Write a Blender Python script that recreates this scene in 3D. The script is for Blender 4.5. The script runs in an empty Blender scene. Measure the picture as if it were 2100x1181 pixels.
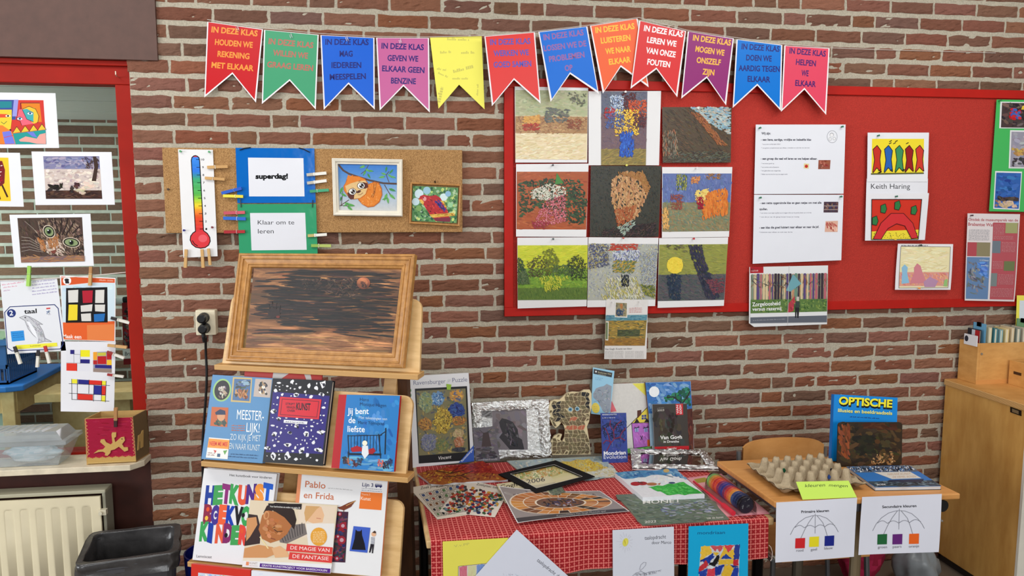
import bpy, bmesh, math, random
from mathutils import Vector, noise
random.seed(7)
R = math.radians
S = bpy.context.scene
COL = S.collection

# ------------------------------------------------------------ camera, sky, lamps, exposure
FPX, CX, CY = 1517.0, 1050.0, 590.5
YAW, PITCH = R(8.0), R(6.2)
FW = Vector((math.sin(YAW)*math.cos(PITCH), math.cos(YAW)*math.cos(PITCH), -math.sin(PITCH)))
RT = Vector((math.cos(YAW), -math.sin(YAW), 0))
UP = RT.cross(FW)
CAM = Vector((0, -3.0*FW.y, 1.6))
cd = bpy.data.cameras.new('camera'); cam = bpy.data.objects.new('camera', cd); COL.objects.link(cam)
cam.location = CAM; cam.rotation_euler = (R(90)-PITCH, 0, -YAW)
cd.sensor_width = 36; cd.lens = 36*FPX/2100; cd.clip_start = .05
S.camera = cam
w = bpy.data.worlds.new('daylight'); S.world = w; w.use_nodes = True
bg = w.node_tree.nodes['Background']; bg.inputs[0].default_value = (.93, .97, 1, 1); bg.inputs[1].default_value = .42
def area(name, loc, target, sx, sy, power, col=(1, 1, 1)):
    l = bpy.data.lights.new(name, 'AREA'); l.shape = 'RECTANGLE'; l.size = sx; l.size_y = sy; l.energy = power; l.color = col
    o = bpy.data.objects.new(name, l); COL.objects.link(o); o.location = loc
    o.rotation_euler = (Vector(target)-Vector(loc)).to_track_quat('-Z', 'Y').to_euler()
    return o
area('ceiling_tube_light', (-1.2, -1.45, 2.85), (-.6, -.4, .2), 1.8, .3, 26, (1, .97, .92))
area('ceiling_tube_light', (1.7, -1.45, 2.85), (1.3, -.4, .2), 1.8, .3, 26, (1, .97, .92))
area('window_daylight', (-4.6, -2.9, 1.9), (.7, 0, .9), 2.6, 1.8, 165, (.93, .97, 1))
area('rear_window_daylight', (1.2, -7.5, 2.7), (.8, 0, .9), 4.5, 1.6, 215, (.95, .98, 1))
area('corridor_fill_area', (-1.6, .95, 2.0), (-1.6, 1.35, .4), 1.6, .4, 12, (1, 1, .97))  # unseen light added to brighten the room behind the glass
l = bpy.data.lights.new('corridor_fill_point', 'POINT'); l.energy = 85; l.shadow_soft_size = .12; l.color = (1, 1, .97)  # point light added out of view to brighten the corridor ceiling boards
o = bpy.data.objects.new('corridor_fill_point', l); COL.objects.link(o); o.location = (-3.05, .75, 1.25)
S.view_settings.view_transform = 'Standard'; S.view_settings.look = 'None'
S.view_settings.exposure = -0.36; S.view_settings.gamma = 1; S.view_settings.use_curve_mapping = False

# ------------------------------------------------------------ planes: where a line of sight meets a real surface
def ray(p): return FW + RT*((p[0]-CX)/FPX) - UP*((p[1]-CY)/FPX)
class Plane:
    def __init__(s, P, N):
        s.P = Vector(P); s.N = Vector(N).normalized()
    def at(s, p, off=0):
        r = ray(p); P = s.P + s.N*off
        return CAM + r*((P-CAM).dot(s.N)/r.dot(s.N))
    def lift(s, d): return Plane(s.P+s.N*d, s.N)
def wall(off, tilt=0, zref=2.0):
    t = math.tan(R(tilt)); return Plane((0, -off, zref), (0, -1, t))
def flat(z): return Plane((0, 0, z), (0, 0, 1))
def stand(pl, pr, z, tilt=0):
    a, b = flat(z).at(pl), flat(z).at(pr); u = (b-a).normalized(); n = Vector((u.y, -u.x, 0))
    if n.y > 0: n = -n
    return Plane(a, n*math.cos(R(tilt))+Vector((0, 0, 1))*math.sin(R(tilt)))
def Z(ox, oy, s):
    return lambda p: (ox+p[0]/s, oy+p[1]/s)
ID = lambda p: (p[0], p[1])

# ------------------------------------------------------------ colours and materials
def lin(c):
    c = c/255
    return c/12.92 if c <= .04045 else ((c+.055)/1.055)**2.4
def C3(c): return (lin(c[0]), lin(c[1]), lin(c[2]), 1)
def jit(c, a=10):
    d = random.uniform(-a, a); return tuple(max(0, min(255, v+d+random.uniform(-a, a)*.5)) for v in c)
MATS = {}
class NT:
    def __init__(s, name):
        s.m = bpy.data.materials.new(name); s.m.use_nodes = True; s.t = s.m.node_tree
        s.b = s.t.nodes['Principled BSDF']
    def n(s, typ, **kw):
        x = s.t.nodes.new(typ)
        for k, v in kw.items():
            if k.startswith('i_'):
                key = k[2:]; x.inputs[int(key) if key.isdigit() else key.replace('_', ' ')].default_value = v
            else: setattr(x, k, v)
        return x
    def l(s, a, b): s.t.links.new(a, b)
    def p(s, **kw):
        for k, v in kw.items(): s.b.inputs[k.replace('_', ' ')].default_value = v
        return s
    def bump(s, height, strength, dist=.002):
        b = s.n('ShaderNodeBump'); b.inputs['Strength'].default_value = strength; b.inputs['Distance'].default_value = dist
        s.l(height, b.inputs['Height']); s.l(b.outputs[0], s.b.inputs['Normal'])
    def noise(s, scale, detail=3, stretch=None, coord='Object', rough=.55):
        t = s.n('ShaderNodeTexCoord'); x = s.n('ShaderNodeTexNoise'); x.inputs['Scale'].default_value = scale
        x.inputs['Detail'].default_value = detail; x.inputs['Roughness'].default_value = rough
        if stretch:
            mp = s.n('ShaderNodeMapping'); mp.inputs['Scale'].default_value = stretch
            s.l(t.outputs[coord], mp.inputs[0]); s.l(mp.outputs[0], x.inputs['Vector'])
        else: s.l(t.outputs[coord], x.inputs['Vector'])
        return x.outputs['Fac']
    def ramp(s, fac, stops):
        r = s.n('ShaderNodeValToRGB'); e = r.color_ramp.elements
        e[0].position, e[0].color = stops[0][0], C3(stops[0][1]); e[1].position, e[1].color = stops[-1][0], C3(stops[-1][1])
        for p, c in stops[1:-1]:
            q = e.new(p); q.color = C3(c)
        s.l(fac, r.inputs[0]); return r.outputs[0]
    def mul(s, col, fac, lo, hi):
        mr = s.n('ShaderNodeMapRange'); mr.inputs[3].default_value = lo; mr.inputs[4].default_value = hi; s.l(fac, mr.inputs[0])
        m = s.n('ShaderNodeVectorMath', operation='SCALE'); s.l(col, m.inputs[0]); s.l(mr.outputs[0], m.inputs['Scale'])
        return m.outputs[0]
    def base(s, col): s.l(col, s.b.inputs['Base Color'])
    def attr(s):
        a = s.n('ShaderNodeAttribute', attribute_name='Col'); return a.outputs['Color']
def mat_col(name, rough, spec=.4, vary=.04, nscale=60, bump=0, metal=0, coat=0, stretch=None, bdist=.002):
    """a material coloured by the object's own printed or painted colours, with a slight procedural mottling"""
    if name in MATS: return MATS[name]
    t = NT(name); f = t.noise(nscale, 3, stretch)
    t.base(t.mul(t.attr(), f, 1-vary*1.5, 1+vary*1.5)); t.p(Roughness=rough, Metallic=metal); t.b.inputs['Specular IOR Level'].default_value = spec
    t.b.inputs['Coat Weight'].default_value = coat; t.b.inputs['Coat Roughness'].default_value = .08
    if bump: t.bump(f, bump, bdist)
    MATS[name] = t.m; return t.m
PAPER = mat_col('printed_paper', .65, .15, .02, 12)
GLOSSY = mat_col('glossy_print', .32, .2, .02, 15)
LAMI = mat_col('laminated_sheet', .14, .3, .02, 9, .35, bdist=.006)
PLASTIC = mat_col('plastic', .38, .5, .03, 30)
PAINT = mat_col('painted_surface', .5, .4, .05, 20, .15)
METAL = mat_col('metal', .35, .5, .04, 40, metal=.9)
FABRIC = mat_col('fabric', .85, .2, .12, 300, .5)
PULP = mat_col('paper_pulp', .95, .1, .14, 180, .7)
CANVAS = mat_col('painted_canvas', .6, .3, .07, 90, .3)
CARD = mat_col('cardboard', .8, .2, .08, 60, .2)
def wood(name, a, b, stretch, rough=.45, sc=1.0):
    t = NT(name); f = t.noise(sc, 5, stretch, rough=.6); t.base(t.ramp(f, [(.25, a), (.72, b)])); t.p(Roughness=rough); t.bump(f, .12, .001)
    MATS[name] = t.m; return t.m
WOOD_EASEL = wood('birch_plywood', (196, 152, 92), (232, 194, 136), (3, 3, 14), .4, 3)
WOOD_FRAME = wood('gold_pine', (150, 98, 42), (198, 142, 74), (14, 14, 14), .38, 3)
WOOD_DESK = wood('beech_laminate', (200, 136, 70), (222, 160, 94), (3, 26, 10), .35, 2)
WOOD_CAB = wood('beech_veneer', (188, 134, 64), (220, 170, 94), (8, 8, 2.2), .4, 2)
WOOD_BOX = wood('beech_ply_box', (190, 134, 68), (222, 168, 98), (5, 5, 12), .42, 2)
WOOD_PALE = wood('pale_pine', (196, 158, 104), (224, 190, 138), (10, 10, 10), .5, 2)
WOOD_SHADED = wood('shaded_easel_wood', (62, 38, 22), (92, 58, 34), (12, 12, 3), .5, 2)  # rear leg wood in shadow, the shade put into its colour
t = NT('plywood_edge'); tc = t.n('ShaderNodeTexCoord'); wv = t.n('ShaderNodeTexWave', wave_type='BANDS', bands_direction='Z')
wv.inputs['Scale'].default_value = 75; wv.inputs['Distortion'].default_value = .4; t.l(tc.outputs['Object'], wv.inputs[0])
t.base(t.ramp(wv.outputs['Fac'], [(.2, (222, 178, 116)), (.8, (176, 128, 70))])); t.p(Roughness=.5); PLY = t.m
t = NT('brick_face'); a = t.n('ShaderNodeAttribute', attribute_name='Col'); f = t.noise(38, 6, (1, 1, 2.4), rough=.65); f2 = t.noise(220, 3)
t.base(t.mul(t.mul(a.outputs['Color'], f, .8, 1.36), f2, .92, 1.16)); t.p(Roughness=.9); t.b.inputs['Specular IOR Level'].default_value = .2
t.bump(f, 1.0, .009); BRICK = t.m
t = NT('mortar'); f = t.noise(160, 5, rough=.7); f2 = t.noise(3, 3)
t.base(t.mul(t.ramp(f, [(.3, (160, 151, 134)), (.7, (200, 190, 170))]), f2, .85, 1.12)); t.p(Roughness=.95); t.bump(f, .8, .004); MORTAR = t.m
t = NT('cork'); f = t.noise(330, 3, rough=.8); f2 = t.noise(90, 3)
t.base(t.mul(t.ramp(f, [(.32, (108, 74, 38)), (.5, (170, 126, 76)), (.7, (200, 158, 104))]), f2, .85, 1.12)); t.p(Roughness=.9); t.bump(f, .4, .001); CORK = t.m
t = NT('red_felt'); f = t.noise(420, 3); tc = t.n('ShaderNodeTexCoord'); vo = t.n('ShaderNodeTexVoronoi'); vo.inputs['Scale'].default_value = 260
t.l(tc.outputs['Object'], vo.inputs['Vector']); t.base(t.mul(t.ramp(f, [(.3, (160, 34, 24)), (.7, (188, 48, 34))]), vo.outputs['Distance'], .9, 1.1)); t.p(Roughness=.85); t.bump(vo.outputs['Distance'], .5, .002); FELT = t.m
t = NT('foil'); f = t.noise(45, 5, rough=.7); t.p(Metallic=1, Roughness=.2); t.b.inputs['Base Color'].default_value = (.86, .86, .85, 1); t.bump(f, .8, .01); FOIL = t.m
t = NT('mirror_glass'); f = t.noise(5, 2); t.base(t.ramp(f, [(0, (205, 200, 196)), (1, (214, 208, 204))])); t.p(Metallic=1, Roughness=.04); MIRROR = t.m
def clear(name, tint, gloss, rough=.03, mixin=.0):
    t = NT(name); nt = t.t; out = nt.nodes['Material Output']
    tr = t.n('ShaderNodeBsdfTransparent'); tr.inputs[0].default_value = C3(tint)
    gl = t.n('ShaderNodeBsdfGlossy'); gl.inputs['Roughness'].default_value = rough
    lw = t.n('ShaderNodeLayerWeight'); lw.inputs[0].default_value = gloss
    m = t.n('ShaderNodeMixShader'); t.l(lw.outputs['Fresnel'], m.inputs[0]); t.l(tr.outputs[0], m.inputs[1]); t.l(gl.outputs[0], m.inputs[2])
    last = m
    if mixin:
        m2 = t.n('ShaderNodeMixShader'); f = t.noise(25, 3); mr = t.n('ShaderNodeMapRange'); mr.inputs[3].default_value = mixin*.7; mr.inputs[4].default_value = mixin*1.3
        t.l(f, mr.inputs[0]); t.l(mr.outputs[0], m2.inputs[0]); t.l(m.outputs[0], m2.inputs[1]); t.l(t.b.outputs[0], m2.inputs[2]); last = m2
        t.b.inputs['Base Color'].default_value = (.95, .96, .97, 1); t.p(Roughness=.25)
    t.l(last.outputs[0], out.inputs[0]); return t.m
GLASS = clear('window_glass', (236, 243, 240), .1)
CLEARBOX = clear('clear_plastic', (246, 249, 250), .22, .1, .2)
BLISTER = clear('clear_blister', (250, 250, 250), .18, .06)
# red and pink checked tablecloth woven in small four-lobed squares
t = NT('checked_cloth'); uv = t.n('ShaderNodeUVMap'); mp = t.n('ShaderNodeVectorMath', operation='SCALE'); mp.inputs['Scale'].default_value = 1/.0158
t.l(uv.outputs[0], mp.inputs[0]); fr = t.n('ShaderNodeVectorMath', operation='FRACTION'); t.l(mp.outputs[0], fr.inputs[0])
sb = t.n('ShaderNodeVectorMath', operation='SUBTRACT'); sb.inputs[1].default_value = (.5, .5, 0); t.l(fr.outputs[0], sb.inputs[0])
ab = t.n('ShaderNodeVectorMath', operation='ABSOLUTE'); t.l(sb.outputs[0], ab.inputs[0]); sx = t.n('ShaderNodeSeparateXYZ'); t.l(ab.outputs[0], sx.inputs[0])
def M(op, a, b=None):
    x = t.n('ShaderNodeMath', operation=op)
    for i, v in enumerate((a, b)):
        if v is None: continue
        if isinstance(v, (int, float)): x.inputs[i].default_value = v
        else: t.l(v, x.inputs[i])
    return x.outputs[0]
mx, mn = M('MAXIMUM', sx.outputs[0], sx.outputs[1]), M('MINIMUM', sx.outputs[0], sx.outputs[1])
line = M('MAXIMUM', M('GREATER_THAN', mx, .425), M('MULTIPLY', M('LESS_THAN', mn, .06), M('GREATER_THAN', mx, .31)))
mxn = t.n('ShaderNodeMix', data_type='RGBA'); t.l(line, mxn.inputs[0]); mxn.inputs[6].default_value = C3((158, 12, 22)); mxn.inputs[7].default_value = C3((230, 124, 114))
f = t.noise(700, 2); t.base(t.mul(mxn.outputs[2], f, .85, 1.12)); t.p(Roughness=.85); t.bump(f, .3, .001); CLOTH = t.m
def plain(name, col, rough=.5, metal=0, vary=.06, sc=25, bump=0, spec=.4, stretch=None):
    if name in MATS: return MATS[name]
    t = NT(name); f = t.noise(sc, 4, stretch); lo = tuple(v*(1-vary) for v in col); hi = tuple(min(255, v*(1+vary)) for v in col)
    t.base(t.ramp(f, [(.3, lo), (.7, hi)])); t.p(Roughness=rough, Metallic=metal); t.b.inputs['Specular IOR Level'].default_value = spec
    if bump: t.bump(f, bump, .004)
    MATS[name] = t.m; return t.m

# ------------------------------------------------------------ mesh building
ORG = {}
class MB:
    def __init__(s): s.v, s.f, s.c, s.mi, s.mats, s.uv = [], [], [], [], [], {}
    def mat(s, m):
        if m not in s.mats: s.mats.append(m)
        return s.mats.index(m)
    def face(s, pts, col=(255, 255, 255), m=None, uv=None):
        b = len(s.v); s.v.extend(pts); s.f.append(tuple(range(b, b+len(pts)))); s.c.append(col); s.mi.append(m)
        if uv: s.uv[len(s.f)-1] = uv
    def hexa(s, a, b, col=(255, 255, 255), m=None):
        """a: four corners of one face, b: the four opposite corners"""
        o = len(s.v); s.v.extend(list(a)+list(b))
        for q in ((0, 1, 2, 3), (7, 6, 5, 4), (0, 4, 5, 1), (1, 5, 6, 2), (2, 6, 7, 3), (3, 7, 4, 0)):
            s.f.append(tuple(o+i for i in q)); s.c.append(col); s.mi.append(m)
    def box(s, x0, x1, y0, y1, z0, z1, col=(255, 255, 255), m=None):
        V = Vector
        s.hexa([V((x0, y0, z0)), V((x1, y0, z0)), V((x1, y0, z1)), V((x0, y0, z1))], [V((x0, y1, z0)), V((x1, y1, z0)), V((x1, y1, z1)), V((x0, y1, z1))], col, m)
    def prism(s, pts, d, col=(255, 255, 255), side=None, m=None):
        """a flat outline pulled along d"""
        n = len(pts); o = len(s.v); s.v.extend(pts); s.v.extend([p+d for p in pts])
        s.f.append(tuple(range(o, o+n))); s.f.append(tuple(range(o+2*n-1, o+n-1, -1))); s.c += [col, side or col]; s.mi += [m, m]
        for i in range(n):
            j = (i+1) % n; s.f.append((o+i, o+n+i, o+n+j, o+j)); s.c.append(side or col); s.mi.append(m)
    def tube(s, path, r, col=(255, 255, 255), n=8, m=None, cap=True):
        path = [Vector(p) for p in path]; rr = r if isinstance(r, (list, tuple)) else [r]*len(path); rings = []
        for i, p in enumerate(path):
            d = (path[min(i+1, len(path)-1)]-path[max(i-1, 0)]).normalized()
            a = d.orthogonal().normalized() if i == 0 else (a-d*a.dot(d)).normalized()
            b = d.cross(a); o = len(s.v)
            s.v.extend([p+(a*math.cos(2*math.pi*k/n)+b*math.sin(2*math.pi*k/n))*rr[i] for k in range(n)]); rings.append(o)
        for i in range(len(path)-1):
            for k in range(n):
                q = (k+1) % n; s.f.append((rings[i]+k, rings[i]+q, rings[i+1]+q, rings[i+1]+k)); s.c.append(col); s.mi.append(m)
        if cap:
            s.f.append(tuple(range(rings[0]+n-1, rings[0]-1, -1))); s.f.append(tuple(range(rings[-1], rings[-1]+n))); s.c += [col, col]; s.mi += [m, m]
    def grid(s, fn, nu, nv, col=(255, 255, 255), m=None, uvf=None, colf=None):
        o = len(s.v)
        for j in range(nv+1):
            for i in range(nu+1): s.v.append(fn(i/nu, j/nv))
        for j in range(nv):
            for i in range(nu):
                a = o+j*(nu+1)+i; s.f.append((a, a+1, a+nu+2, a+nu+1)); s.c.append(colf((i+.5)/nu, (j+.5)/nv) if colf else col); s.mi.append(m)
                if uvf: s.uv[len(s.f)-1] = [uvf(i/nu, j/nv), uvf((i+1)/nu, j/nv), uvf((i+1)/nu, (j+1)/nv), uvf(i/nu, (j+1)/nv)]
    def build(s, name, mat, parent=None, smooth=False, bevel=0, merge=False):
        me = bpy.data.meshes.new(name)
        lo = [min(v[i] for v in s.v) for i in range(3)]; hi = [max(v[i] for v in s.v) for i in range(3)]
        org = ORG[parent.name] if parent is not None else Vector(((lo[0]+hi[0])/2, (lo[1]+hi[1])/2, lo[2]))
        me.from_pydata([Vector(v)-org for v in s.v], [], s.f)
        me.materials.append(mat)
        for m in s.mats: me.materials.append(m)
        at = me.attributes.new('Col', 'FLOAT_COLOR', 'CORNER'); arr = []
        for c, f in zip(s.c, s.f): arr.extend(list(C3(c))*len(f))
        at.data.foreach_set('color', arr)
        if s.uv:
            ul = me.uv_layers.new(name='UVMap')
            for i, p in enumerate(me.polygons):
                if i in s.uv:
                    for k, li in enumerate(p.loop_indices): ul.data[li].uv = s.uv[i][k]
        me.polygons.foreach_set('material_index', [0 if x is None else x+1 for x in s.mi])
        if smooth: me.polygons.foreach_set('use_smooth', [True]*len(me.polygons))
        o = bpy.data.objects.new(name, me); COL.objects.link(o)
        if merge or bevel:
            bm = bmesh.new(); bm.from_mesh(me); bmesh.ops.remove_doubles(bm, verts=bm.verts, dist=1e-5); bmesh.ops.recalc_face_normals(bm, faces=bm.faces); bm.to_mesh(me); bm.free()
        if bevel:
            b = o.modifiers.new('edge', 'BEVEL'); b.width = bevel; b.segments = 2; b.limit_method = 'ANGLE'; b.angle_limit = R(40)
        ORG[o.name] = org
        if parent is not None: o.parent = parent
        else: o.location = org
        return o
def root(name, loc):
    o = bpy.data.objects.new(name, None); COL.objects.link(o); o.location = loc; o.empty_display_size = .05; ORG[o.name] = Vector(loc); return o
def tag(o, label, cat, group=None):
    o['label'] = label; o['category'] = cat
    if group: o['group'] = group
    return o
def struct(o): o['kind'] = 'structure'; return o
def copy_tree(o, parent=None):
    c = o.copy(); COL.objects.link(c); c.parent = parent
    for ch in list(o.children): copy_tree(ch, c)
    return c

# ------------------------------------------------------------ printed, drawn and painted sheets
GLY = {}
def glyphs(s, bold):
    k = (s, bold)
    if k not in GLY:
        cu = bpy.data.curves.new('t', 'FONT'); cu.body = s; cu.resolution_u = 3; cu.offset = bold
        ob = bpy.data.objects.new('t', cu); COL.objects.link(ob)
        me = bpy.data.meshes.new_from_object(ob.evaluated_get(bpy.context.evaluated_depsgraph_get()))
        GLY[k] = ([(v.co.x, v.co.y) for v in me.vertices], [tuple(p.vertices) for p in me.polygons])
        bpy.data.objects.remove(ob); bpy.data.curves.remove(cu); bpy.data.meshes.remove(me)
    return GLY[k]
CAPH = max(p[1] for p in glyphs('H', 0)[0])
def inside(p, poly):
    r = False; n = len(poly); j = n-1
    for i in range(n):
        a, b = poly[i], poly[j]
        if (a[1] > p[1]) != (b[1] > p[1]) and p[0] < (b[0]-a[0])*(p[1]-a[1])/(b[1]-a[1])+a[0]: r = not r
        j = i
    return r
def quadpt(q, u, v):
    a = (q[0][0]+(q[1][0]-q[0][0])*u, q[0][1]+(q[1][1]-q[0][1])*u); b = (q[3][0]+(q[2][0]-q[3][0])*u, q[3][1]+(q[2][1]-q[3][1])*u)
    return (a[0]+(b[0]-a[0])*v, a[1]+(b[1]-a[1])*v)
class Art:
    STEP = 3e-5
    def __init__(s, plane, off=0, tf=ID, warp=None):
        s.pl, s.off, s.tf, s.warp, s.mb, s.k = plane, off, tf, warp, MB(), 12 if warp else 0
    def up(s, n=1): s.k += n
    def pt(s, p, o=None):
        q = s.tf(p); d = s.off + s.k*s.STEP if o is None else o
        P = s.pl.at(q, d)
        return P
    def poly(s, pts, col, up=1, loc=None):
        if loc: pts = [quadpt(loc, *p) for p in pts]
        s.up(up); s.mb.face([s.pt(p) for p in pts], col); return s
    def sheet(s, quad, col, th=.0006, side=None, n=44):
        if s.warp:
            s.mb.grid(lambda u, v: s.pt(quadpt(quad, u, v), s.off), n, n, col)
            s.mb.grid(lambda u, v: s.pt(quadpt(quad, u, v), s.off-th), n, n, side or col)
        else: s.mb.prism([s.pt(p, s.off) for p in quad], s.pl.N*-th, col, side)
        s.q = quad; return s
    def line(s, pts, w, col, closed=False):
        s.up()
        if closed: pts = list(pts)+[pts[0]]
        for a, b in zip(pts, pts[1:]):
            dx, dy = b[0]-a[0], b[1]-a[1]; L = math.hypot(dx, dy) or 1; nx, ny = -dy/L*w/2, dx/L*w/2; ex, ey = dx/L*w*.3, dy/L*w*.3
            s.mb.face([s.pt(p) for p in ((a[0]+nx-ex, a[1]+ny-ey), (b[0]+nx+ex, b[1]+ny+ey), (b[0]-nx+ex, b[1]-ny+ey), (a[0]-nx-ex, a[1]-ny-ey))], col); s.up(.05)
        return s
    def ell(s, cx, cy, rx, ry, col, rot=0, n=20):
        c, d = math.cos(R(rot)), math.sin(R(rot))
        return s.poly([(cx+rx*math.cos(a)*c-ry*math.sin(a)*d, cy+rx*math.cos(a)*d+ry*math.sin(a)*c) for a in [2*math.pi*i/n for i in range(n)]], col)
    def text(s, body, x0, y0, x1, y1, h, col, bold=.0, slant=0, up=None):
        vs, fs = glyphs(body, bold)
        if not vs: return s
        a, b = min(v[0] for v in vs), max(v[0] for v in vs); s.up()
        ux, uy = (x1-x0)/(b-a), (y1-y0)/(b-a)
        if up is None:
            L = math.hypot(x1-x0, y1-y0); up = ((y1-y0)/L*h, -(x1-x0)/L*h)
        vx, vy = up[0]/CAPH+ux*slant, up[1]/CAPH+uy*slant
        P = [s.pt((x0+(v[0]-a)*ux+v[1]*vx, y0+(v[0]-a)*uy+v[1]*vy)) for v in vs]
        o = len(s.mb.v); s.mb.v.extend(P)
        for f in fs: s.mb.f.append(tuple(o+i for i in f)); s.mb.c.append(col); s.mb.mi.append(None)
        return s
    def scrib(s, x0, y0, x1, y1, h, col, w=None, words=None):
        """a row of print or pencil too small to read, as short worn dashes"""
        s.up(); L = math.hypot(x1-x0, y1-y0); dx, dy = (x1-x0)/L, (y1-y0)/L; p = 0
        while p < L:
            l = h*random.uniform(1.2, 3.8); l = min(l, L-p); k = 0
            while k < l:
                q = min(h*.55, l-k); hh = h*random.choice((.55, .6, .9))
                x, y = x0+dx*(p+k), y0+dy*(p+k)
                s.mb.face([s.pt(c) for c in ((x, y), (x+dx*q*.72, y+dy*q*.72), (x+dx*q*.72+dy*hh, y+dy*q*.72-dx*hh), (x+dy*hh, y-dx*hh))], col); k += q
            p += l+h*.55
        return s
    def strokes(s, poly, cols, n, L, W, ang=0, aj=.5, cj=14):
        xs = [p[0] for p in poly]; ys = [p[1] for p in poly]; x0, x1, y0, y1 = min(xs), max(xs), min(ys), max(ys); s.up(); c = 0; tries = 0
        cl = getattr(s, 'clip', None); mean = tuple(sum(c_[i] for c_ in cols)/len(cols) for i in range(3))
        while c < n and tries < n*6:
            tries += 1; x, y = random.uniform(x0, x1), random.uniform(y0, y1); a = R(ang)+random.uniform(-aj, aj); l = L*random.uniform(.5, 1.3)/2; wd = W*random.uniform(.6, 1.3)/2
            dx, dy = math.cos(a), math.sin(a)
            if cl:
                if not (inside((x, y), poly) and inside((x-dx*l, y-dy*l), cl) and inside((x+dx*l, y+dy*l), cl)): continue
            elif not (inside((x-dx*l, y-dy*l), poly) and inside((x+dx*l, y+dy*l), poly) and inside((x-dy*wd, y+dx*wd), poly) and inside((x+dy*wd, y-dx*wd), poly)): continue
            c += 1; s.k += .04
            s.mb.face([s.pt((x+dx*p*l-dy*q*wd, y+dy*p*l+dx*q*wd)) for p, q in ((-1, -.3), (-.6, -1), (.6, -.9), (1, -.2), (1, .3), (.5, 1), (-.6, .9), (-1, .3))], jit(tuple(k*.62+m*.38 for k, m in zip(random.choice(cols), mean)) if cl else random.choice(cols), cj))
        return s
    def fstr(s, poly, cols, n, L, W, ang=0, aj=.5, cj=9, rough=.07):
        """a painted patch: its mean colour, then brush strokes"""
        if getattr(s, 'clip', None): return s.strokes(poly, cols, int(n*4.5), L*.62, W*.6, ang, aj, cj)
        if rough:
            d = rough*min(max(p[i] for p in poly)-min(p[i] for p in poly) for i in (0, 1)); q = []
            for A, B in zip(poly, poly[1:]+poly[:1]):
                for t in range(7): k = 0 if t == 0 else 1; q.append((A[0]+(B[0]-A[0])*t/7+random.uniform(-d, d)*k, A[1]+(B[1]-A[1])*t/7+random.uniform(-d, d)*k))
            poly = q
        s.poly(poly, tuple(sum(c[i] for c in cols)/len(cols) for i in range(3))); return s.strokes(poly, cols, int(n*2.2), L*.7, W*.75, ang, aj, cj)
    def rects(s, q, items):
        for u0, v0, u1, v1, c in items: s.poly([quadpt(q, u0, v0), quadpt(q, u1, v0), quadpt(q, u1, v1), quadpt(q, u0, v1)], c)
        return s
    def build(s, name, mat=None, parent=None):
        if s.warp:
            o = s.mb.build(name, mat or PAPER, parent); me = o.data; bm = bmesh.new(); bm.from_mesh(me)
            for _ in range(6):
                big = [f for f in bm.faces if len(f.verts) > 4]
                if big: bmesh.ops.triangulate(bm, faces=big)
                ed = [e for e in bm.edges if e.calc_length() > .011]
                if not ed: break
                bmesh.ops.subdivide_edges(bm, edges=ed, cuts=1)
            org = ORG[o.name] if o.parent is None else ORG[o.parent.name]
            for v in bm.verts:
                d = v.co+org-CAM; z = d.dot(FW); v.co += s.pl.N*s.warp((CX+FPX*d.dot(RT)/z, CY-FPX*d.dot(UP)/z))
            bm.to_mesh(me); bm.free(); return o
        return s.mb.build(name, mat or PAPER, parent)
# ============================================================ THE SETTING
def bricks(mb, x0, x1, z0, z1, y, course=.06356, phase=1.6399, cols=None, sub=True, flip=1):
    cols = cols or [(126, 86, 68), (131, 83, 60), (120, 84, 69), (124, 83, 69), (133, 90, 71), (116, 83, 67), (129, 88, 72), (123, 80, 62), (112, 82, 69)]
    rng = random.Random(11); k = math.floor((z0-phase)/course)
    while phase+k*course < z1:
        zb = phase+k*course+.0095; zt = zb+course-.019; zb, zt = max(zb, z0), min(zt, z1)
        x = x0-(rng.uniform(.0, .006) if sub else rng.uniform(.05, .2)); first = True
        while x < x1 and zt-zb > .01:
            L = rng.choice((.092, .188, .188, .194)) if not (first and k % 2) else .14
            a, b = max(x, x0-.008), min(x+L, x1); first = False
            if b-a > .02:
                c = jit(rng.choice(cols), 5); nu, nv = (max(4, int(L/.015)), 6) if sub else (1, 1); sd = rng.uniform(0, 99); tl = rng.uniform(-.0015, .0015)
                def fn(u, v, a=a, b=b, sd=sd, tl=tl):
                    ed = 0 if (u in (0, 1) or v in (0, 1)) else 1
                    px, pz = a+(b-a)*u, zb+(zt-zb)*v
                    if sub:
                        px += noise.noise((px*60, pz*60, sd))*.004; pz += noise.noise((px*30, pz*50, sd+9))*.0045
                        dp = .0035*ed+(noise.noise((px*22, pz*55, sd))*.004-.005*max(0, noise.noise((px*34+pz*30, pz*110-px*20, sd+4))-.18)*2)*ed+tl
                    else: dp = .003
                    return Vector((px, y-dp*flip, pz))
                mb.grid(fn, nu, nv, c)
                n = nu+1
                # the edges of the brick turn back into the joint
                o = len(mb.v)-(nu+1)*(nv+1); ring = [o+i for i in range(n)]+[o+j*n+nu for j in range(1, nv+1)]+[o+nv*n+i for i in range(nu-1, -1, -1)]+[o+j*n for j in range(nv-1, 0, -1)]
                q = len(mb.v); mb.v.extend([mb.v[i]+Vector((0, .012*flip, 0)) for i in ring]); m = len(ring)
                for i in range(m):
                    j = (i+1) % m; mb.f.append((ring[j], ring[i], q+i, q+j)); mb.c.append(c); mb.mi.append(None)
            x += L+.0105
        k += 1
mb = MB(); bricks(mb, -1.003, 4.2, .0, 2.95, 0)
mo = mb.mat(MORTAR)
mb.grid(lambda u, v: Vector((-1.004+5.204*u, .001+.0016*noise.noise((u*90, v*60, 3)), 2.95*v)), 120, 80, m=mo)
mb.box(-1.004, 4.2, .003, .12, 0, 2.95, m=mo)
struct(mb.build('wall_back', BRICK))
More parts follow.
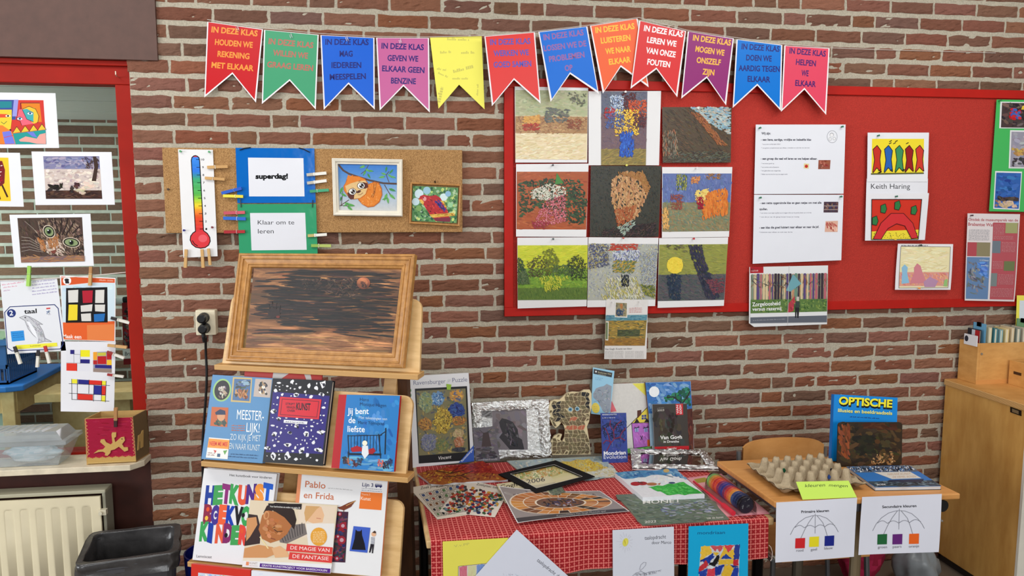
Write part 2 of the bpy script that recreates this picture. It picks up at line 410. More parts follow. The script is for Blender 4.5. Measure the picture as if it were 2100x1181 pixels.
mb = MB(); mb.box(4.2, 4.3, -5, .12, 0, 2.95, (206, 200, 188)); struct(mb.build('wall_right', PAINT))
mb = MB(); bricks(mb, -3.6, .2, 0, 2.11, 1.75, cols=[(112, 84, 70), (98, 76, 64), (120, 90, 76)], sub=False); mo = mb.mat(plain('corridor_mortar', (166, 166, 156), .9)); mb.box(-3.7, .3, 1.7505, 1.85, 0, 2.2, m=mo)
struct(mb.build('wall_corridor', BRICK))
mb = MB()
for i in range(5): mb.box(-3.7, .3, .1+.42*i, .1+.42*i+.409, 2.11, 2.13, (206, 208, 202))
mb.box(-3.7, .3, .1, 2.2, 2.13, 2.15, (60, 60, 58)); struct(mb.build('ceiling_corridor', PAINT))
mb = MB(); mb.box(-4.5, 4.5, -5, 1.9, -.05, 0, (110, 96, 82)); struct(mb.build('floor', PAINT))
mb = MB(); V = Vector
mb.box(-3.2, -.899, -.012, .1, 2.137, 2.95, (84, 58, 50)); struct(mb.build('trim_1', plain('brown_lintel_paint', (88, 60, 51), .55, vary=.05, sc=30)))
REDP = plain('red_window_paint', (152, 27, 14), .5, vary=.05, sc=8, spec=.15)
wr = root('window_1', (-1.8, .06, .6)); struct(wr)
mb = MB(); mb.box(-3.2, -1.0, .028, .1, 2.053, 2.137); mb.box(-3.2, -1.0, .012, .03, 2.118, 2.137); mb.build('top_rail', REDP, wr, bevel=.003)
mb = MB(); mb.box(-1.067, -.99, .03, .1, .6, 2.053); mb.build('jamb', REDP, wr, bevel=.003)
mb = MB(); mb.box(-3.2, -1.067, .03, .1, .6, .66); mb.build('bottom_rail', REDP, wr, bevel=.003)
mb = MB(); mb.box(-3.2, -1.06, .055, .061, .65, 2.06); mb.build('pane', GLASS, wr)
mb = MB(); mb.prism([V((-3.2, -.122, .628)), V((-1.035, -.122, .628)), V((-1.0, -.075, .628)), V((-1.0, .035, .628)), V((-3.2, .035, .628))], V((0, 0, .022)), (222, 205, 176))
struct(mb.build('window_1_sill', plain('sill_laminate', (222, 208, 182), .35), bevel=.002))
mb = MB(); mb.box(-3.2, -.999, .006, .06, 0, .628, (62, 26, 18)); struct(mb.build('trim_2', plain('dark_brown_panel', (64, 30, 22), .5, vary=.12, sc=14)))

# ============================================================ THINGS BEYOND THE GLASS
r = root('play_table', (-2.4, 1.2, 0)); tag(r, 'low wooden table with blue rim behind the window glass', 'table')
mb = MB(); mb.prism([V((-3.1, .94, .69)), V((-1.98, .94, .69)), V((-1.91, .97, .69)), V((-1.94, 1.5, .69)), V((-3.1, 1.5, .69))], V((0, 0, .03)), (50, 120, 205)); mb.build('table_top', PLASTIC, r, bevel=.006)
mb = MB(); mb.box(-3.05, -1.98, .965, .99, .58, .69); mb.box(-1.975, -1.95, .98, 1.47, .58, .69); mb.build('apron', WOOD_PALE, r)
for x, y in ((-1.985, .97), (-1.975, 1.46), (-3.0, .97)):
    mb = MB(); mb.box(x-.03, x+.03, y-.01, y+.04, 0, .69); mb.build('leg', WOOD_PALE, r, bevel=.003)
mb = MB(); mb.box(-2.95, -2.05, 1.06, 1.08, .0, .57, (196, 216, 206)); tag(mb.build('storage_board', PAINT), 'pale green board standing under the blue rimmed table', 'panel')
r = root('crate', (-2.3, 1.15, .72)); tag(r, 'blue plastic lattice crate on the table behind the glass', 'crate')
mb = MB(); cb = (40, 88, 150)
x0, x1, y0, y1 = -2.75, -1.99, .99, 1.28
mb.box(x0, x1, y0, y1, .72, .73, cb)
for zz, h in ((.72, .02), (.80, .02), (.915, .03)):
    mb.box(x0, x1, y0, y0+.008, zz, zz+h, cb); mb.box(x1-.008, x1, y0, y1, zz, zz+h, cb); mb.box(x0, x1, y1-.008, y1, zz, zz+h, cb)
for i in range(39): mb.box(x0+.02*i, x0+.02*i+.007, y0+.001, y0+.006, .73, .81, cb)
for i in range(16): mb.box(x1-.006, x1-.001, y0+.019*i, y0+.019*i+.007, .73, .92, cb)
mb.box(x0, x1, y0+.002, y0+.006, .82, .92, (46, 96, 160)); mb.build('basket', PLASTIC, r)
mb = MB(); mb.box(x0-.01, x1+.012, y0-.012, y1+.01, .92, .945, (58, 112, 176)); mb.box(x0+.02, x1-.02, y0+.02, y1-.02, .94, .95, (150, 180, 150)); mb.build('rim', PLASTIC, r)
mb = MB(); mb.box(-1.86, -1.5, 1.2, 1.24, .0, .62, (92, 84, 74)); mb.box(-1.88, -1.38, 1.0, 1.24, .62, .66, (120, 112, 100)); tag(mb.build('low_bench', WOOD_PALE), 'low greyish bench behind the glass beside the blue rimmed table', 'bench')
a = Art(wall(-.13)); z2 = Z(0, 380, 2.952); a.tf = z2; a.sheet([(738, 712), (830, 706), (850, 1080), (748, 1086)], (120, 24, 30), .01)
a.strokes([(742, 720), (820, 716), (838, 980), (748, 985)], [(60, 40, 46), (150, 30, 40), (90, 80, 84), (40, 30, 34), (120, 110, 100)], 90, 34, 14, 40, 1)
a.poly([(742, 990), (845, 985), (848, 1045), (745, 1050)], (226, 228, 228)); a.text('Brav', 757, 1030, 806, 1028, 22, (30, 30, 34), .01)
tag(a.build('magazine', GLOSSY), 'red and dark magazine with white strip behind the window glass', 'magazine')
mb = MB(); p0, p1 = wall(-.152).at((236, 618)), wall(-.152).at((254, 616)); mb.tube([p0, p1], .014, (222, 226, 228), 12); p2 = wall(-.152).at((262, 615)); mb.tube([p1, p2], .0145, (30, 28, 30), 12); tag(mb.build('paper_roll', PAPER), 'white roll with dark end above the magazine behind glass', 'paper roll')
mb = MB(); mb.box(-1.31, -1.285, .35, .38, 0, .92); tag(mb.build('wooden_lath', WOOD_PALE), 'upright pale wooden lath behind the glass beside the red jamb', 'lath')

# ============================================================ PICTURES AND SHEETS AT THE WINDOW
GP = wall(-.053)
a = Art(GP, .001, Z(0, 170, 4.373)); a.sheet([(-330, 82), (497, 92), (530, 583), (-300, 585)], (228, 228, 232))
q = [(-300, 150), (390, 155), (415, 550), (-280, 552)]
a.poly(q, (206, 60, 50)); B = (30, 26, 40)
a.poly([(-300, 150), (150, 152), (140, 330), (-290, 330)], (60, 80, 150)); a.poly([(0, 165), (105, 165), (105, 222), (0, 225)], (40, 130, 140)); a.poly([(125, 150), (165, 150), (150, 300), (110, 300)], (150, 150, 215))
a.poly([(190, 180), (355, 180), (375, 350), (330, 350), (215, 330)], (222, 128, 40)); a.line([(355, 180), (185, 180), (188, 235)], 5, B)
a.poly([(200, 240), (250, 212), (310, 225), (345, 280), (340, 350), (300, 370), (240, 300)], (232, 190, 60)); a.line([(200, 235), (260, 210), (320, 235), (350, 300), (335, 370)], 4, B)
a.poly([(165, 240), (200, 235), (235, 320), (310, 370), (315, 420), (255, 437), (205, 410), (180, 340), (148, 330)], (228, 100, 118)); a.poly([(200, 240), (240, 232), (300, 265), (300, 350), (240, 325)], (70, 165, 170))
a.line([(165, 240), (148, 330), (180, 340), (205, 410), (255, 437), (315, 420)], 4, B); a.line([(200, 240), (240, 325), (300, 350)], 4, B)
for cx, cy in ((270, 272), (178, 320)): a.ell(cx, cy, 24, 13, (235, 235, 235)); a.ell(cx, cy, 11, 11, (60, 120, 170)); a.ell(cx, cy, 5, 5, B); a.line([(cx-26, cy-4), (cx, cy-16), (cx+26, cy-2)], 4, B)
a.ell(262, 402, 26, 12, (240, 200, 205)); a.line([(236, 402), (288, 402)], 3, B)
a.poly([(-290, 240), (105, 240), (105, 330), (95, 420), (20, 425), (-10, 380), (-270, 380)], (240, 200, 60)); a.poly([(-280, 270), (60, 280), (100, 295), (60, 310), (-270, 315)], (220, 80, 50)); a.ell(72, 296, 24, 10, (235, 230, 200)); a.ell(72, 296, 9, 9, B); a.line([(10, 350), (35, 368), (60, 345)], 5, (60, 110, 60))
a.poly([(30, 412), (65, 425), (98, 412), (98, 440), (65, 428), (32, 438)], B)
a.poly([(110, 395), (400, 350), (408, 430), (110, 455)], (200, 60, 50)); 
for i in range(4): a.poly([(115+75*i, 450-8*i), (150+75*i, 395-8*i), (185+75*i, 440-8*i)], (240, 190, 60)); a.line([(112+75*i, 450-8*i), (150+75*i, 392-8*i), (188+75*i, 442-8*i)], 4, B)
a.poly([(110, 455), (408, 420), (414, 549), (120, 550)], (40, 150, 145)); a.poly([(240, 440), (300, 440), (335, 490), (290, 480)], (110, 120, 210)); a.poly([(-280, 380), (20, 380), (110, 440), (140, 548), (-280, 550)], (225, 125, 50)); a.poly([(20, 440), (95, 430), (135, 545), (45, 548)], (115, 120, 215)); a.line([(35, 490), (120, 470)], 5, (200, 60, 60))
a.poly([(170, 510), (230, 480), (330, 500), (355, 462), (408, 450), (412, 548), (330, 545), (260, 530), (180, 525)], (240, 160, 150))
tag(a.build('art_print', PAPER), 'white sheet printed with two colourful cubist faces at the window top', 'print')
a = Art(GP, .001, Z(0, 170, 4.373)); a.sheet([(-380, 620), (178, 627), (213, 1110), (-345, 1105)], (228, 228, 232)); q = [(-300, 665), (75, 670), (98, 1060), (-280, 1055)]; a.poly(q, (242, 196, 46))
a.poly([(-200, 690), (20, 700), (45, 780), (40, 900), (0, 930), (-210, 950)], (120, 30, 36)); a.strokes([(-200, 700), (16, 705), (40, 780), (35, 900), (-200, 930)], [(235, 215, 200), (150, 30, 36), (60, 20, 20)], 90, 30, 10, -10, .5)
a.line([(20, 920), (66, 1020)], 16, (70, 40, 26)); a.line([(-30, 930), (0, 1040)], 14, (70, 40, 26))
tag(a.build('art_print', PAPER), 'yellow print with dark red beaded figure, cut by the frame edge', 'print')
a = Art(GP, .001, Z(0, 170, 4.373)); a.sheet([(282, 615), (1000, 620), (1030, 1092), (318, 1095)], (230, 230, 234)); q = [(387, 657), (890, 657), (917, 1040), (412, 1040)]; a.poly(q, (150, 146, 170))
def band(a, q, v0, v1, cols, n, L, W, ang=0, aj=.4, u0=0, u1=1, base=None):
    p = [quadpt(q, u0, v0), quadpt(q, u1, v0), quadpt(q, u1, v1), quadpt(q, u0, v1)]
    a.poly(p, base or tuple(sum(c[i] for c in cols)/len(cols) for i in range(3)))
    k_ = 4.5 if getattr(a, 'clip', None) else 2.2
    a.strokes(p, cols, int(n*k_), L*.7, W*(.55 if k_ > 3 else .8), ang, aj, 9)
band(a, q, 0, .4, [(120, 120, 158), (140, 138, 168), (170, 160, 176), (100, 100, 140)], 70, 70, 26)
band(a, q, .3, .8, [(214, 200, 190), (196, 176, 168), (228, 214, 200), (180, 160, 160)], 70, 60, 26)
band(a, q, .8, 1, [(62, 40, 34), (80, 54, 42), (48, 30, 28), (96, 66, 52)], 50, 80, 14, base=(66, 44, 38))
a.strokes([(720, 660), (890, 660), (895, 820), (760, 760)], [(70, 50, 44), (90, 70, 60), (60, 44, 40)], 34, 40, 7, 40, 1.2)
a.poly([(832, 660), (862, 660), (880, 740), (862, 880), (822, 880), (846, 760)], (64, 46, 40))
for cx, cy, w_, c in ((480, 930, 60, (40, 30, 34)), (545, 920, 20, (60, 44, 44)), (720, 970, 60, (206, 190, 170)), (800, 915, 66, (214, 196, 176)), (690, 920, 34, (74, 48, 44)), (645, 950, 22, (60, 44, 40))):
    a.strokes([(cx-w_, cy-30), (cx+w_, cy-30), (cx+w_, cy+36), (cx-w_, cy+36)], [c, jit(c, 20)], 12, w_*.9, 22, 0, .3)
tag(a.build('art_print', PAPER), 'white sheet with clouded pasture landscape and dark tree at the window', 'print')
a = Art(GP, .001, Z(0, 380, 2.952)); a.sheet([(57, 178), (547, 172), (568, 487), (88, 495)], (230, 230, 234)); q = [(105, 198), (497, 193), (513, 460), (128, 468)]; a.poly(q, (70, 56, 52)); a.clip = q
band(a, q, 0, .9, [(74, 58, 50), (96, 76, 64), (60, 48, 44), (84, 66, 58)], 60, 60, 12, 60, .6)
P = lambda *p: list(p)
a.fstr(P((200, 270), (255, 210), (330, 196), (420, 200), (500, 260), (508, 400), (440, 430), (330, 425), (260, 410), (205, 340)), [(150, 124, 106), (128, 102, 86), (170, 146, 126), (110, 86, 74)], 70, 44, 9, 65, .5)
for st in (((330, 200), (345, 260), (352, 300)), ((372, 198), (372, 250), (362, 300)), ((410, 200), (398, 250), (376, 300)), ((300, 205), (320, 240)), ((450, 215), (420, 270), (400, 300)), ((480, 250), (440, 290)), ((495, 300), (450, 315)), ((240, 240), (260, 262)), ((215, 290), (240, 320), (250, 350)), ((228, 350), (260, 390)), ((470, 390), (500, 380)), ((455, 410), (500, 405))): a.line(st, 8, (50, 38, 36)); a.strokes([(st[0][0]-12, st[0][1]), (st[-1][0]+12, st[-1][1]-10), (st[-1][0]+12, st[-1][1]), (st[0][0]-12, st[0][1]+10)], [(60, 46, 42)], 4, 24, 5, 65, .3)
a.fstr(P((290, 330), (350, 320), (392, 380), (380, 425), (300, 425), (262, 380)), [(206, 186, 170), (222, 206, 192), (186, 160, 142)], 40, 26, 8, 40, .8); a.fstr(P((318, 300), (352, 300), (356, 372), (300, 380), (290, 340)), [(172, 116, 72), (186, 130, 84), (150, 96, 62)], 30, 34, 7, 72, .3); a.fstr(P((228, 320), (262, 330), (285, 400), (250, 395)), [(186, 124, 72), (160, 104, 64)], 16, 30, 7, 60, .4)
band(a, q, .87, 1, [(186, 130, 76), (140, 100, 80), (100, 90, 110)], 16, 90, 9); a.clip = None
for cx, cy, rx, ry, rot in ((297, 280, 36, 27, 50), (432, 346, 46, 24, 8)):
    a.ell(cx, cy, rx+8, ry+7, (206, 190, 170), rot); a.ell(cx, cy, rx+2, ry+3, (32, 26, 26), rot); a.ell(cx, cy, rx-6, ry-3, (136, 150, 108), rot); a.ell(cx, cy, 17, 17, (92, 110, 70)); a.ell(cx, cy, 11, 13, (18, 20, 20)); a.ell(cx-6, cy-8, 4, 4, (230, 236, 236))
a.poly([(306, 398), (342, 388), (334, 412), (314, 412)], (120, 64, 54)); a.line([(322, 412), (318, 424), (296, 426)], 3, (70, 44, 40)); a.line([(318, 424), (345, 424)], 3, (70, 44, 40))
for k in range(5): a.line([(130, 312+22*k), (180, 318+18*k), (262, 372+8*k)], 1.5, (196, 184, 172))
for dx in (0, 40): a.line([(150+dx*2, 218), (200+dx, 260), (225+dx*.6, 290)], 1.4, (190, 178, 166))
tag(a.build('art_print', PAPER), 'white sheet with a tabby cat face painting at the window', 'print')
mb = MB(); z = Z(0, 380, 2.952); pts = [GP.at(z(p), .012) for p in ((-60, 575), (160, 572), (360, 560), (560, 546), (835, 519))]; mb.tube(pts, .0016, (226, 214, 206), 5)
tag(mb.build('string', PAPER), 'thin pale string with sheets pegged to it across the window', 'string')
HP = wall(-.045)
a = Art(HP, .0, Z(0, 380, 2.952)); a.sheet([(0, 578), (345, 560), (400, 1000), (45, 1022)], (226, 226, 230))
a.scrib(12, 606, 145, 588, 9, (216, 150, 170)); a.scrib(20, 622, 104, 612, 8, (216, 150, 170)); a.scrib(22, 642, 62, 636, 8, (190, 150, 180))
for i in range(5): a.scrib(195, 588+19*i, 330+5*i, 574+18*i, 8, (160, 150, 190))
fr = [(60, 735), (330, 722), (352, 745), (382, 960), (365, 990), (72, 1002), (45, 985), (28, 770)]; a.line(fr, 5, (38, 52, 110), True)
a.ell(69, 774, 27, 25, (38, 54, 118)); a.text('2', 58, 788, 80, 786, 28, (240, 240, 244), .02); a.text('taal', 146, 777, 223, 772, 26, (24, 24, 26), .02)
a.poly([(64, 884), (143, 878), (150, 938), (72, 946)], (52, 144, 216)); a.scrib(76, 898, 140, 894, 4, (30, 80, 150)); a.scrib(76, 910, 140, 906, 4, (30, 80, 150)); a.scrib(78, 922, 142, 918, 4, (30, 80, 150))
a.poly([(280, 742), (304, 740), (304, 748), (280, 750)], (206, 60, 60)); a.strokes([(280, 758), (306, 756), (308, 784), (282, 786)], [(80, 110, 150), (60, 60, 70), (220, 220, 224)], 14, 9, 5, 60, 1)
dol = [(118, 800), (150, 788), (180, 796), (215, 815), (258, 842), (232, 838), (258, 880), (272, 925), (312, 946), (270, 944), (228, 955), (236, 935), (200, 905), (170, 868), (150, 818)]
a.poly(dol, (200, 200, 204)); a.line(dol, 2.5, (120, 120, 126), True); a.strokes(dol, [(150, 150, 156), (170, 170, 176), (130, 130, 138)], 60, 26, 3, 60, .6); a.poly([(160, 822), (180, 826), (215, 880), (232, 935), (196, 896)], (236, 236, 240)); a.ell(152, 800, 4, 4, (40, 40, 40))
a.poly([(92, 968), (344, 952), (348, 974), (104, 992)], (238, 230, 70)); a.text('Luchtenaar', 184, 977, 248, 972, 8, (60, 60, 40), .0)
tag(a.build('language_card', PAPER), 'white sheet with pencilled dolphin and yellow strip hanging on the string', 'sheet')
a = Art(HP, .004, Z(0, 380, 2.952)); a.sheet([(362, 545), (700, 560), (698, 945), (385, 935)], (236, 232, 232))
a.poly([(370, 552), (695, 566), (695, 590), (560, 588), (450, 600), (372, 606)], (214, 88, 44)); a.text('SPELEN - DOEN', 600, 577, 684, 582, 8, (240, 210, 190)); a.ell(406, 577, 25, 25, (240, 236, 234)); a.ell(404, 572, 14, 8, (40, 36, 40)); a.poly([(394, 578), (416, 578), (420, 594), (396, 594)], (40, 36, 40))
a.poly([(372, 608), (450, 602), (560, 590), (695, 592), (694, 820), (380, 830)], (206, 222, 230)); a.strokes([(376, 612), (690, 596), (690, 640), (380, 660)], [(220, 232, 238), (196, 214, 226)], 20, 60, 20, 0, .3)
a.poly([(380, 830), (694, 822), (692, 942), (386, 932)], (226, 96, 44)); a.poly([(526, 846), (690, 840), (690, 938), (528, 936)], (228, 128, 70)); a.text('Maak een', 380, 924, 492, 928, 22, (250, 232, 222), .02)
a.poly([(400, 622), (650, 616), (652, 830), (398, 832)], (24, 22, 24)); W_ = (216, 212, 206)
for q, c in (([(412, 636), (474, 632), (472, 708), (414, 710)], W_), ([(498, 638), (562, 636), (558, 710), (502, 712)], (176, 34, 52)), ([(578, 634), (632, 632), (630, 712), (576, 712)], W_), ([(416, 722), (470, 722), (468, 816), (412, 818)], (234, 208, 50)), ([(488, 728), (560, 720), (556, 762), (490, 766)], W_), ([(574, 722), (636, 722), (634, 766), (576, 762)], W_), ([(490, 778), (550, 774), (552, 822), (494, 822)], W_), ([(568, 780), (636, 776), (630, 822), (570, 826)], (40, 108, 176))): a.poly(q, c)
tag(a.build('craft_sheet', PAPER), 'orange and pale blue craft sheet showing a black grid of coloured blocks', 'sheet')
a = Art(HP, .0, Z(0, 700, 3.937)); a.sheet([(492, 0), (934, 0), (920, 572), (490, 565)], (228, 226, 230))
K = (40, 40, 60)
a.rects([(537, 68), (726, 70), (724, 242), (536, 236)], [(0, 0, 1, 1, (224, 222, 228)), (.16, 0, .34, .2, (44, 38, 120)), (.6, 0, 1, .32, (236, 226, 40)), (.6, .44, 1, .62, (40, 36, 116)), (0, .64, .46, 1, (222, 56, 40))])
for p in ([(594, 68), (597, 172)], [(650, 70), (648, 180)], [(537, 172), (724, 178)], [(622, 178), (622, 240)], [(597, 104), (650, 106)]): a.line(p, 2, K)
a.rects([(752, 86), (900, 80), (902, 254), (752, 246)], [(0, 0, 1, 1, (150, 150, 170)), (0, 0, .22, .4, (236, 160, 50)), (.24, .04, .7, .2, (200, 190, 70)), (.24, .22, .72, .6, (186, 34, 36)), (.74, 0, 1, .38, (190, 36, 40)), (.74, .4, 1, .64, (240, 190, 50)), (.1, .64, 1, .8, (46, 40, 120)), (0, .42, .22, .62, (180, 40, 40)), (.0, .82, 1, 1, (150, 130, 120))])
q = [(580, 304), (858, 320), (852, 486), (580, 470)]
a.rects(q, [(0, 0, .16, .2, (236, 226, 60)), (.18, 0, .5, .22, (44, 44, 128)), (.5, 0, .88, .22, (216, 50, 40)), (.88, 0, 1, .22, (236, 226, 60)), (.64, .24, .88, .68, (44, 48, 136)), (.88, .24, 1, .7, (216, 50, 40)), (.17, .7, .62, .98, (216, 54, 42)), (.87, .72, 1, 1, (236, 226, 60))])
for p in ([(556, 340), (886, 356)], [(556, 418), (850, 432)], [(578, 304), (580, 470)], [(624, 306), (622, 470)], [(718, 310), (716, 420)], [(758, 350), (754, 484)], [(822, 318), (818, 480)], [(856, 320), (850, 490)], [(580, 468), (880, 482)]): a.line(p, 3.4, (24, 22, 30))
tag(a.build('craft_sheet', PAPER), 'white sheet with three patterns of coloured rectangles hanging above lizard box', 'sheet')

# ------------------------------------------------------------ clothes pegs
PEGC = {}
def peg(pl, pa, pb, off, colA, colB, label, group, r_scale=1):
    """pa: jaw end, pb: handle end"""
    A, B = pl.at(pa, off), pl.at(pb, off); ax = (B-A).normalized(); L = (B-A).length; n = pl.N; sd = n.cross(ax); W = L*.075; T = L*.055
    r = root('clothes_peg', A); tag(r, label, 'clothes peg', group)
    def P(t, s, d): return A+ax*(t*L)+sd*(s*W)+n*(d*T)
    for sgn in (1, -1):
        mb = MB(); prof = ((0, .05, .85), (.34, .1, 1.0), (.42, .2, 1.0), (1, .9, 1.5)) if sgn > 0 else ((0, -.05, -.85), (.34, -.1, -1.0), (.42, -.2, -1.0), (1, -.9, -1.5))
        for (t0, a0, b0), (t1, a1, b1), c in zip(prof, prof[1:], (colA, colB, colB)):
            mb.hexa([P(t0, -1, b0), P(t1, -1, b1), P(t1, 1, b1), P(t0, 1, b0)], [P(t0, -1, a0), P(t1, -1, a1), P(t1, 1, a1), P(t0, 1, a0)], c)
        mb.build('arm', PAINT, r)
    mb = MB(); mb.tube([P(.38, -1.25, 0), P(.38, 1.25, 0)], T*.55, (170, 168, 160), 8); mb.tube([P(.38, -1.2, 0), P(.40, -1.2, 1.2), P(.40, 1.2, 1.2), P(.38, 1.2, 0)], T*.16, (170, 168, 160), 5); mb.build('spring', METAL, r)
    return r
WD = (204, 160, 100); WHT = (226, 220, 208)
z = Z(0, 380, 2.952); gw = 'pegs on the window string'
peg(HP, z((178, 488)), z((172, 610)), .012, (150, 200, 80), (160, 206, 90), 'lime green peg holding the dolphin sheet to the string', gw)
peg(HP, z((550, 492)), z((545, 606)), .012, (176, 128, 76), WD, 'bare wooden peg holding the orange craft sheet to the string', gw)
for (p0, p1, c, lb) in (((88, 975), (124, 1080), (40, 34, 36), 'black tipped peg beneath the yellow strip, first along the dolphin sheet'), ((232, 998), (226, 1100), (40, 34, 36), 'black tipped peg, middle one beneath the dolphin sheet'), ((272, 972), (300, 1075), (186, 40, 36), 'red tipped peg at the lower corner of the dolphin sheet')):
    peg(HP, z(p0), z(p1), .012, c, WHT, lb, gw)
for (p0, p1, c, d, lb) in (((672, 802), (785, 832), (44, 36, 36), WHT, 'black tipped peg beside the blue block of the orange sheet'), ((652, 968), (768, 980), WD, (206, 160, 104), 'plain wooden peg at the foot of the orange craft sheet'), ((648, 1008), (752, 1045), (150, 44, 40), WHT, 'dark red tipped peg just under the plain wooden peg'), ((650, 1145), (748, 1158), (160, 44, 44), WHT, 'red tipped peg lowest on the rectangle pattern sheet')):
    peg(HP, z(p0), z(p1), .012, c, d, lb, gw)

# ============================================================ SILL: CLEAR BOX AND LIZARD BOX
SZ = flat(.65)
r = root('storage_box', (-1.6, -.02, .65)); tag(r, 'clear plastic storage box with ribbed lid on the sill', 'storage box')
x0, x1, y0, y1, zt = -1.97, -1.262, -.108, .022, .735
mb = MB(); bo = [V((x0+.03, y0+.02, .652)), V((x1-.035, y0+.02, .652)), V((x1-.035, y1-.012, .652)), V((x0+.03, y1-.012, .652))]; to = [V((x0, y0, zt)), V((x1, y0, zt)), V((x1, y1, zt)), V((x0, y1, zt))]
mb.face(bo[::-1], (235, 240, 244))
for i in range(4):
    j = (i+1) % 4; mb.face([bo[i], bo[j], to[j], to[i]], (235, 240, 244))
for fx in (.3, .52): mb.box(x0+(x1-x0)*fx, x0+(x1-x0)*fx+.003, y0-.004, y0+.012, .655, zt, (240, 244, 246))
mb.build('tub', CLEARBOX, r)
mb = MB(); mb.box(x0-.008, x1+.008, y0-.008, y1+.006, zt, zt+.014, (236, 242, 246)); mb.hexa([V((x0+.01, y0+.008, zt+.014)), V((x1-.01, y0+.008, zt+.014)), V((x1-.01, y1-.004, zt+.014)), V((x0+.01, y1-.004, zt+.014))], [V((x0+.05, y0+.02, zt+.045)), V((x1-.035, y0+.02, zt+.045)), V((x1-.035, y1-.008, zt+.045)), V((x0+.05, y1-.008, zt+.045))], (236, 242, 246)); 
for i in range(17): xx = x0+.16+.028*i; mb.hexa([V((xx, y0+.03, zt+.0455)), V((xx+.012, y0+.03, zt+.0455)), V((xx+.032, y1-.02, zt+.0455)), V((xx+.02, y1-.02, zt+.0455))], [V((xx, y0+.03, zt+.049)), V((xx+.012, y0+.03, zt+.049)), V((xx+.032, y1-.02, zt+.049)), V((xx+.02, y1-.02, zt+.049))], (250, 252, 252))
mb.build('lid', CLEARBOX, r)
def crumple(name, c, x, y, z, sx, sy, sz, cols, mat=PAPER, seed=0):
    mb = MB(); n = 28
    def f(u, v):
        th, ph = u*2*math.pi, v*math.pi; k = 1+.4*noise.noise((math.cos(th)*1.6+seed, math.sin(th)*1.6, math.cos(ph)*2))+.16*noise.noise((math.cos(th)*5+seed, math.sin(th)*5, math.cos(ph)*6))
        return V((x+sx*k*math.cos(th)*math.sin(ph), y+sy*k*math.sin(th)*math.sin(ph), z-sz*math.cos(ph)*min(k, 1.0)))
    mb.grid(f, n, n, cols[0], colf=lambda u, v: random.choice(cols)); return mb.build(name, mat, c, smooth=True)
tag(crumple('tissue_bundle', None, -1.4, -.045, .69, .09, .04, .034, [(214, 226, 230), (226, 232, 236), (196, 216, 224)], seed=2), 'crumpled pale tissue bundle seen inside the clear box', 'tissue paper')
tag(crumple('paper_bundle', None, -1.72, -.045, .69, .12, .04, .033, [(226, 222, 220), (216, 150, 120), (220, 226, 230), (236, 236, 236)], seed=6), 'white and orange paper scraps seen inside the clear box', 'paper scraps')
z4 = Z(0, 700, 3.937); r = root('woven_box', (-1.1, -.04, .65)); tag(r, 'open red woven box with straw lizard standing on the sill end', 'box')
fb = stand(z4((700, 997)), z4((1100, 976)), .65, 0)
p = {k: fb.at(z4(v)) for k, v in dict(tl=(682, 625), tr=(1072, 610), br=(1100, 975), bl=(700, 997)).items()}
dirb = SZ.at(z4((1180, 925)))-SZ.at(z4((1100, 976))); dirb.z = 0; dirb = dirb.normalized()*.1
def slab(mb, q, d, c): mb.hexa(q, [x+d for x in q], c)
RW = (164, 26, 58); TAN = (196, 158, 92)
FAB = mat_col('woven_raffia', .85, .2, .14, 220, .5, stretch=(1, 1, 6))
a = Art(fb, 0, z4); a.sheet([(682, 625), (1072, 610), (1100, 975), (700, 997)], TAN, .005)
scal = [(682, 627), (1070, 612), (1092, 918)]+[(1092-i*26.5, 920+i*1.2+(10 if i % 2 else -3)) for i in range(1, 15)]+[(700, 940)]
a.poly(scal, RW); a.strokes(scal, [(170, 30, 62), (150, 22, 50), (178, 40, 70)], 60, 60, 5, 0, .1)
for s0, s1 in (((692, 640), (714, 920)), ((1064, 622), (1086, 910))):
    pts = [(s0[0]+(s1[0]-s0[0])*i/20+(9 if i % 2 else -9), s0[1]+(s1[1]-s0[1])*i/20) for i in range(21)]; a.line(pts, 4, (206, 150, 96))
a.line([(704, 985), (1095, 966)], 3, (226, 196, 130))
a.line([(700, 942), (1092, 922)], 3, (200, 80, 60)); a.build('front_panel', FAB, r)
a = Art(fb, .004, z4)
body = [(755, 905), (790, 878), (830, 872), (850, 850), (808, 812), (815, 792), (842, 790), (856, 815), (892, 832), (908, 820), (900, 750), (905, 735), (938, 735), (936, 770), (922, 780), (930, 815), (975, 775), (1002, 770), (1008, 800), (985, 830), (1000, 855), (1032, 855), (1034, 880), (1005, 890), (960, 850), (925, 872), (895, 880), (890, 900), (868, 925), (846, 920), (850, 900), (830, 890), (800, 892)]
a.mb.prism([a.pt(q) for q in body], fb.N*-.003, (206, 166, 96)); a.ell(985, 788, 5, 5, (50, 36, 20)); a.build('lizard', FAB, r)
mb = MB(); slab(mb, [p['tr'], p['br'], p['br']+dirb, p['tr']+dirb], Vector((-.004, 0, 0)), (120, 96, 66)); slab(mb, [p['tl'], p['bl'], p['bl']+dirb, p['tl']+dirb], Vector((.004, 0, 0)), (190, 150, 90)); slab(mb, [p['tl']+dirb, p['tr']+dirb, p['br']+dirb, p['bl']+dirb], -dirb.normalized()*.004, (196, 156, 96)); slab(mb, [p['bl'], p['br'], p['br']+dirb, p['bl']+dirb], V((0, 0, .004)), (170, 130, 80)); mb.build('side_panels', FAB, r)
sp = Plane(p['br'], V((dirb.y, -dirb.x, 0))); a = Art(sp, .003, z4)
a.mb.prism([a.pt(q) for q in [(1118, 760), (1140, 745), (1150, 720), (1160, 715), (1158, 850), (1138, 862), (1138, 800), (1128, 810), (1126, 870), (1112, 880)]], sp.N*-.0025, (206, 166, 100)); a.build('raffia_animal', FAB, r)
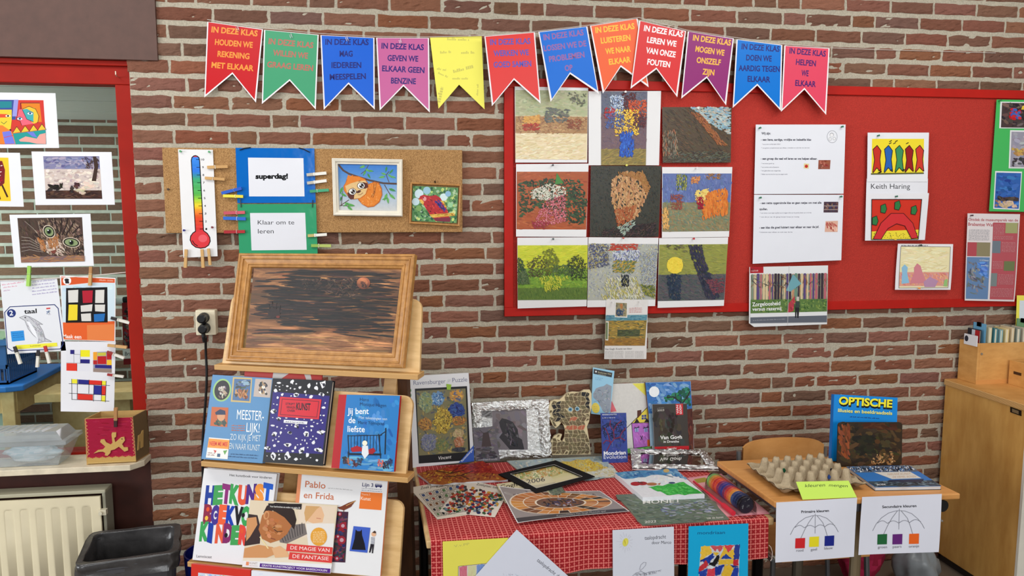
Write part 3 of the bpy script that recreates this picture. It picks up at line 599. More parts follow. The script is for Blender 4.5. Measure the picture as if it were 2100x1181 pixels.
peg(fb, z4((934, 690)), z4((935, 535)), .008, (60, 34, 34), (180, 130, 80), 'dark tipped peg clipped on the rim of the lizard box', 'loose pegs')

# ============================================================ RADIATOR, BINS
r = root('radiator', (-1.6, -.06, .1)); tag(r, 'cream panel radiator with vertical flutes under the sill', 'radiator')
RX1 = wall(.11).at((204, 1016)).x; RZ = wall(.11).at((204, 1018)).z; RC = (228, 215, 182)
mb = MB(); pitch = .0535; n0 = 26
def rf(u, v):
    x = RX1-1.5*(1-u); zz = .1+(RZ-.1)*v; ph = ((RX1-.022-x)/pitch) % 1; d = .0
    if .06 < v < .915 and x < RX1-.03: d = .011*max(0, 1-((ph-.5)/.27)**2)*min(1, (.915-v)/.02, (v-.06)/.02)
    return V((x, -.11+d, zz))
mb.grid(rf, 336, 60, RC); mb.box(RX1-1.5, RX1, -.109, -.098, .1, RZ, RC); mb.build('front_panel', plain('radiator_enamel', RC, .4, vary=.04, sc=4), r, smooth=True)
mb = MB(); mb.box(RX1-1.5, RX1+.016, -.098, -.03, RZ+.006, RZ+.02, (176, 170, 146)); mb.box(RX1+.004, RX1+.016, -.1, -.03, .1, RZ+.012, (150, 146, 128)); mb.build('top_grille', PAINT, r, bevel=.003)
mb = MB(); mb.box(RX1-.004, RX1+.022, -.118, -.1, RZ-.07, RZ-.05, (216, 206, 180)); mb.tube([V((RX1+.004, -.109, RZ-.06)), V((RX1+.004, -.125, RZ-.06))], .007, (216, 206, 180)); mb.build('air_valve', PAINT, r)
z7 = Z(140, 1040, 7.5); BZ = flat(.44); r = root('waste_bin', (-1.05, -.45, 0)); tag(r, 'grey plastic waste bin lined with a black bag below the radiator', 'waste bin')
o = [BZ.at(z7(q)) for q in ((95, 930), (350, 412), (1718, 268), (1692, 705))]
cen = sum(o, V())/4
def ins(k, zz): return [V((cen.x+(q.x-cen.x)*k, cen.y+(q.y-cen.y)*k, zz)) for q in o]
GB = (72, 72, 76)
def loft(mb, rings, c, m=None):
    for A, B in zip(rings, rings[1:]):
        for i in range(len(A)): j = (i+1) % len(A); mb.face([A[i], A[j], B[j], B[i]], c, m)
def rnd(q, k=.16, n=4):
    out = []
    for i in range(4):
        a, b, c = q[i-1], q[i], q[(i+1) % 4]; p0, p1 = b+(a-b)*k, b+(c-b)*k
        for t in range(n+1): t /= n; out.append(p0*(1-t)**2+b*2*t*(1-t)+p1*t*t)
    return out
mb = MB(); loft(mb, [rnd(ins(.9, .44-.012)), rnd(ins(1, .44)), rnd(ins(1.0, .415)), rnd(ins(.985, .413)), rnd(ins(.985, .4)), rnd(ins(.93, .396)), rnd(ins(.76, .0)), rnd(ins(.7, .0))], GB); mb.build('bin_body', PLASTIC, r)
mb = MB(); rings = []
for k, zz, am in ((1.012, .385, .006), (1.012, .447, .003), (.985, .446, .004), (.88, .446, .004), (.85, .40, .012), (.8, .2, .016), (.72, .05, .016)):
    rr = rnd(ins(k, zz), .12, 8); big = []
    for i in range(len(rr)):
        for t in (0, .2, .4, .6, .8): big.append(rr[i].lerp(rr[(i+1) % len(rr)], t))
    rings.append([q+Vector((noise.noise(q*22), noise.noise(q*22+V((5, 5, 5))), .4*noise.noise(q*30)))*am for q in big])
fine = []
for A, B in zip(rings, rings[1:]):
    for t in range(8):
        fine.append([a_.lerp(b_, t/8)+Vector((noise.noise(a_.lerp(b_, t/8)*38), noise.noise(a_.lerp(b_, t/8)*38+V((9, 0, 0))), 0))*(.004 if a_.z > .43 else .011) for a_, b_ in zip(A, B)])
loft(mb, fine, (52, 50, 50)); mb.face(fine[-1], (40, 38, 38)); mb.build('bin_bag', plain('black_bag_film', (62, 60, 60), .26, vary=.15, sc=20, bump=.5, spec=.6), r, smooth=True, merge=True)
bl = flat(.36); r2 = MB(); a0 = bl.at((384, 1131)); 
def circ(c, rx, ry, zz, n=24): return [V((c.x+rx*math.cos(2*math.pi*i/n), c.y+ry*math.sin(2*math.pi*i/n), zz)) for i in range(n)]
r2c = a0+V((.075, .0, 0)); loft(r2, [circ(r2c, .07, .07, 0), circ(r2c, .085, .085, .36), circ(r2c, .08, .08, .36), circ(r2c, .066, .066, .02)], (26, 34, 128)); r2.face(circ(r2c, .066, .066, .02), (20, 26, 100)); tag(r2.build('bucket', PLASTIC, merge=True), 'dark blue plastic bucket between the waste bin and the easel', 'bucket')
# ============================================================ BUNTING
zA, zB, zC = Z(400, 20, 4.2), Z(860, 20, 4.2), Z(1280, 20, 4.2)
KL = 'IN DEZE KLAS'
FLAGS = [
 (zA, [(105, 103), (585, 168), (525, 800), (322, 553), (80, 755)], (196, 24, 32), (236, 150, 62), [(KL, 140, 192, 537, 228), ('HOUDEN WE', 170, 300, 495, 327), ('REKENING', 192, 402, 467, 425), ('MET ELKAAR', 140, 497, 503, 528)], 'red pennant with yellow letters at the window end of the bunting', .016, 0),
 (zA, [(595, 172), (1065, 215), (1040, 860), (815, 612), (575, 812)], (66, 156, 112), (186, 104, 92), [(KL, 632, 293, 1017, 330), ('WILLEN WE', 670, 392, 970, 420), ('GRAAG LEREN', 620, 492, 1015, 527)], 'green pennant with dull red letters in the bunting', .016, 0),
 (zA, [(1080, 218), (1545, 240), (1548, 860), (1322, 640), (1108, 862)], (0, 92, 206), (18, 26, 112), [(KL, 1122, 300, 1495, 303), ('MAG', 1245, 402, 1358, 402), ('IEDEREEN', 1175, 500, 1432, 500), ('MEESPELEN', 1160, 603, 1472, 595)], 'blue pennant with navy letters between green and pink pennants', .016, 0),
 (zA, [(1560, 240), (2015, 243), (2022, 885), (1795, 658), (1590, 868)], (196, 96, 150), (46, 26, 112), [(KL, 1605, 333, 1970, 347), ('GEVEN WE', 1657, 438, 1922, 446), ('ELKAAR GEEN', 1610, 528, 1975, 545), ('BENZINE', 1687, 633, 1902, 640)], 'pink pennant with dark purple letters beside the yellow pennant', .016, 0),
 (zB, [(92, 240), (537, 228), (562, 858), (342, 645), (165, 852)], (244, 236, 104), None, [], 'plain yellow pennant with faint pencil writing', .016, 0),
 (zB, [(560, 228), (995, 193), (1045, 808), (815, 603), (625, 830)], (222, 58, 54), (92, 84, 178), [(KL, 610, 303, 957, 292), ('WERKEN WE', 640, 400, 943, 390), ('GOED SAMEN', 640, 497, 965, 487)], 'shiny red pennant with blue letters beside the yellow pennant', .05, 0),
 (zB, [(1025, 190), (1447, 143), (1545, 722), (1298, 553), (1130, 793)], (0, 106, 208), (150, 98, 158), [(KL, 1072, 262, 1417, 217), ('LOSSEN WE DE', 1073, 357, 1440, 312), ('PROBLEMEN', 1120, 450, 1425, 408), ('OP', 1255, 527, 1322, 520)], 'blue pennant with mauve letters over the covered wagon print', .05, 0),
 (zB, [(1470, 137), (1880, 75), (1975, 667), (1735, 492), (1580, 722)], (236, 98, 52), (246, 190, 62), [(KL, 1518, 200, 1855, 163), ('LUISTEREN', 1565, 290, 1820, 262), ('WE NAAR', 1605, 382, 1823, 358), ('ELKAAR', 1635, 473, 1822, 450)], 'orange pennant with yellow letters, partly behind a red pennant', .048, 0),
 (zC, [(130, 93), (533, 183), (458, 753), (278, 512), (55, 680)], (214, 48, 50), (246, 240, 240), [(KL, 168, 180, 503, 236), ('LEREN WE', 195, 280, 447, 318), ('VAN ONZE', 185, 370, 440, 410), ('FOUTEN', 197, 470, 393, 497)], 'red pennant with white letters overlapping the orange pennant', .056, 0),
 (zC, [(548, 185), (945, 247), (878, 823), (712, 587), (492, 765)], (142, 42, 112), (242, 184, 74), [(KL, 590, 262, 917, 308), ('MOGEN WE', 612, 358, 860, 395), ('ONSZELF', 622, 455, 830, 478), ('ZIJN', 672, 555, 775, 565)], 'purple pennant with yellow letters in the bunting', .05, 0),
 (zC, [(968, 255), (1362, 303), (1350, 870), (1147, 652), (935, 845)], (0, 114, 206), (36, 42, 118), [(KL, 1010, 338, 1337, 362), ('DOEN WE', 1050, 435, 1270, 445), ('AARDIG TEGEN', 985, 525, 1340, 535), ('ELKAAR', 1062, 618, 1258, 625)], 'blue pennant with navy letters beside the crimson pennant', .05, 0),
 (zC, [(1380, 308), (1770, 332), (1740, 905), (1553, 687), (1352, 878)], (220, 70, 96), (72, 32, 104), [(KL, 1422, 375, 1735, 403), ('HELPEN', 1478, 472, 1650, 487), ('WE', 1525, 567, 1587, 572), ('ELKAAR', 1472, 653, 1650, 665)], 'crimson pink pennant with purple letters at the board end of the bunting', .05, 0)]
GBUN = 'pennants of the bunting'
for tf, o, c, tc_, lines, lb, off, _ in FLAGS:
    a = Art(wall(off, 1.2, 2.27), 0, tf); cx, cy = sum(p[0] for p in o)/5, sum(p[1] for p in o)/5
    edge = (238, 232, 234) if tc_ else c
    a.mb.prism([a.pt(p) for p in o], a.pl.N*-.0006, edge)
    if tc_:
        inn = [(o[0][0]+10, o[0][1]+4), (o[1][0]-10, o[1][1]+4), (o[2][0]-11, o[2][1]-26), (o[3][0], o[3][1]-15), (o[4][0]+11, o[4][1]-24)]
        a.poly(inn, c)
    for tx, x0, y0, x1, y1 in lines: a.text(tx, x0, y0, x1, y1, 47, tc_, .03)
    if not tc_:
        PC = (206, 198, 100)
        for x0, y0, x1, y1, h in ((240, 262, 430, 268, 24), (180, 378, 275, 372, 24), (360, 380, 490, 378, 26), (150, 515, 230, 528, 22), (160, 550, 250, 590, 20), (295, 545, 470, 500, 30), (285, 600, 420, 600, 20), (505, 740, 510, 640, 18), (180, 800, 210, 660, 40)): a.scrib(x0, y0, x1, y1, h, PC)
    f = a.build('pennant', GLOSSY if tc_ else PAPER); tag(f, lb, 'pennant', GBUN)
mb = MB(); pts = [wall(.017).at(zA(p)) for p in ((105, 84), (585, 158), (1070, 204), (1550, 230), (2020, 234))]+[wall(.03).at(zB(p)) for p in ((550, 222),)]+[wall(.051).at(zB(p)) for p in ((1000, 186), (1450, 134), (1890, 66))]+[wall(.051).at(zC(p)) for p in ((540, 176), (950, 238), (1368, 294), (1775, 328))]+[wall(.006).at(zC(p)) for p in ((2200, 344), (3200, 372))]
mb.tube(pts, .0011, (214, 206, 196), 5); tag(mb.build('bunting_string', PAPER), 'thin pale string along the tops of the pennants', 'string')
def clip(p, tf, off, ang=20):
    P = wall(off).at(tf(p)); mb = MB(); d = V((math.sin(R(ang)), 0, -math.cos(R(ang)))); s = V((d.z, 0, -d.x))*-.0035
    mb.tube([P-d*.006+s, P+d*.012+s, P+d*.014, P+d*.012-s, P-d*.002-s, P-d*.004, P-d*.002+s*.4, P+d*.009+s*.4], .0006, (210, 206, 210), 5); return mb.build('paper_clip', METAL)
for p, tf, off, lb in (((822, 215), zA, .02, 'wire paper clip on top of the green pennant'), ((1305, 240), zA, .02, 'wire paper clip on top of the blue pennant beside green'), ((1765, 262), zA, .02, 'wire paper clip on top of the pink pennant'), ((362, 152), zA, .02, 'wire paper clip on top of the yellow lettered red pennant')):
    tag(clip(p, tf, off), lb, 'paper clip', 'paper clips of the bunting')

# ============================================================ CORK BOARD AND WHAT HANGS ON IT
mb = MB(); cq = [wall(.02).at(p) for p in ((332, 302.5), (948, 307.5), (948.5, 476), (340.5, 478))]; mb.prism(cq, V((0, .016, 0))); tag(mb.build('cork_board', CORK, bevel=.002), 'long brown cork board mounted on the brick wall', 'cork board')
zt_ = Z(320, 290, 4.375); LP = wall(.024, 1.0, 1.82)
a = Art(LP, 0, zt_); a.sheet([(197, 70), (510, 75), (552, 1030), (245, 1043)], (232, 230, 230))
axis = lambda t, s=0: (352+(395-352)*t+s, 128+(880-128)*t+s*.02)
a.line([(320, 160), (350, 800)], 0.1, (0, 0, 0))
K = (18, 16, 18); out = [(316, 170), (322, 145), (338, 130), (354, 127), (372, 133), (386, 150), (391, 175), (426, 800), (460, 825), (482, 860), (486, 895), (472, 930), (440, 952), (400, 958), (355, 948), (322, 922), (306, 885), (310, 850), (330, 822), (354, 806)]
stops = [(0, (66, 140, 230)), (.2, (50, 120, 220)), (.3, (70, 170, 120)), (.5, (90, 180, 80)), (.58, (170, 210, 60)), (.66, (245, 210, 50)), (.72, (240, 150, 50)), (.82, (228, 80, 44)), (1, (216, 56, 60))]
def ramp(st, t):
    for (a_, c), (b_, d) in zip(st, st[1:]):
        if t <= b_: k = (t-a_)/(b_-a_); return tuple(c[i]+(d[i]-c[i])*k for i in range(3))
    return st[-1][1]
a.poly(out, (216, 60, 66))
for i in range(40):
    t0, t1 = i/40, (i+1)/40; y0, y1 = 140+(806-140)*t0, 140+(806-140)*t1; l0, l1, r0, r1 = 317+37*t0, 317+37*t1, 389+37*t0, 389+37*t1
    a.up(.1); a.mb.face([a.pt(p) for p in ((l0, y0), (r0, y0), (r1, y1), (l1, y1))], jit(ramp(stops, (t0+t1)/2), 6))
a.ell(396, 880, 84, 70, (218, 60, 66)); a.ell(420, 870, 40, 34, (232, 96, 104)); a.line(out, 8, K, True); a.line([(326, 890), (345, 920), (372, 936)], 7, K)
for i in range(10):
    y = 163+69.2*i; x = 392+3.7*i; a.line([(x-32, y), (x, y)], 5, K); n_ = str(10-i); a.text(n_, x+(12 if i == 0 else 18), y+8, x+(40 if i == 0 else 32), y+8, 17, K, .01)
tag(a.build('thermometer_chart', LAMI), 'white strip with rainbow coloured thermometer pinned on the cork board', 'chart')
BL_, GR_ = (0, 100, 186), (52, 152, 106)
a = Art(LP, 0, zt_); a.sheet([(713, 57), (1420, 62), (1432, 550), (730, 553)], BL_, .0008); a.poly([(825, 145), (1322, 150), (1332, 493), (835, 493)], (228, 228, 234)); a.text('superdag!', 892, 334, 1184, 332, 42, (16, 16, 18), .05)
r = a.build('hanging_sign', LAMI); tag(r, 'blue laminated sign with white panel hanging on the cork board', 'sign')
a = Art(LP, .001, zt_); a.sheet([(730, 562), (1435, 560), (1450, 1020), (748, 1030)], GR_, .0008); a.poly([(843, 642), (1338, 640), (1352, 972), (857, 977)], (226, 226, 232)); a.text('Klaar om te', 912, 745, 1240, 744, 38, (60, 60, 66)); a.text('leren', 914, 826, 1056, 824, 40, (60, 60, 66))
tag(a.build('hanging_sign', LAMI), 'green laminated sign with white panel below the blue sign', 'sign')
for q, lb in ((((750, 78), (790, 62), (850, 54)), 'black cord at the top corner of the blue sign near the thermometer'), (((1280, 58), (1320, 68), (1380, 98)), 'black cord at the top corner of the blue sign near sloth picture'), (((762, 590), (760, 555), (757, 515)), 'black tie joining blue and green signs, side of the thermometer'), (((1402, 592), (1404, 560), (1406, 525)), 'black tie joining blue and green signs, side of the sloth')):
    mb = MB(); mb.tube([LP.at(zt_(p), .004) for p in q], .0018, (20, 20, 24), 6); tag(mb.build('cord_tie', PLASTIC), lb, 'cord', 'ties of the hanging signs')
gp = 'pegs on the thermometer and signs'
for p0, p1, c, d, lb in (((460, 232), (645, 226), WD, (196, 150, 92), 'wooden peg beside the nine of the thermometer'), ((440, 328), (618, 340), WD, (196, 150, 92), 'wooden peg beside the eight of the thermometer'),
  ((270, 968), (264, 1132), WD, WD, 'wooden peg at the foot of the thermometer, on its outer corner'), ((412, 966), (424, 1132), WD, WD, 'wooden peg in the middle of the thermometer foot'), ((470, 960), (486, 1110), WD, WD, 'wooden peg at the thermometer foot, nearest the signs'),
  ((768, 420), (590, 465), (30, 84, 190), (30, 90, 196), 'blue peg above the yellow peg on the blue sign'), ((782, 494), (604, 488), (232, 214, 60), (236, 220, 70), 'yellow peg on the lower edge of the blue sign'),
  ((798, 636), (610, 642), (206, 86, 100), (196, 80, 96), 'pink peg on the top of the green sign'), ((806, 694), (606, 688), (30, 100, 200), (30, 104, 204), 'blue peg under the pink peg on the green sign'), ((798, 808), (612, 812), (176, 30, 40), (170, 28, 38), 'dark red peg low on the green sign'),
  ((1352, 300), (1528, 284), (190, 184, 170), (234, 230, 220), 'white peg on the blue sign, upper of two'), ((1356, 374), (1530, 352), (190, 184, 170), (234, 230, 220), 'white peg on the blue sign, lower of two'), ((1380, 448), (1550, 436), (60, 150, 110), (66, 160, 116), 'green peg at the lower edge of the blue sign'),
  ((1362, 846), (1532, 834), (196, 176, 110), (234, 230, 220), 'white peg with pale wooden jaw on the green sign'), ((1392, 934), (1570, 936), (140, 180, 80), (176, 190, 100), 'yellow green peg at the foot of the green sign')):
    peg(LP, zt_(p0), zt_(p1), .007, c, d, lb, gp)
def pin(pl, p, off, c, lb, group='push pins', r=.0042):
    P = pl.at(p, off); N = pl.N; mb = MB(); mb.tube([P, P+N*.003, P+N*.004, P+N*.009, P+N*.0105], [r*.75, r*.75, r*.45, r*.6, r], c, 10); tag(mb.build('push_pin', PLASTIC), lb, 'push pin', group)
for p, c, lb in (((225, 90), (90, 160, 110), 'green push pin at the thermometer top near the board end'), ((482, 95), (90, 160, 110), 'green push pin at the thermometer top near the blue sign'), ((257, 797), (40, 36, 120), 'dark blue push pin beside the thermometer bulb'), ((509, 770), (120, 40, 50), 'dark red push pin beside the thermometer bulb'), ((115, 430), (70, 50, 36), 'dark push pin alone on the cork beside the thermometer')):
    pin(LP, zt_(p), 0 if p[0] > 150 else -.006, c, lb)
zs = Z(640, 290, 4.375)
def frame(name, pl, quad, prof, mat, parent, tf):
    """moulding: prof = list of (inset fraction, height)"""
    mb = MB(); cx = [sum(p[i] for p in quad)/4 for i in (0, 1)]; P = [pl.at(tf(p)) for p in quad]; cen = sum(P, V())/4; W = (P[1]-P[0]).length; H = (P[3]-P[0]).length
    ux, uy = (P[1]-P[0]).normalized(), (P[3]-P[0]).normalized(); sg = ((1, 1), (-1, 1), (-1, -1), (1, -1))
    rings = [[P[i]+ux*d*sg[i][0]+uy*d*sg[i][1]+pl.N*h for i in range(4)] for d, h in prof]; loft(mb, rings, (240, 236, 226)); return mb.build(name, mat, parent), [P[i]+ux*prof[-1][0]*sg[i][0]+uy*prof[-1][0]*sg[i][1] for i in range(4)]
WHF = plain('white_frame_lacquer', (232, 224, 206), .35, vary=.03)
SP = wall(.022); r = root('framed_picture', SP.at(zs((500, 670)))); tag(r, 'white framed sloth picture on the cork board', 'picture')
frame('moulding', SP, [(180, 152), (812, 163), (812, 673), (195, 665)], [(0, 0), (0, .016), (.004, .02), (.012, .018), (.015, .012), (.020, .012), (.022, .006)], WHF, r, zs)
a = Art(SP, .005, zs); q = [(230, 200), (765, 206), (768, 630), (236, 628)]; a.sheet(q, (150, 176, 206), .002)
for i in range(24): v = i/24; a.poly([quadpt(q, 0, v), quadpt(q, 1, v), quadpt(q, 1, v+1/24), quadpt(q, 0, v+1/24)], ramp([(0, (58, 120, 198)), (.4, (110, 156, 206)), (.7, (176, 190, 204)), (1, (202, 200, 196))], v), .1)
BRN = (84, 66, 62); OR, OR2, TAN2 = (222, 128, 44), (188, 98, 34), (222, 186, 128)
a.line([(240, 212), (280, 260), (330, 290), (420, 320), (520, 350), (640, 375), (757, 380)], 17, BRN); a.line([(505, 215), (480, 260), (440, 290)], 6, BRN); a.line([(690, 365), (665, 300), (690, 270)], 6, BRN); a.line([(650, 390), (690, 460), (740, 515)], 7, BRN); a.line([(250, 578), (330, 525)], 7, BRN); a.line([(262, 578), (276, 450)], 6, BRN); a.line([(262, 574), (330, 580)], 6, BRN)
LF = [(94, 168, 84), (70, 146, 80), (110, 180, 96)]
for x, y, an, l in ((450, 228, 160, 30), (500, 260, 30, 28), (470, 285, 120, 26), (510, 310, 60, 26), (530, 265, 10, 24), (665, 250, 100, 26), (640, 290, 200, 26), (625, 320, 170, 30), (710, 270, 130, 26), (730, 320, 20, 24), (700, 310, 40, 26), (720, 435, 20, 34), (720, 495, 40, 36), (660, 500, 110, 36), (680, 530, 80, 30), (650, 515, 160, 24), (262, 440, 110, 34), (258, 515, 100, 22), (285, 480, 30, 30), (320, 560, 20, 30), (350, 572, 10, 36), (340, 600, 40, 32), (300, 570, 150, 24)):
    c, s_ = math.cos(R(an)), math.sin(R(an)); lf = [(x+c*p*l-s_*q_*l*.35, y+s_*p*l+c*q_*l*.35) for p, q_ in ((-1, 0), (-.4, 1), (.3, .8), (1, 0), (.3, -.8), (-.4, -1))]; a.poly(lf, random.choice(LF)); a.line([(x-c*l, y-s_*l), (x+c*l*.9, y+s_*l*.9)], 2.5, (40, 100, 60))
body = [(520, 375), (560, 360), (600, 370), (625, 420), (630, 480), (605, 545), (555, 585), (500, 592), (450, 565), (415, 525), (400, 480), (430, 430)]
a.poly(body, OR2); a.poly([(515+(x-515)*.93, 480+(y-480)*.93) for x, y in body], OR); a.strokes(body, [(236, 152, 70), (206, 112, 40), (240, 164, 84)], 60, 16, 6, 70, .8)
a.line([(575, 375), (565, 440), (530, 500)], 4, (96, 50, 26)); a.line([(555, 378), (555, 450)], 4, (96, 50, 26)); a.line([(566, 450), (545, 505)], 4, (96, 50, 26))
head = [(300, 370), (315, 325), (360, 308), (420, 312), (475, 335), (502, 375), (505, 430), (480, 480), (430, 512), (370, 520), (320, 490), (285, 440), (282, 400)]
a.poly(head, OR2); a.poly([(393+(x-393)*.95, 415+(y-415)*.95) for x, y in head], OR); a.poly([(310, 340), (322, 300), (345, 310), (370, 300), (350, 335)], OR)
a.poly([(298, 400), (350, 375), (420, 355), (480, 350), (500, 400), (480, 470), (430, 508), (370, 515), (320, 480)], TAN2)
DK = (92, 44, 36); a.poly([(315, 460), (350, 450), (380, 470), (375, 515), (345, 520), (325, 500)], DK); a.poly([(430, 390), (460, 365), (495, 375), (505, 410), (475, 425), (440, 415)], DK)
for cx, cy in ((362, 450), (440, 397)): a.ell(cx, cy, 36, 31, (30, 20, 22)); a.ell(cx, cy, 31, 27, (238, 236, 232)); a.ell(cx+4, cy, 20, 21, (40, 26, 26)); a.ell(cx-6, cy-7, 7, 7, (240, 240, 240)); a.ell(cx+12, cy+8, 4, 4, (240, 240, 240))
a.ell(418, 450, 22, 11, (80, 40, 34), -25); a.line([(410, 478), (435, 478), (455, 460)], 3.5, (110, 60, 40)); a.line([(345, 425), (370, 418)], 5, (110, 70, 40)); a.line([(418, 358), (432, 354)], 5, (110, 70, 40))
a.build('canvas_print', CANVAS, r)
PP = wall(.022); r = root('framed_picture', PP.at(zs((1100, 745)))); tag(r, 'small pine framed parrot picture at the corner of the cork board', 'picture')
frame('moulding', PP, [(883, 367), (1338, 388), (1322, 762), (872, 737)], [(0, 0), (0, .012), (.003, .015), (.006, .013), (.0075, .006)], plain('pine_moulding', (186, 134, 78), .45, vary=.12, sc=60), r, zs)
a = Art(PP, .004, zs); q = [(905, 398), (1312, 415), (1298, 732), (895, 712)]; a.sheet(q, (96, 140, 84), .001)
band(a, q, 0, 1, [(60, 110, 60), (110, 160, 100), (160, 190, 150), (40, 84, 60), (190, 206, 120)], 150, 36, 24, 40, 1.5, base=(90, 140, 84))
for x, y, s_, c in ((960, 470, 40, (200, 220, 226)), (1030, 440, 34, (150, 190, 206)), (1180, 500, 34, (206, 226, 226)), (1220, 470, 26, (140, 180, 210)), (1240, 570, 24, (150, 200, 150)), (930, 540, 34, (190, 214, 220)), (960, 600, 26, (120, 160, 90)), (1270, 640, 18, (206, 220, 150))): a.ell(x, y, s_, s_, c)
par = [(955, 520), (970, 490), (1000, 478), (1060, 490), (1110, 480), (1150, 505), (1190, 570), (1220, 630), (1240, 720), (1110, 715), (1060, 660), (1020, 600), (985, 540)]
a.poly(par, (176, 34, 40)); a.strokes(par, [(200, 40, 44), (150, 26, 36), (120, 20, 40), (210, 70, 60)], 70, 26, 9, 50, .5); a.strokes([(1090, 530), (1150, 520), (1225, 640), (1170, 630)], [(40, 40, 120), (60, 50, 150), (30, 26, 80)], 40, 30, 9, 50, .4); a.strokes([(1140, 520), (1190, 540), (1215, 600), (1180, 590)], [(220, 170, 60), (206, 150, 50)], 14, 22, 8, 50, .3)
a.poly([(955, 520), (985, 520), (1005, 545), (995, 570), (975, 545)], (226, 176, 80)); a.ell(1010, 515, 16, 20, (226, 150, 150)); a.ell(1000, 505, 5, 5, (20, 20, 20)); a.poly([(1050, 655), (1270, 640), (1285, 665), (1080, 685)], (206, 160, 60)); a.strokes([(1050, 655), (1270, 640), (1285, 665), (1080, 685)], [(230, 190, 90), (170, 120, 40)], 24, 30, 8, -4, .2); a.poly([(1085, 690), (1245, 680), (1235, 722), (1120, 715)], (120, 40, 60))
a.build('photo_print', GLOSSY, r)
mb = MB(); h = PP.at(zs((1103, 366))); mb.tube([h+V((0, -.002, -.006)), h+V((0, -.006, 0)), h+V((0, -.002, .005))], .0022, (24, 22, 24), 7); mb.build('hanging_eye', METAL, r)

# wall plugs, screws and paint specks
def wallplug(p, lb):
    P = wall(.001).at(p); mb = MB(); ring = lambda rr, y: [P+V((rr*math.cos(2*math.pi*i/14), y, rr*math.sin(2*math.pi*i/14))) for i in range(14)]
    loft(mb, [ring(.0045, .004), ring(.0045, -.007), ring(.0022, -.007), ring(.0022, .003)], (222, 212, 190)); mb.face(ring(.0023, -.003), (60, 56, 50)); tag(mb.build('wall_plug', PLASTIC), lb, 'wall plug', 'wall plugs in the bricks')
wallplug(zs((488, 1008)), 'pale round wall plug just above the easel picture')
wallplug(zs((430, 910)), 'pale broken wall plug below the cork board')
mb = MB(); P = wall(.008).at((237, 155)); mb.tube([V((P.x, .03, P.z)), V((P.x, .0, P.z)), V((P.x, -.006, P.z+.004)), V((P.x, -.006, P.z+.016))], .0022, (216, 200, 180), 7); tag(mb.build('cup_hook', METAL), 'small pale hook screwed into the red window top rail', 'hook')

# ============================================================ SOCKET AND CORD
KP = wall(.012); r = root('power_socket', KP.at((421, 688))); tag(r, 'cream double wall socket beside the easel', 'socket')
mb = MB(); q = [(400, 636), (441, 636), (443, 687), (402, 688)]; P = [KP.at(p, .03) for p in q]; mb.prism(P, V((0, .04, 0)), (226, 216, 190)); mb.build('cover_plate', plain('cream_plastic', (228, 216, 188), .35, vary=.02), r, bevel=.004)
for i, p in enumerate(((419, 651), (421, 672))):
    P = KP.at(p, .03); mb = MB(); mb.tube([P, P+KP.N*.012, P+KP.N*.013, P+KP.N*.04, P+KP.N*.044], [.02, .02, .0185, .017, .012], (22, 22, 24), 18); d = P+KP.N*.03
    if i == 1: mb.tube([d, d+V((0, 0, -.03)), d+V((0, .004, -.05))], [.008, .007, .005], (22, 22, 24), 10)
    tag(mb.build('power_plug', PLASTIC), ('black plug in the upper hole of the wall socket', 'black plug with a cord hanging from the lower socket hole')[i], 'plug', 'plugs in the socket')
mb = MB(); d = KP.at((422, 690), .04); pts = [d]+[wall(.03).at(p) for p in ((422, 720), (424, 770), (421, 830), (417, 880), (415, 930), (416, 990), (412, 1060))]; sm = []
for i in range(len(pts)-1):
    for k in range(4): t = k/4; a_ = pts[max(i-1, 0)]; b_, c_ = pts[i], pts[i+1]; d_ = pts[min(i+2, len(pts)-1)]; sm.append(.5*((2*b_)+(c_-a_)*t+(2*a_-5*b_+4*c_-d_)*t*t+(3*b_-a_-3*c_+d_)*t**3))
mb.tube(sm+[pts[-1]], .0048, (20, 20, 22), 8); tag(mb.build('power_cable', PLASTIC, smooth=True), 'black power cord hanging down the bricks from the socket', 'cord')

# ============================================================ RED PIN BOARD
BT, BB, BX0, BX1 = 2.103, 1.163, .381, 3.2
r = root('pin_board', (1.6, -.02, BB)); tag(r, 'large red pin board on the brick wall', 'pin board')
FRM = plain('red_board_frame', (176, 30, 22), .5, vary=.04, sc=10, spec=.15)
mb = MB(); mb.box(BX0, BX1, -.016, -.004, BB, BT); mb.build('felt_panel', FELT, r)
for n_, b in (('frame_bar', (BX0, BX1, BT-.036, BT)), ('frame_bar', (BX0, BX1, BB, BB+.036)), ('frame_bar', (BX0, BX0+.036, BB+.036, BT-.036))):
    mb = MB(); mb.box(b[0], b[1], -.026, -.004, b[2], b[3]); mb.build(n_, FRM, r, bevel=.002)
RP = wall(.0275, .5, 2.1); zv = Z(1010, 160, 3.578); zw = Z(1010, 470, 3.937); zr = Z(1500, 180, 2.3617)
WS = (228, 226, 226); GCAL = 'calendar prints on the red board'
def calprint(tf, quad, art, base, paint, lb, off=0):
    a = Art(RP, off, tf); a.sheet(quad, WS); a.poly(art, base); a.clip = art; paint(a, art); a.clip = None; tag(a.build('calendar_print', GLOSSY), lb, 'print', GCAL)
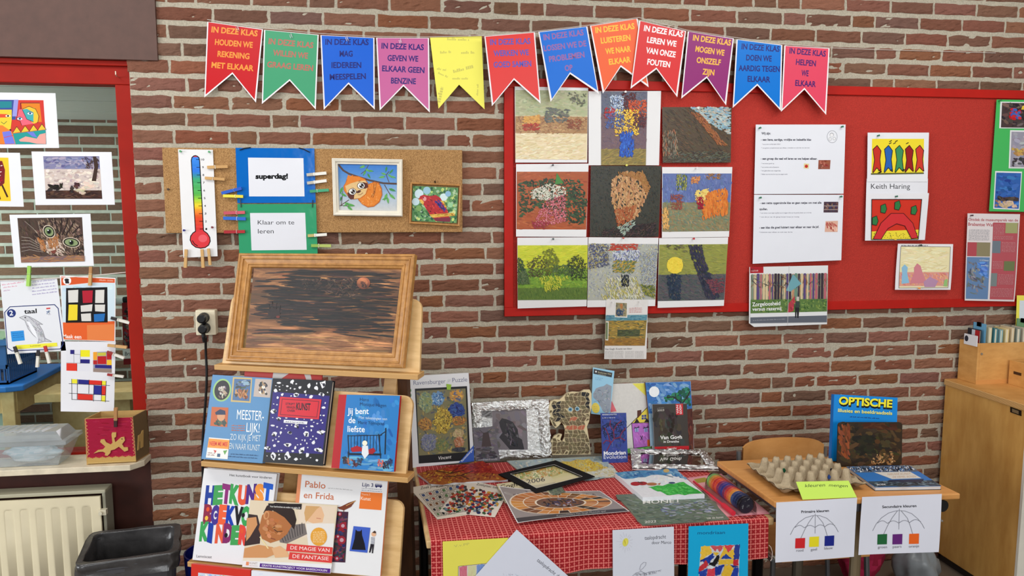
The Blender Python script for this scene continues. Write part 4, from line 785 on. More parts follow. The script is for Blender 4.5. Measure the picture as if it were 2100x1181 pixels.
def pA(a, q):
    band(a, q, 0, .36, [(176, 178, 140), (166, 170, 130), (186, 186, 150), (158, 164, 126)], 90, 60, 24)
    band(a, q, .58, 1, [(222, 202, 158), (232, 216, 178), (210, 184, 136), (238, 226, 196)], 120, 70, 16, -8)
    band(a, q, .38, .62, [(160, 110, 70), (190, 150, 100), (120, 84, 60), (206, 170, 120)], 110, 34, 12, 0, 1)
    a.fstr([quadpt(q, *p) for p in ((.1, .38), (.34, .36), (.34, .5), (.1, .5))], [(214, 160, 80), (226, 176, 100), (190, 130, 60)], 26, 34, 16); a.fstr([quadpt(q, *p) for p in ((.1, .48), (.34, .48), (.32, .58), (.12, .58))], [(176, 60, 40), (150, 50, 36)], 18, 34, 12)
    a.fstr([quadpt(q, *p) for p in ((.42, .25), (.74, .28), (.72, .46), (.42, .46))], [(100, 106, 100), (80, 84, 84), (120, 116, 100)], 30, 36, 16); a.fstr([quadpt(q, *p) for p in ((.72, .42), (.92, .42), (.9, .56), (.72, .54))], [(150, 80, 50), (120, 64, 44)], 16, 26, 14)
    a.strokes([quadpt(q, *p) for p in ((.7, .03), (1, .02), (1, .24), (.8, .2))], [(96, 100, 80), (120, 120, 100), (84, 84, 76)], 44, 20, 8, 30, 1.3)
calprint(zv, [(163, 62), (702, 72), (695, 620), (168, 620)], [(167, 88), (700, 92), (692, 600), (168, 595)], (196, 186, 150), pA, 'calendar print in sandy and green tones with an orange patch, by the board corner')
def pB(a, q):
    band(a, q, 0, .78, [(100, 110, 130), (84, 92, 120), (120, 120, 130), (96, 84, 90)], 160, 34, 10, 30, 1.2); band(a, q, .3, .78, [(130, 100, 100), (110, 84, 90), (96, 84, 100)], 90, 30, 10, 30, 1.2)
    band(a, q, .78, 1, [(150, 130, 60), (120, 106, 60), (176, 150, 80), (110, 100, 66)], 70, 50, 10, -20)
    g = lambda u0, v0, u1, v1: [quadpt(q, *p) for p in ((u0, v0), (u1, v0), (u1, v1), (u0, v1))]
    a.fstr(g(.42, .02, .75, .3), [(80, 30, 36), (60, 24, 30), (110, 40, 40)], 50, 24, 11, 60, 1.4); a.fstr(g(.6, .12, .98, .34), [(206, 80, 40), (226, 110, 60), (150, 50, 36)], 60, 18, 12, 0, 3); a.fstr(g(.2, .05, .48, .3), [(220, 226, 226), (150, 170, 200), (120, 140, 180)], 50, 20, 11, 0, 3)
    a.fstr(g(.3, .25, .82, .6), [(236, 196, 60), (246, 216, 90), (216, 160, 40)], 70, 22, 14, 0, 3); a.fstr(g(.08, .22, .3, .36), [(176, 40, 44)], 10, 22, 16, 0, 3); a.fstr(g(.1, .3, .5, .5), [(60, 84, 150), (90, 110, 160)], 40, 20, 10, 0, 3); a.fstr(g(.7, .3, .98, .5), [(60, 40, 56), (120, 50, 50)], 36, 20, 12, 0, 3)
    a.fstr(g(.42, .56, .72, .88), [(40, 90, 190), (60, 120, 210), (30, 60, 150)], 60, 40, 14, 90, .4)
calprint(zv, [(705, 97), (1237, 95), (1222, 640), (705, 640)], [(797, 98), (1137, 97), (1125, 640), (797, 640)], (100, 104, 120), pB, 'calendar print of bright flowers on blue with white side strips')
def pC(a, q):
    band(a, q, 0, 1, [(80, 72, 60), (60, 54, 50), (96, 84, 66), (110, 80, 56)], 200, 50, 10, 35, .5); a.fstr([quadpt(q, *p) for p in ((.4, .0), (1, .0), (1, .5), (.75, .35))], [(110, 160, 186), (140, 176, 190), (190, 196, 190), (200, 170, 140)], 80, 40, 18, 10)
    a.fstr([quadpt(q, *p) for p in ((.42, .1), (.55, .12), (.95, .7), (.8, .66))], [(176, 110, 66), (150, 90, 56), (110, 70, 50)], 70, 40, 10, 45, .4); a.fstr([quadpt(q, *p) for p in ((0, .45), (.2, .42), (.24, .9), (0, .9))], [(140, 130, 110), (160, 90, 60), (100, 106, 96)], 34, 44, 10, 88, .3); a.fstr([quadpt(q, *p) for p in ((.2, .8), (1, .8), (1, 1), (0, 1))], [(110, 104, 80), (90, 96, 84), (60, 60, 60)], 60, 44, 9, -10)
calprint(zv, [(1247, 213), (1755, 213), (1748, 620), (1250, 622)], [(1247, 213), (1755, 213), (1748, 620), (1250, 622)], (84, 76, 66), pC, 'borderless dark brown calendar print with a patch of blue sky')
def pD(a, q):
    band(a, q, 0, 1, [(168, 84, 44), (150, 70, 40), (184, 96, 52)], 90, 70, 20); g = lambda *ps: [quadpt(q, *p) for p in ps]
    a.fstr(g((.04, .2), (.4, .12), (.9, .15), (1, .5), (.98, .9), (.7, .9), (.3, .6), (.05, .8)), [(40, 56, 36), (56, 76, 46), (30, 40, 32), (70, 100, 60)], 150, 46, 18, 20, 1.2); a.poly(g((.56, .02), (.66, .2), (.54, .22)), (70, 130, 60))
    a.fstr(g((.2, .34), (.45, .2), (.68, .28), (.7, .4), (.4, .5), (.22, .46)), [(226, 222, 206), (206, 206, 180), (190, 180, 170)], 90, 18, 11, 0, 3); a.fstr(g((.4, .5), (.68, .38), (.72, .85), (.5, .92), (.25, .95), (.28, .8)), [(206, 120, 130), (226, 150, 156), (190, 90, 100), (170, 60, 76)], 130, 18, 10, 0, 3); a.fstr(g((.22, .85), (.5, .88), (.4, .98), (.24, .98)), [(150, 40, 60)], 20, 18, 10, 0, 3)
calprint(zv, [(173, 632), (705, 628), (688, 1165), (173, 1163)], [(177, 687), (703, 687), (688, 1112), (175, 1110)], (166, 84, 46), pD, 'calendar print of white and pink blossom on a rust ground', .001)
def pE(a, q):
    band(a, q, 0, 1, [(50, 56, 50), (70, 70, 56), (36, 44, 46), (84, 66, 52)], 340, 22, 8, 70, 1); g = lambda *ps: [quadpt(q, *p) for p in ps]
    a.fstr(g((.3, .2), (.5, .08), (.76, .12), (.82, .4), (.66, .75), (.42, .8), (.3, .5)), [(196, 150, 100), (180, 126, 80), (206, 166, 120), (160, 110, 72)], 150, 44, 18, 80, .7); a.fstr(g((.38, .1), (.74, .08), (.86, .3), (.8, .4), (.7, .2)), [(150, 100, 52), (170, 120, 66)], 60, 34, 10, 60, .5); a.fstr(g((.34, .62), (.66, .55), (.6, .84), (.4, .86)), [(166, 84, 44), (150, 70, 40), (184, 110, 60)], 70, 26, 9, 90, .6)
    a.fstr(g((.2, .9), (.5, .84), (.95, .8), (.97, 1), (.18, 1)), [(56, 44, 44), (84, 62, 54), (40, 36, 42)], 90, 40, 10, -30, .8); a.fstr(g((.38, .86), (.62, .76), (.66, .82), (.5, .98)), [(140, 160, 150), (170, 180, 160)], 22, 30, 8, -40, .3)
calprint(zv, [(722, 645), (1240, 645), (1218, 1165), (715, 1165)], [(722, 645), (1240, 645), (1218, 1165), (715, 1165)], (56, 58, 50), pE, 'borderless dark print with warm tan centre, in the middle of the calendar prints', .002)
def pF(a, q):
    g = lambda *ps: [quadpt(q, *p) for p in ps]
    band(a, q, 0, .55, [(100, 116, 170), (84, 100, 160), (120, 136, 186), (96, 110, 150)], 110, 40, 18, 80, .5); band(a, q, .5, 1, [(110, 140, 110), (150, 130, 90), (96, 130, 120), (180, 140, 96), (130, 110, 80)], 150, 40, 12, 40, .9)
    a.fstr(g((.2, .02), (.36, .02), (.36, .28), (.2, .28)), [(150, 150, 60), (40, 60, 60), (190, 186, 110)], 34, 30, 10, 88, .2); a.fstr(g((.42, .05), (.54, .05), (.54, .18), (.42, .18)), [(190, 110, 60), (214, 150, 90)], 14, 24, 10); a.fstr(g((.62, .0), (.86, .0), (.84, .1), (.64, .1)), [(190, 130, 70), (120, 90, 60)], 14, 22, 8)
    a.fstr(g((.58, .34), (.95, .28), (.96, .7), (.6, .78)), [(216, 120, 50), (226, 140, 60), (200, 104, 44)], 110, 50, 16, 85, .3); a.fstr(g((.48, .3), (.68, .26), (.6, .5), (.5, .5)), [(230, 206, 120), (222, 190, 100)], 30, 30, 14, 0, 1); a.fstr(g((.5, .42), (.6, .38), (.6, .62), (.52, .6)), [(160, 24, 50), (140, 20, 44)], 20, 22, 11, 80, .4); a.fstr(g((.12, .36), (.32, .36), (.3, .62), (.14, .62)), [(130, 60, 70), (160, 90, 60)], 26, 28, 8, 60, 1); a.fstr(g((.0, .6), (.1, .6), (.1, .95), (0, .95)), [(216, 160, 90), (226, 180, 110)], 20, 40, 10, 88, .3)
calprint(zv, [(1245, 653), (1760, 653), (1735, 1165), (1243, 1172)], [(1248, 700), (1755, 700), (1738, 1122), (1246, 1128)], (110, 120, 150), pF, 'calendar print in blue and green with a large orange patch', .001)
def pG(a, q):
    g = lambda *ps: [quadpt(q, *p) for p in ps]
    band(a, q, 0, .42, [(206, 208, 50), (190, 198, 50), (220, 214, 70), (176, 190, 56)], 100, 60, 14); band(a, q, .52, 1, [(110, 150, 50), (130, 166, 60), (150, 176, 60), (90, 130, 50)], 140, 50, 12, 20, .9); band(a, q, .78, 1, [(90, 116, 50), (70, 96, 46), (120, 140, 60)], 110, 30, 6, 85, .4)
    for ps, c in ((((0, .2), (.08, .3), (.16, .6), (.0, .7)), (60, 76, 50)), (((.14, .3), (.3, .18), (.46, .3), (.48, .55), (.16, .6)), (84, 80, 50)), (((.36, .12), (.5, .05), (.6, .3), (.56, .5), (.4, .5)), (120, 130, 60)), (((.5, .36), (.8, .36), (.8, .56), (.5, .56)), (80, 96, 56)), (((.7, .3), (.86, .16), (1, .34), (1, .66), (.78, .64)), (56, 70, 44)), (((.0, .5), (.12, .46), (.18, .7), (.0, .72)), (90, 110, 66))): a.fstr(g(*ps), [c, jit(c, 20), jit(c, 26)], 60, 24, 10, 60, 1.2)
    a.fstr(g((.3, .58), (.75, .56), (.6, .8), (.4, .85)), [(190, 196, 60), (206, 200, 70)], 34, 40, 8, 80, .8)
calprint(zw, [(200, 68), (770, 65), (760, 622), (203, 640)], [(202, 130), (768, 128), (762, 568), (204, 572)], (130, 160, 56), pG, 'calendar print of a green garden under a yellow sky', .002)
def pH(a, q):
    g = lambda *ps: [quadpt(q, *p) for p in ps]
    band(a, q, 0, 1, [(190, 190, 176), (150, 156, 160), (200, 190, 120), (110, 120, 160), (206, 206, 196)], 220, 30, 11, 30, 1.5); a.fstr(g((0, 0), (.28, 0), (.3, .4), (0, .45)), [(60, 66, 120), (90, 100, 140), (200, 176, 70), (40, 46, 90)], 90, 28, 10, 20, 1.4); a.fstr(g((.32, .0), (.7, 0), (.7, .1), (.3, .12)), [(190, 70, 50), (170, 60, 46)], 30, 34, 12, 0, .3); a.fstr(g((.34, .14), (.74, .1), (.72, .32), (.36, .3)), [(226, 226, 222), (206, 210, 214), (70, 80, 140)], 60, 24, 14, 88, .3); a.fstr(g((.36, .3), (.7, .3), (.66, .52), (.36, .5)), [(80, 120, 80), (216, 170, 60), (200, 150, 50), (60, 90, 70)], 60, 30, 10, -30, .6)
    a.fstr(g((.28, .62), (.7, .6), (.86, 1), (.2, 1)), [(206, 206, 200), (190, 180, 90), (222, 220, 214), (160, 150, 70)], 90, 44, 12, 75, .4); a.fstr(g((.49, .55), (.6, .55), (.6, .76), (.49, .76)), [(26, 30, 44), (36, 44, 56)], 24, 24, 10, 88, .2); a.fstr(g((.75, .2), (1, .1), (1, .8), (.8, .7)), [(170, 176, 190), (120, 130, 160), (200, 196, 150)], 70, 34, 9, -50, .8); a.fstr(g((.75, .72), (1, .76), (1, .98), (.85, .92)), [(60, 76, 50), (90, 106, 50), (190, 176, 60)], 44, 26, 8, 20, .8)
calprint(zw, [(775, 65), (1340, 68), (1313, 620), (765, 630)], [(777, 116), (1338, 120), (1315, 568), (766, 574)], (180, 180, 160), pH, 'calendar print with white buildings and pale path, above the newspaper clipping', .001)
def pI(a, q):
    g = lambda *ps: [quadpt(q, *p) for p in ps]
    band(a, q, 0, .53, [(150, 150, 70), (136, 140, 70), (170, 166, 80), (126, 130, 76)], 110, 56, 12, 8, .4); band(a, q, .54, 1, [(76, 84, 90), (96, 90, 100), (84, 104, 84), (120, 90, 96), (60, 70, 80)], 160, 44, 9, 20, .6)
    a.ell(*quadpt(q, .24, .37), 66, 68, (232, 206, 70)); a.fstr(g((.14, .26), (.34, .26), (.34, .48), (.14, .48)), [(238, 214, 80), (226, 196, 60)], 30, 26, 12, 0, 3)
    a.fstr(g((.12, .58), (.2, .52), (.34, .56), (.34, .98), (.18, .98)), [(44, 56, 74), (54, 66, 84), (36, 46, 62)], 70, 34, 12, 70, .7); a.fstr(g((.42, .02), (.62, .0), (.68, .3), (.94, .98), (.74, .98), (.5, .3)), [(54, 56, 76), (70, 62, 76), (44, 48, 64)], 120, 44, 14, 62, .25); a.fstr(g((.7, .64), (1, .6), (1, .86), (.84, .9)), [(130, 70, 76), (110, 64, 76)], 40, 36, 9, 10, .5); a.strokes(g((.05, .0), (.4, .0), (.42, .14), (.2, .1)), [(84, 80, 66), (110, 104, 76)], 30, 30, 5, 20, .8)
calprint(zw, [(1345, 72), (1903, 65), (1868, 618), (1333, 635)], [(1346, 124), (1900, 120), (1870, 570), (1335, 580)], (120, 124, 80), pI, 'calendar print with yellow disc and dark leaning trunk', .002)
NP = wall(.036, 2.0, 1.24); a = Art(NP, .001, zw); a.sheet([(918, 562), (1255, 570), (1242, 1048), (902, 1048)], (222, 218, 214), .0004)
q = [(915, 694), (1250, 690), (1230, 940), (906, 940)]; a.poly(q, (150, 130, 76)); band(a, q, 0, .2, [(90, 140, 156), (110, 156, 166), (76, 124, 144)], 40, 50, 10); band(a, q, .18, .78, [(170, 140, 66), (150, 124, 66), (190, 156, 76), (96, 96, 66)], 100, 50, 9, 4, .3); band(a, q, .48, .7, [(70, 76, 56), (90, 96, 66)], 30, 50, 10, 0, .3, .3, .85); band(a, q, .76, 1, [(150, 110, 56), (176, 130, 60), (130, 100, 56)], 50, 40, 8, 0, .3)
a.poly([(989, 588), (1091, 592), (1088, 714), (987, 710)], (234, 232, 228)); q = [(996, 592), (1086, 596), (1083, 706), (992, 704)]; a.poly(q, (150, 140, 110)); a.strokes(q, [(170, 150, 110), (120, 116, 96)], 30, 24, 9, 80, .5); a.strokes([(1000, 640), (1070, 640), (1075, 704), (996, 702)], [(66, 80, 110), (80, 90, 110)], 22, 26, 10, 60, .5); a.strokes([(1022, 600), (1056, 600), (1052, 645), (1024, 645)], [(190, 130, 80), (160, 100, 60)], 14, 18, 9, 80, .4)
a.poly([(916, 744), (938, 744), (934, 898), (912, 896)], (232, 228, 220)); a.poly([(916, 752), (932, 752), (930, 890), (914, 888)], (110, 124, 90))
for i in range(4): a.scrib(1104, 640+11*i, 1208, 638+11*i, 6, (206, 130, 130))
a.text('Van Gogh: Kracht van kleur', 908, 974, 1128, 970, 14, (120, 116, 116), .0)
for cx in (908, 986, 1070, 1150):
    for i in range(6): a.scrib(cx, 988+10*i, cx+72, 987+10*i, 5, (170, 166, 166))
tag(a.build('newspaper_clipping', PAPER), 'newspaper clipping with wheat field picture hanging below the calendar prints', 'newspaper clipping')
# the class rules sheets
for quad, rows, lb in (([(118, 178), (553, 178), (543, 513), (110, 515)], [('Wij zijn:', 145, 226, 190, 226, 11), ('- een lieve, aardige, vrolijke en beleefde klas', 143, 256, 386, 256, 10), ("* we praten aardig tegen elkaar", 148, 276, 238, 275, 5), ('* we geven complimenten aan elkaar, vrienden en ook dat we van ons', 145, 294, 378, 293, 5), ('- een groep die veel wil leren en we helpen elkaar.', 142, 348, 416, 348, 10), ('* we letten goed op.', 145, 369, 208, 369, 5), ('* we werken stil en fluisteren', 143, 387, 230, 387, 5), ('* we gebruiken een vingerhulp', 143, 404, 238, 404, 5), ('* kijken op ons bord en op ons eigen werk', 143, 421, 272, 421, 5)], 'white class rules sheet with round cartoon head, upper of two'),
   ([(110, 518), (543, 518), (532, 835), (103, 852)], [('- een nette opgeruimde klas en gaan netjes om met alle', 138, 563, 436, 561, 10), ('spullen.', 136, 592, 175, 592, 10), ('* we ruimen onze eigen spullen op en leggen alles op de goede plaats op in de klas', 138, 609, 388, 607, 5), ('* we als je op de gang loopt loop je rustig', 136, 628, 328, 627, 5), ('- een klas die goed luistert naar elkaar en naar de juf.', 135, 682, 424, 678, 10), ('* luisteren naar elkaar en ook naar de les', 134, 702, 296, 701, 5)], 'white class rules sheet with a shelf photo, lower of two')):
    a = Art(RP, .003, zr); a.sheet(quad, (226, 227, 234))
    for tx, x0, y0, x1, y1, h in rows: a.text(tx, x0, y0, x1, y1, h, (46, 44, 62) if h > 6 else (104, 102, 118), .03 if h > 6 else .01)
    if quad[0][1] < 200:
        a.ell(488, 237, 25, 30, (96, 96, 110), 0, 24); a.ell(488, 237, 23.6, 28.5, (228, 228, 234), 0, 24); a.ell(486, 228, 10, 10, (120, 120, 130)); a.ell(486, 229, 8.5, 8.5, (232, 230, 232)); a.ell(478, 248, 7, 8, (120, 120, 130)); a.ell(478, 248, 5.6, 6.6, (232, 232, 234)); a.ell(498, 246, 7, 8, (120, 120, 130)); a.ell(498, 246, 5.6, 6.6, (232, 232, 234))
        a.poly([(422, 350), (480, 350), (477, 394), (420, 394)], (150, 84, 66)); a.strokes([(424, 352), (478, 352), (475, 392), (423, 392)], [(170, 100, 80), (120, 64, 52), (140, 60, 50)], 24, 18, 8, 30, .8); a.poly([(352, 366), (376, 368), (374, 392), (350, 390)], (220, 206, 150)); a.ell(363, 380, 8, 8, (190, 50, 40))
    else:
        a.poly([(448, 552), (518, 552), (516, 604), (446, 604)], (76, 56, 66)); a.strokes([(450, 554), (516, 554), (514, 602), (448, 602)], [(110, 60, 60), (60, 70, 100), (140, 110, 90), (50, 44, 54)], 44, 12, 6, 88, .3); a.line([(447, 572), (517, 572)], 3, (170, 150, 140)); a.line([(447, 590), (517, 590)], 3, (170, 150, 140))
        a.poly([(456, 646), (516, 644), (514, 698), (452, 698)], (216, 170, 150)); a.strokes([(458, 648), (514, 648), (512, 696), (455, 696)], [(226, 186, 166), (190, 120, 100), (170, 80, 70)], 24, 22, 9, 60, .6)
    tag(a.build('rules_sheet', PAPER), lb, 'sheet', 'class rules sheets')
K = (26, 26, 28)
a = Art(RP, .002, zr); a.sheet([(655, 440), (952, 440), (948, 592), (650, 595)], (226, 226, 232)); a.text('Keith Haring', 676, 489, 865, 489, 24, (40, 40, 46)); tag(a.build('name_sheet', PAPER), 'white sheet with a printed name between yellow and red prints', 'sheet')
a = Art(RP, .004, zr); a.sheet([(660, 217), (957, 217), (950, 455), (657, 455)], (228, 228, 232)); q = [(681, 247), (933, 247), (930, 416), (678, 420)]; a.poly(q, (236, 214, 50)); g = lambda u, v: quadpt(q, u, v)
for u, c in ((.1, (196, 50, 36)), (.32, (40, 96, 176)), (.53, (60, 140, 90)), (.72, (150, 30, 30)), (.92, (206, 60, 44))):
    blob = [(u-.07, .3), (u, .2), (u+.07, .34), (u+.05, .58), (u+.08, .92), (u, .8), (u-.07, .94), (u-.04, .6)]; a.line([g(*p) for p in blob], 7, K, True); a.poly([g(*p) for p in blob], c)
for i in range(12): u, v = random.uniform(.05, .95), random.choice((.08, .14, .9, .96)); a.line([g(u, v), g(min(u+.04, 1), v-.03)], 4, K)
a.line([g(0, .985), g(1, .985)], 7, (90, 90, 50)); tag(a.build('art_print', PAPER), 'yellow print with bold coloured outlined shapes on the red board', 'print')
a = Art(RP, .005, zr); a.sheet([(653, 512), (957, 510), (937, 737), (647, 740)], (228, 226, 230)); q = [(680, 540), (922, 540), (905, 733), (678, 735)]; a.poly(q, (204, 52, 36)); g = lambda u, v: quadpt(q, u, v)
a.poly([g(0, .8), g(1, .76), g(1, 1), g(0, 1)], (236, 214, 60))
for i in range(60): u, v = random.uniform(.02, .98), random.uniform(.82, .98); a.up(.1); a.ell(*g(u, v), 1.6, 1.6, K, 0, 6)
arch = [(.05, .98), (.2, .6), (.4, .36), (.65, .36), (.85, .6), (.98, .96), (.86, .98), (.7, .66), (.52, .6), (.34, .72), (.2, .99)]; a.line([g(*p) for p in arch], 6, (70, 20, 26), True); a.poly([g(*p) for p in arch], (206, 50, 54))
for u, v in ((.24, .22), (.52, .14), (.86, .26), (.07, .52)):
    bl = [(u-.05, v-.06), (u+.03, v-.1), (u+.06, v+.02), (u+.03, v+.12), (u-.05, v+.1)]; a.line([g(*p) for p in bl], 5, K, True); a.poly([g(*p) for p in bl], (50, 120, 66))
a.line(q, 3, K, True); tag(a.build('art_print', PAPER), 'red print with a red arch shape and green shapes below the name sheet', 'print')
def wr_(amp, fx, fy, ph=0): return lambda p: amp*(math.sin(p[0]*fx+ph)*math.sin(p[1]*fy+ph))
DP = wall(.032, 1.5, 1.4); a = Art(DP, 0, zr, wr_(.0022, .03, .036)); a.sheet([(805, 755), (1075, 757), (1060, 978), (793, 978)], (230, 226, 228)); q = [(820, 768), (1062, 770), (1048, 968), (812, 970)]; a.poly(q, (226, 214, 176)); band(a, q, 0, .6, [(232, 220, 170), (226, 210, 160), (236, 228, 190)], 80, 60, 6, 0, .4); band(a, q, .62, .95, [(226, 150, 130), (216, 130, 120), (230, 176, 130), (206, 150, 160)], 110, 30, 6, 60, .8)
a.poly([(826, 870), (840, 855), (855, 870), (852, 895), (862, 945), (825, 950), (828, 895)], (140, 186, 214)); a.poly([(885, 870), (900, 850), (916, 862), (925, 895), (945, 945), (865, 948), (885, 895)], (206, 130, 140)); a.poly([(930, 940), (960, 915), (1000, 935), (985, 965), (935, 965)], (180, 140, 170)); a.poly([(1030, 930), (1046, 925), (1044, 962), (1025, 960)], (150, 190, 120)); a.line(q, 2, (120, 116, 116), True); a.scrib(822, 766, 952, 766, 6, (90, 90, 96))
tag(a.build('child_drawing', PAPER), "child's pale crayon drawing with pink and blue figures on the red board", 'drawing')
def curlL(p): return .012*max(0, (1130-p[1])*0+ (p[1]-880)/270)**2
ZP = wall(.036, 1.0, 1.4); a = Art(ZP, 0, zr); a.sheet([(87, 868), (468, 860), (463, 1145), (110, 1158), (85, 1140)], (222, 222, 222), .0008); a.poly([(90, 868), (155, 866), (155, 897), (90, 898)], (170, 36, 44)); a.text('CULTUUR', 96, 890, 130, 889, 7, (230, 206, 206))
q = [(94, 904), (466, 900), (462, 1135), (92, 1140)]; a.poly(q, (130, 140, 100)); band(a, q, 0, .5, [(176, 160, 130), (120, 130, 130), (196, 150, 110), (100, 120, 110)], 80, 40, 10, 88, .2)
for i in range(26): u = .02+i*.038; c = random.choice(((206, 140, 100), (90, 70, 120), (60, 50, 60), (180, 100, 110), (210, 190, 150), (110, 140, 120))); x = quadpt(q, u, .0); y = quadpt(q, u, random.uniform(.55, .7)); a.line([x, y], random.uniform(4, 12), c)
a.strokes([quadpt(q, *p) for p in ((0, .0), (1, .0), (1, .3), (0, .3))], [(110, 120, 110), (70, 60, 60), (140, 90, 60)], 60, 26, 3, 70, 1); a.poly([quadpt(q, *p) for p in ((.55, .0), (.66, .2), (.52, .36), (.46, .34))], (110, 160, 170)); band(a, q, .52, .8, [(80, 110, 60), (100, 130, 70), (60, 90, 50), (130, 150, 80)], 110, 20, 7, 60, 1.3); a.poly([quadpt(q, *p) for p in ((.5, .6), (.58, .45), (.56, .76), (.48, .8))], (176, 60, 70)); a.strokes([quadpt(q, *p) for p in ((.5, .75), (.54, .5), (.6, .5), (.56, .76))], [(190, 70, 76), (150, 60, 70)], 14, 16, 5, 80, .4)
a.poly([quadpt(q, *p) for p in ((0, .8), (1, .78), (1, .88), (0, .9))], (222, 222, 222)); a.poly([quadpt(q, *p) for p in ((0, .88), (1, .86), (1, 1), (0, 1))], (96, 100, 110)); a.scrib(104, 1128, 262, 1122, 5, (150, 150, 156))
for ps, c in (([(310, 1035), (332, 1035), (328, 1068), (308, 1066)], (60, 70, 66)), ([(308, 1064), (330, 1064), (325, 1115), (318, 1114), (316, 1075), (314, 1114), (308, 1114)], (40, 40, 44)), ([(315, 1012), (328, 1012), (328, 1032), (315, 1032)], (196, 186, 176))): a.poly(ps, c)
a.text('Zorgeloosheid', 101, 1058, 237, 1052, 18, (240, 240, 238), .015); a.text('versus razernij', 101, 1080, 242, 1076, 16, (240, 240, 238), .015); a.line([(280, 862), (272, 1150)], 1.5, (206, 206, 206))
tag(a.build('newspaper_page', PAPER), 'folded newspaper page with colourful forest photo below the rules sheets', 'newspaper')
OP = wall(.034, .6, 1.5); a = Art(OP, 0, zr, wr_(.0022, .022, .025)); a.sheet([(1143, 608), (1400, 612), (1370, 1035), (1130, 1030)], (222, 212, 212), .0005); RD = (176, 76, 84); q = [(1143, 608), (1400, 612), (1370, 1035), (1130, 1030)]; g = lambda u, v: quadpt(q, u, v)
def gp_(u0, v0, u1, v1, c): a.poly([g(u0, v0), g(u1, v0), g(u1, v1), g(u0, v1)], c)
a.text('Ontdek de museumparels van de', *g(.02, .085), *g(.97, .085), 13, RD, .01); a.text('Brabantse Wal', *g(.02, .14), *g(.5, .145), 15, RD, .012)
gp_(.5, .1, .98, .98, (178, 84, 92)); gp_(.02, .5, .46, .98, (100, 130, 170)); a.strokes([g(.03, .52), g(.3, .52), g(.44, .9), g(.03, .96)], [(120, 120, 126), (150, 150, 150), (96, 100, 110)], 50, 26, 8, 60, .8); a.strokes([g(.2, .55), g(.45, .55), g(.45, .75), g(.25, .7)], [(70, 110, 190), (96, 136, 206)], 24, 30, 10, 20, .5); gp_(.02, .33, .2, .49, RD); gp_(.2, .33, .46, .49, (140, 130, 100)); gp_(.5, .31, .66, .45, (110, 120, 130)); gp_(.74, .1, .97, .22, (160, 160, 110)); gp_(.74, .54, .95, .65, (110, 120, 80)); gp_(.5, .68, .62, .83, (120, 130, 130))
for i in range(10): a.scrib(*g(.04, .19+.013*i), *g(.44, .19+.013*i), 4, (176, 176, 180))
for u0, v0, u1, n_ in ((.52, .13, .72, 8), (.52, .26, .9, 3), (.68, .33, .95, 8), (.52, .55, .72, 6), (.64, .7, .95, 8), (.52, .86, .95, 7)):
    for i in range(n_): a.scrib(*g(u0, v0+.015*i), *g(u1, v0+.015*i), 3.5, (206, 150, 154))
a.text('van de Brabantse', *g(.26, .54), *g(.44, .545), 8, (216, 222, 230)); a.text('poorten', *g(.3, .6), *g(.44, .605), 8, (216, 222, 230)); tag(a.build('newspaper_page', PAPER), 'red and white newspaper page below the green photo poster', 'newspaper')
r = root('photo_poster', RP.at(zr((1500, 598)))); tag(r, 'green card poster with holiday photos at the board end', 'poster')
a = Art(RP, .002, zr); a.sheet([(1285, 57), (1700, 62), (1680, 604), (1248, 598)], (70, 178, 92), .001); a.build('card', PAPER, r)
for qd, cols, extra in (([(1303, 67), (1500, 70), (1496, 198), (1297, 196)], [(70, 56, 56), (110, 90, 84), (50, 40, 44)], [((.2, .2), (.55, .7), [(190, 40, 50), (60, 90, 170)], 26), ((.5, .1), (.8, .3), [(216, 190, 60)], 10)]), ([(1350, 205), (1520, 208), (1510, 392), (1343, 390)], [(150, 146, 160), (170, 166, 176)], [((.02, .45), (1, .7), [(190, 150, 80), (150, 110, 70)], 40), ((.02, .72), (1, 1), [(70, 66, 70), (56, 52, 58)], 34)]), ([(1278, 403), (1408, 406), (1395, 592), (1268, 586)], [(50, 96, 170), (66, 116, 190), (40, 80, 150)], [((.02, .66), (1, .8), [(80, 66, 60), (60, 50, 50)], 26), ((.1, .78), (1, 1), [(206, 180, 150), (190, 160, 130)], 24), ((.02, .6), (.16, 1), [(150, 110, 90)], 10)])):
    a = Art(RP, .0032, zr); a.sheet(qd, (226, 226, 226)); qi = [quadpt(qd, .04, .04), quadpt(qd, .97, .04), quadpt(qd, .97, .97), quadpt(qd, .04, .97)]; a.poly(qi, cols[0]); a.strokes(qi, cols, 80, 34, 14, 10, .7)
    for (u0, v0), (u1, v1), cc, n_ in extra: a.strokes([quadpt(qi, u0, v0), quadpt(qi, u1, v0), quadpt(qi, u1, v1), quadpt(qi, u0, v1)], cc, n_, 26, 12, 20, .8)
    a.build('photo', GLOSSY, r)
a = Art(RP, .003, zr); a.sheet([(1383, 1005), (1600, 1008), (1590, 1200), (1376, 1195)], (236, 226, 90)); a.poly([(1396, 1030), (1590, 1032), (1585, 1180), (1392, 1176)], (214, 222, 228)); tag(a.build('card_sheet', PAPER), 'yellow bordered card at the board corner behind the book box', 'card')
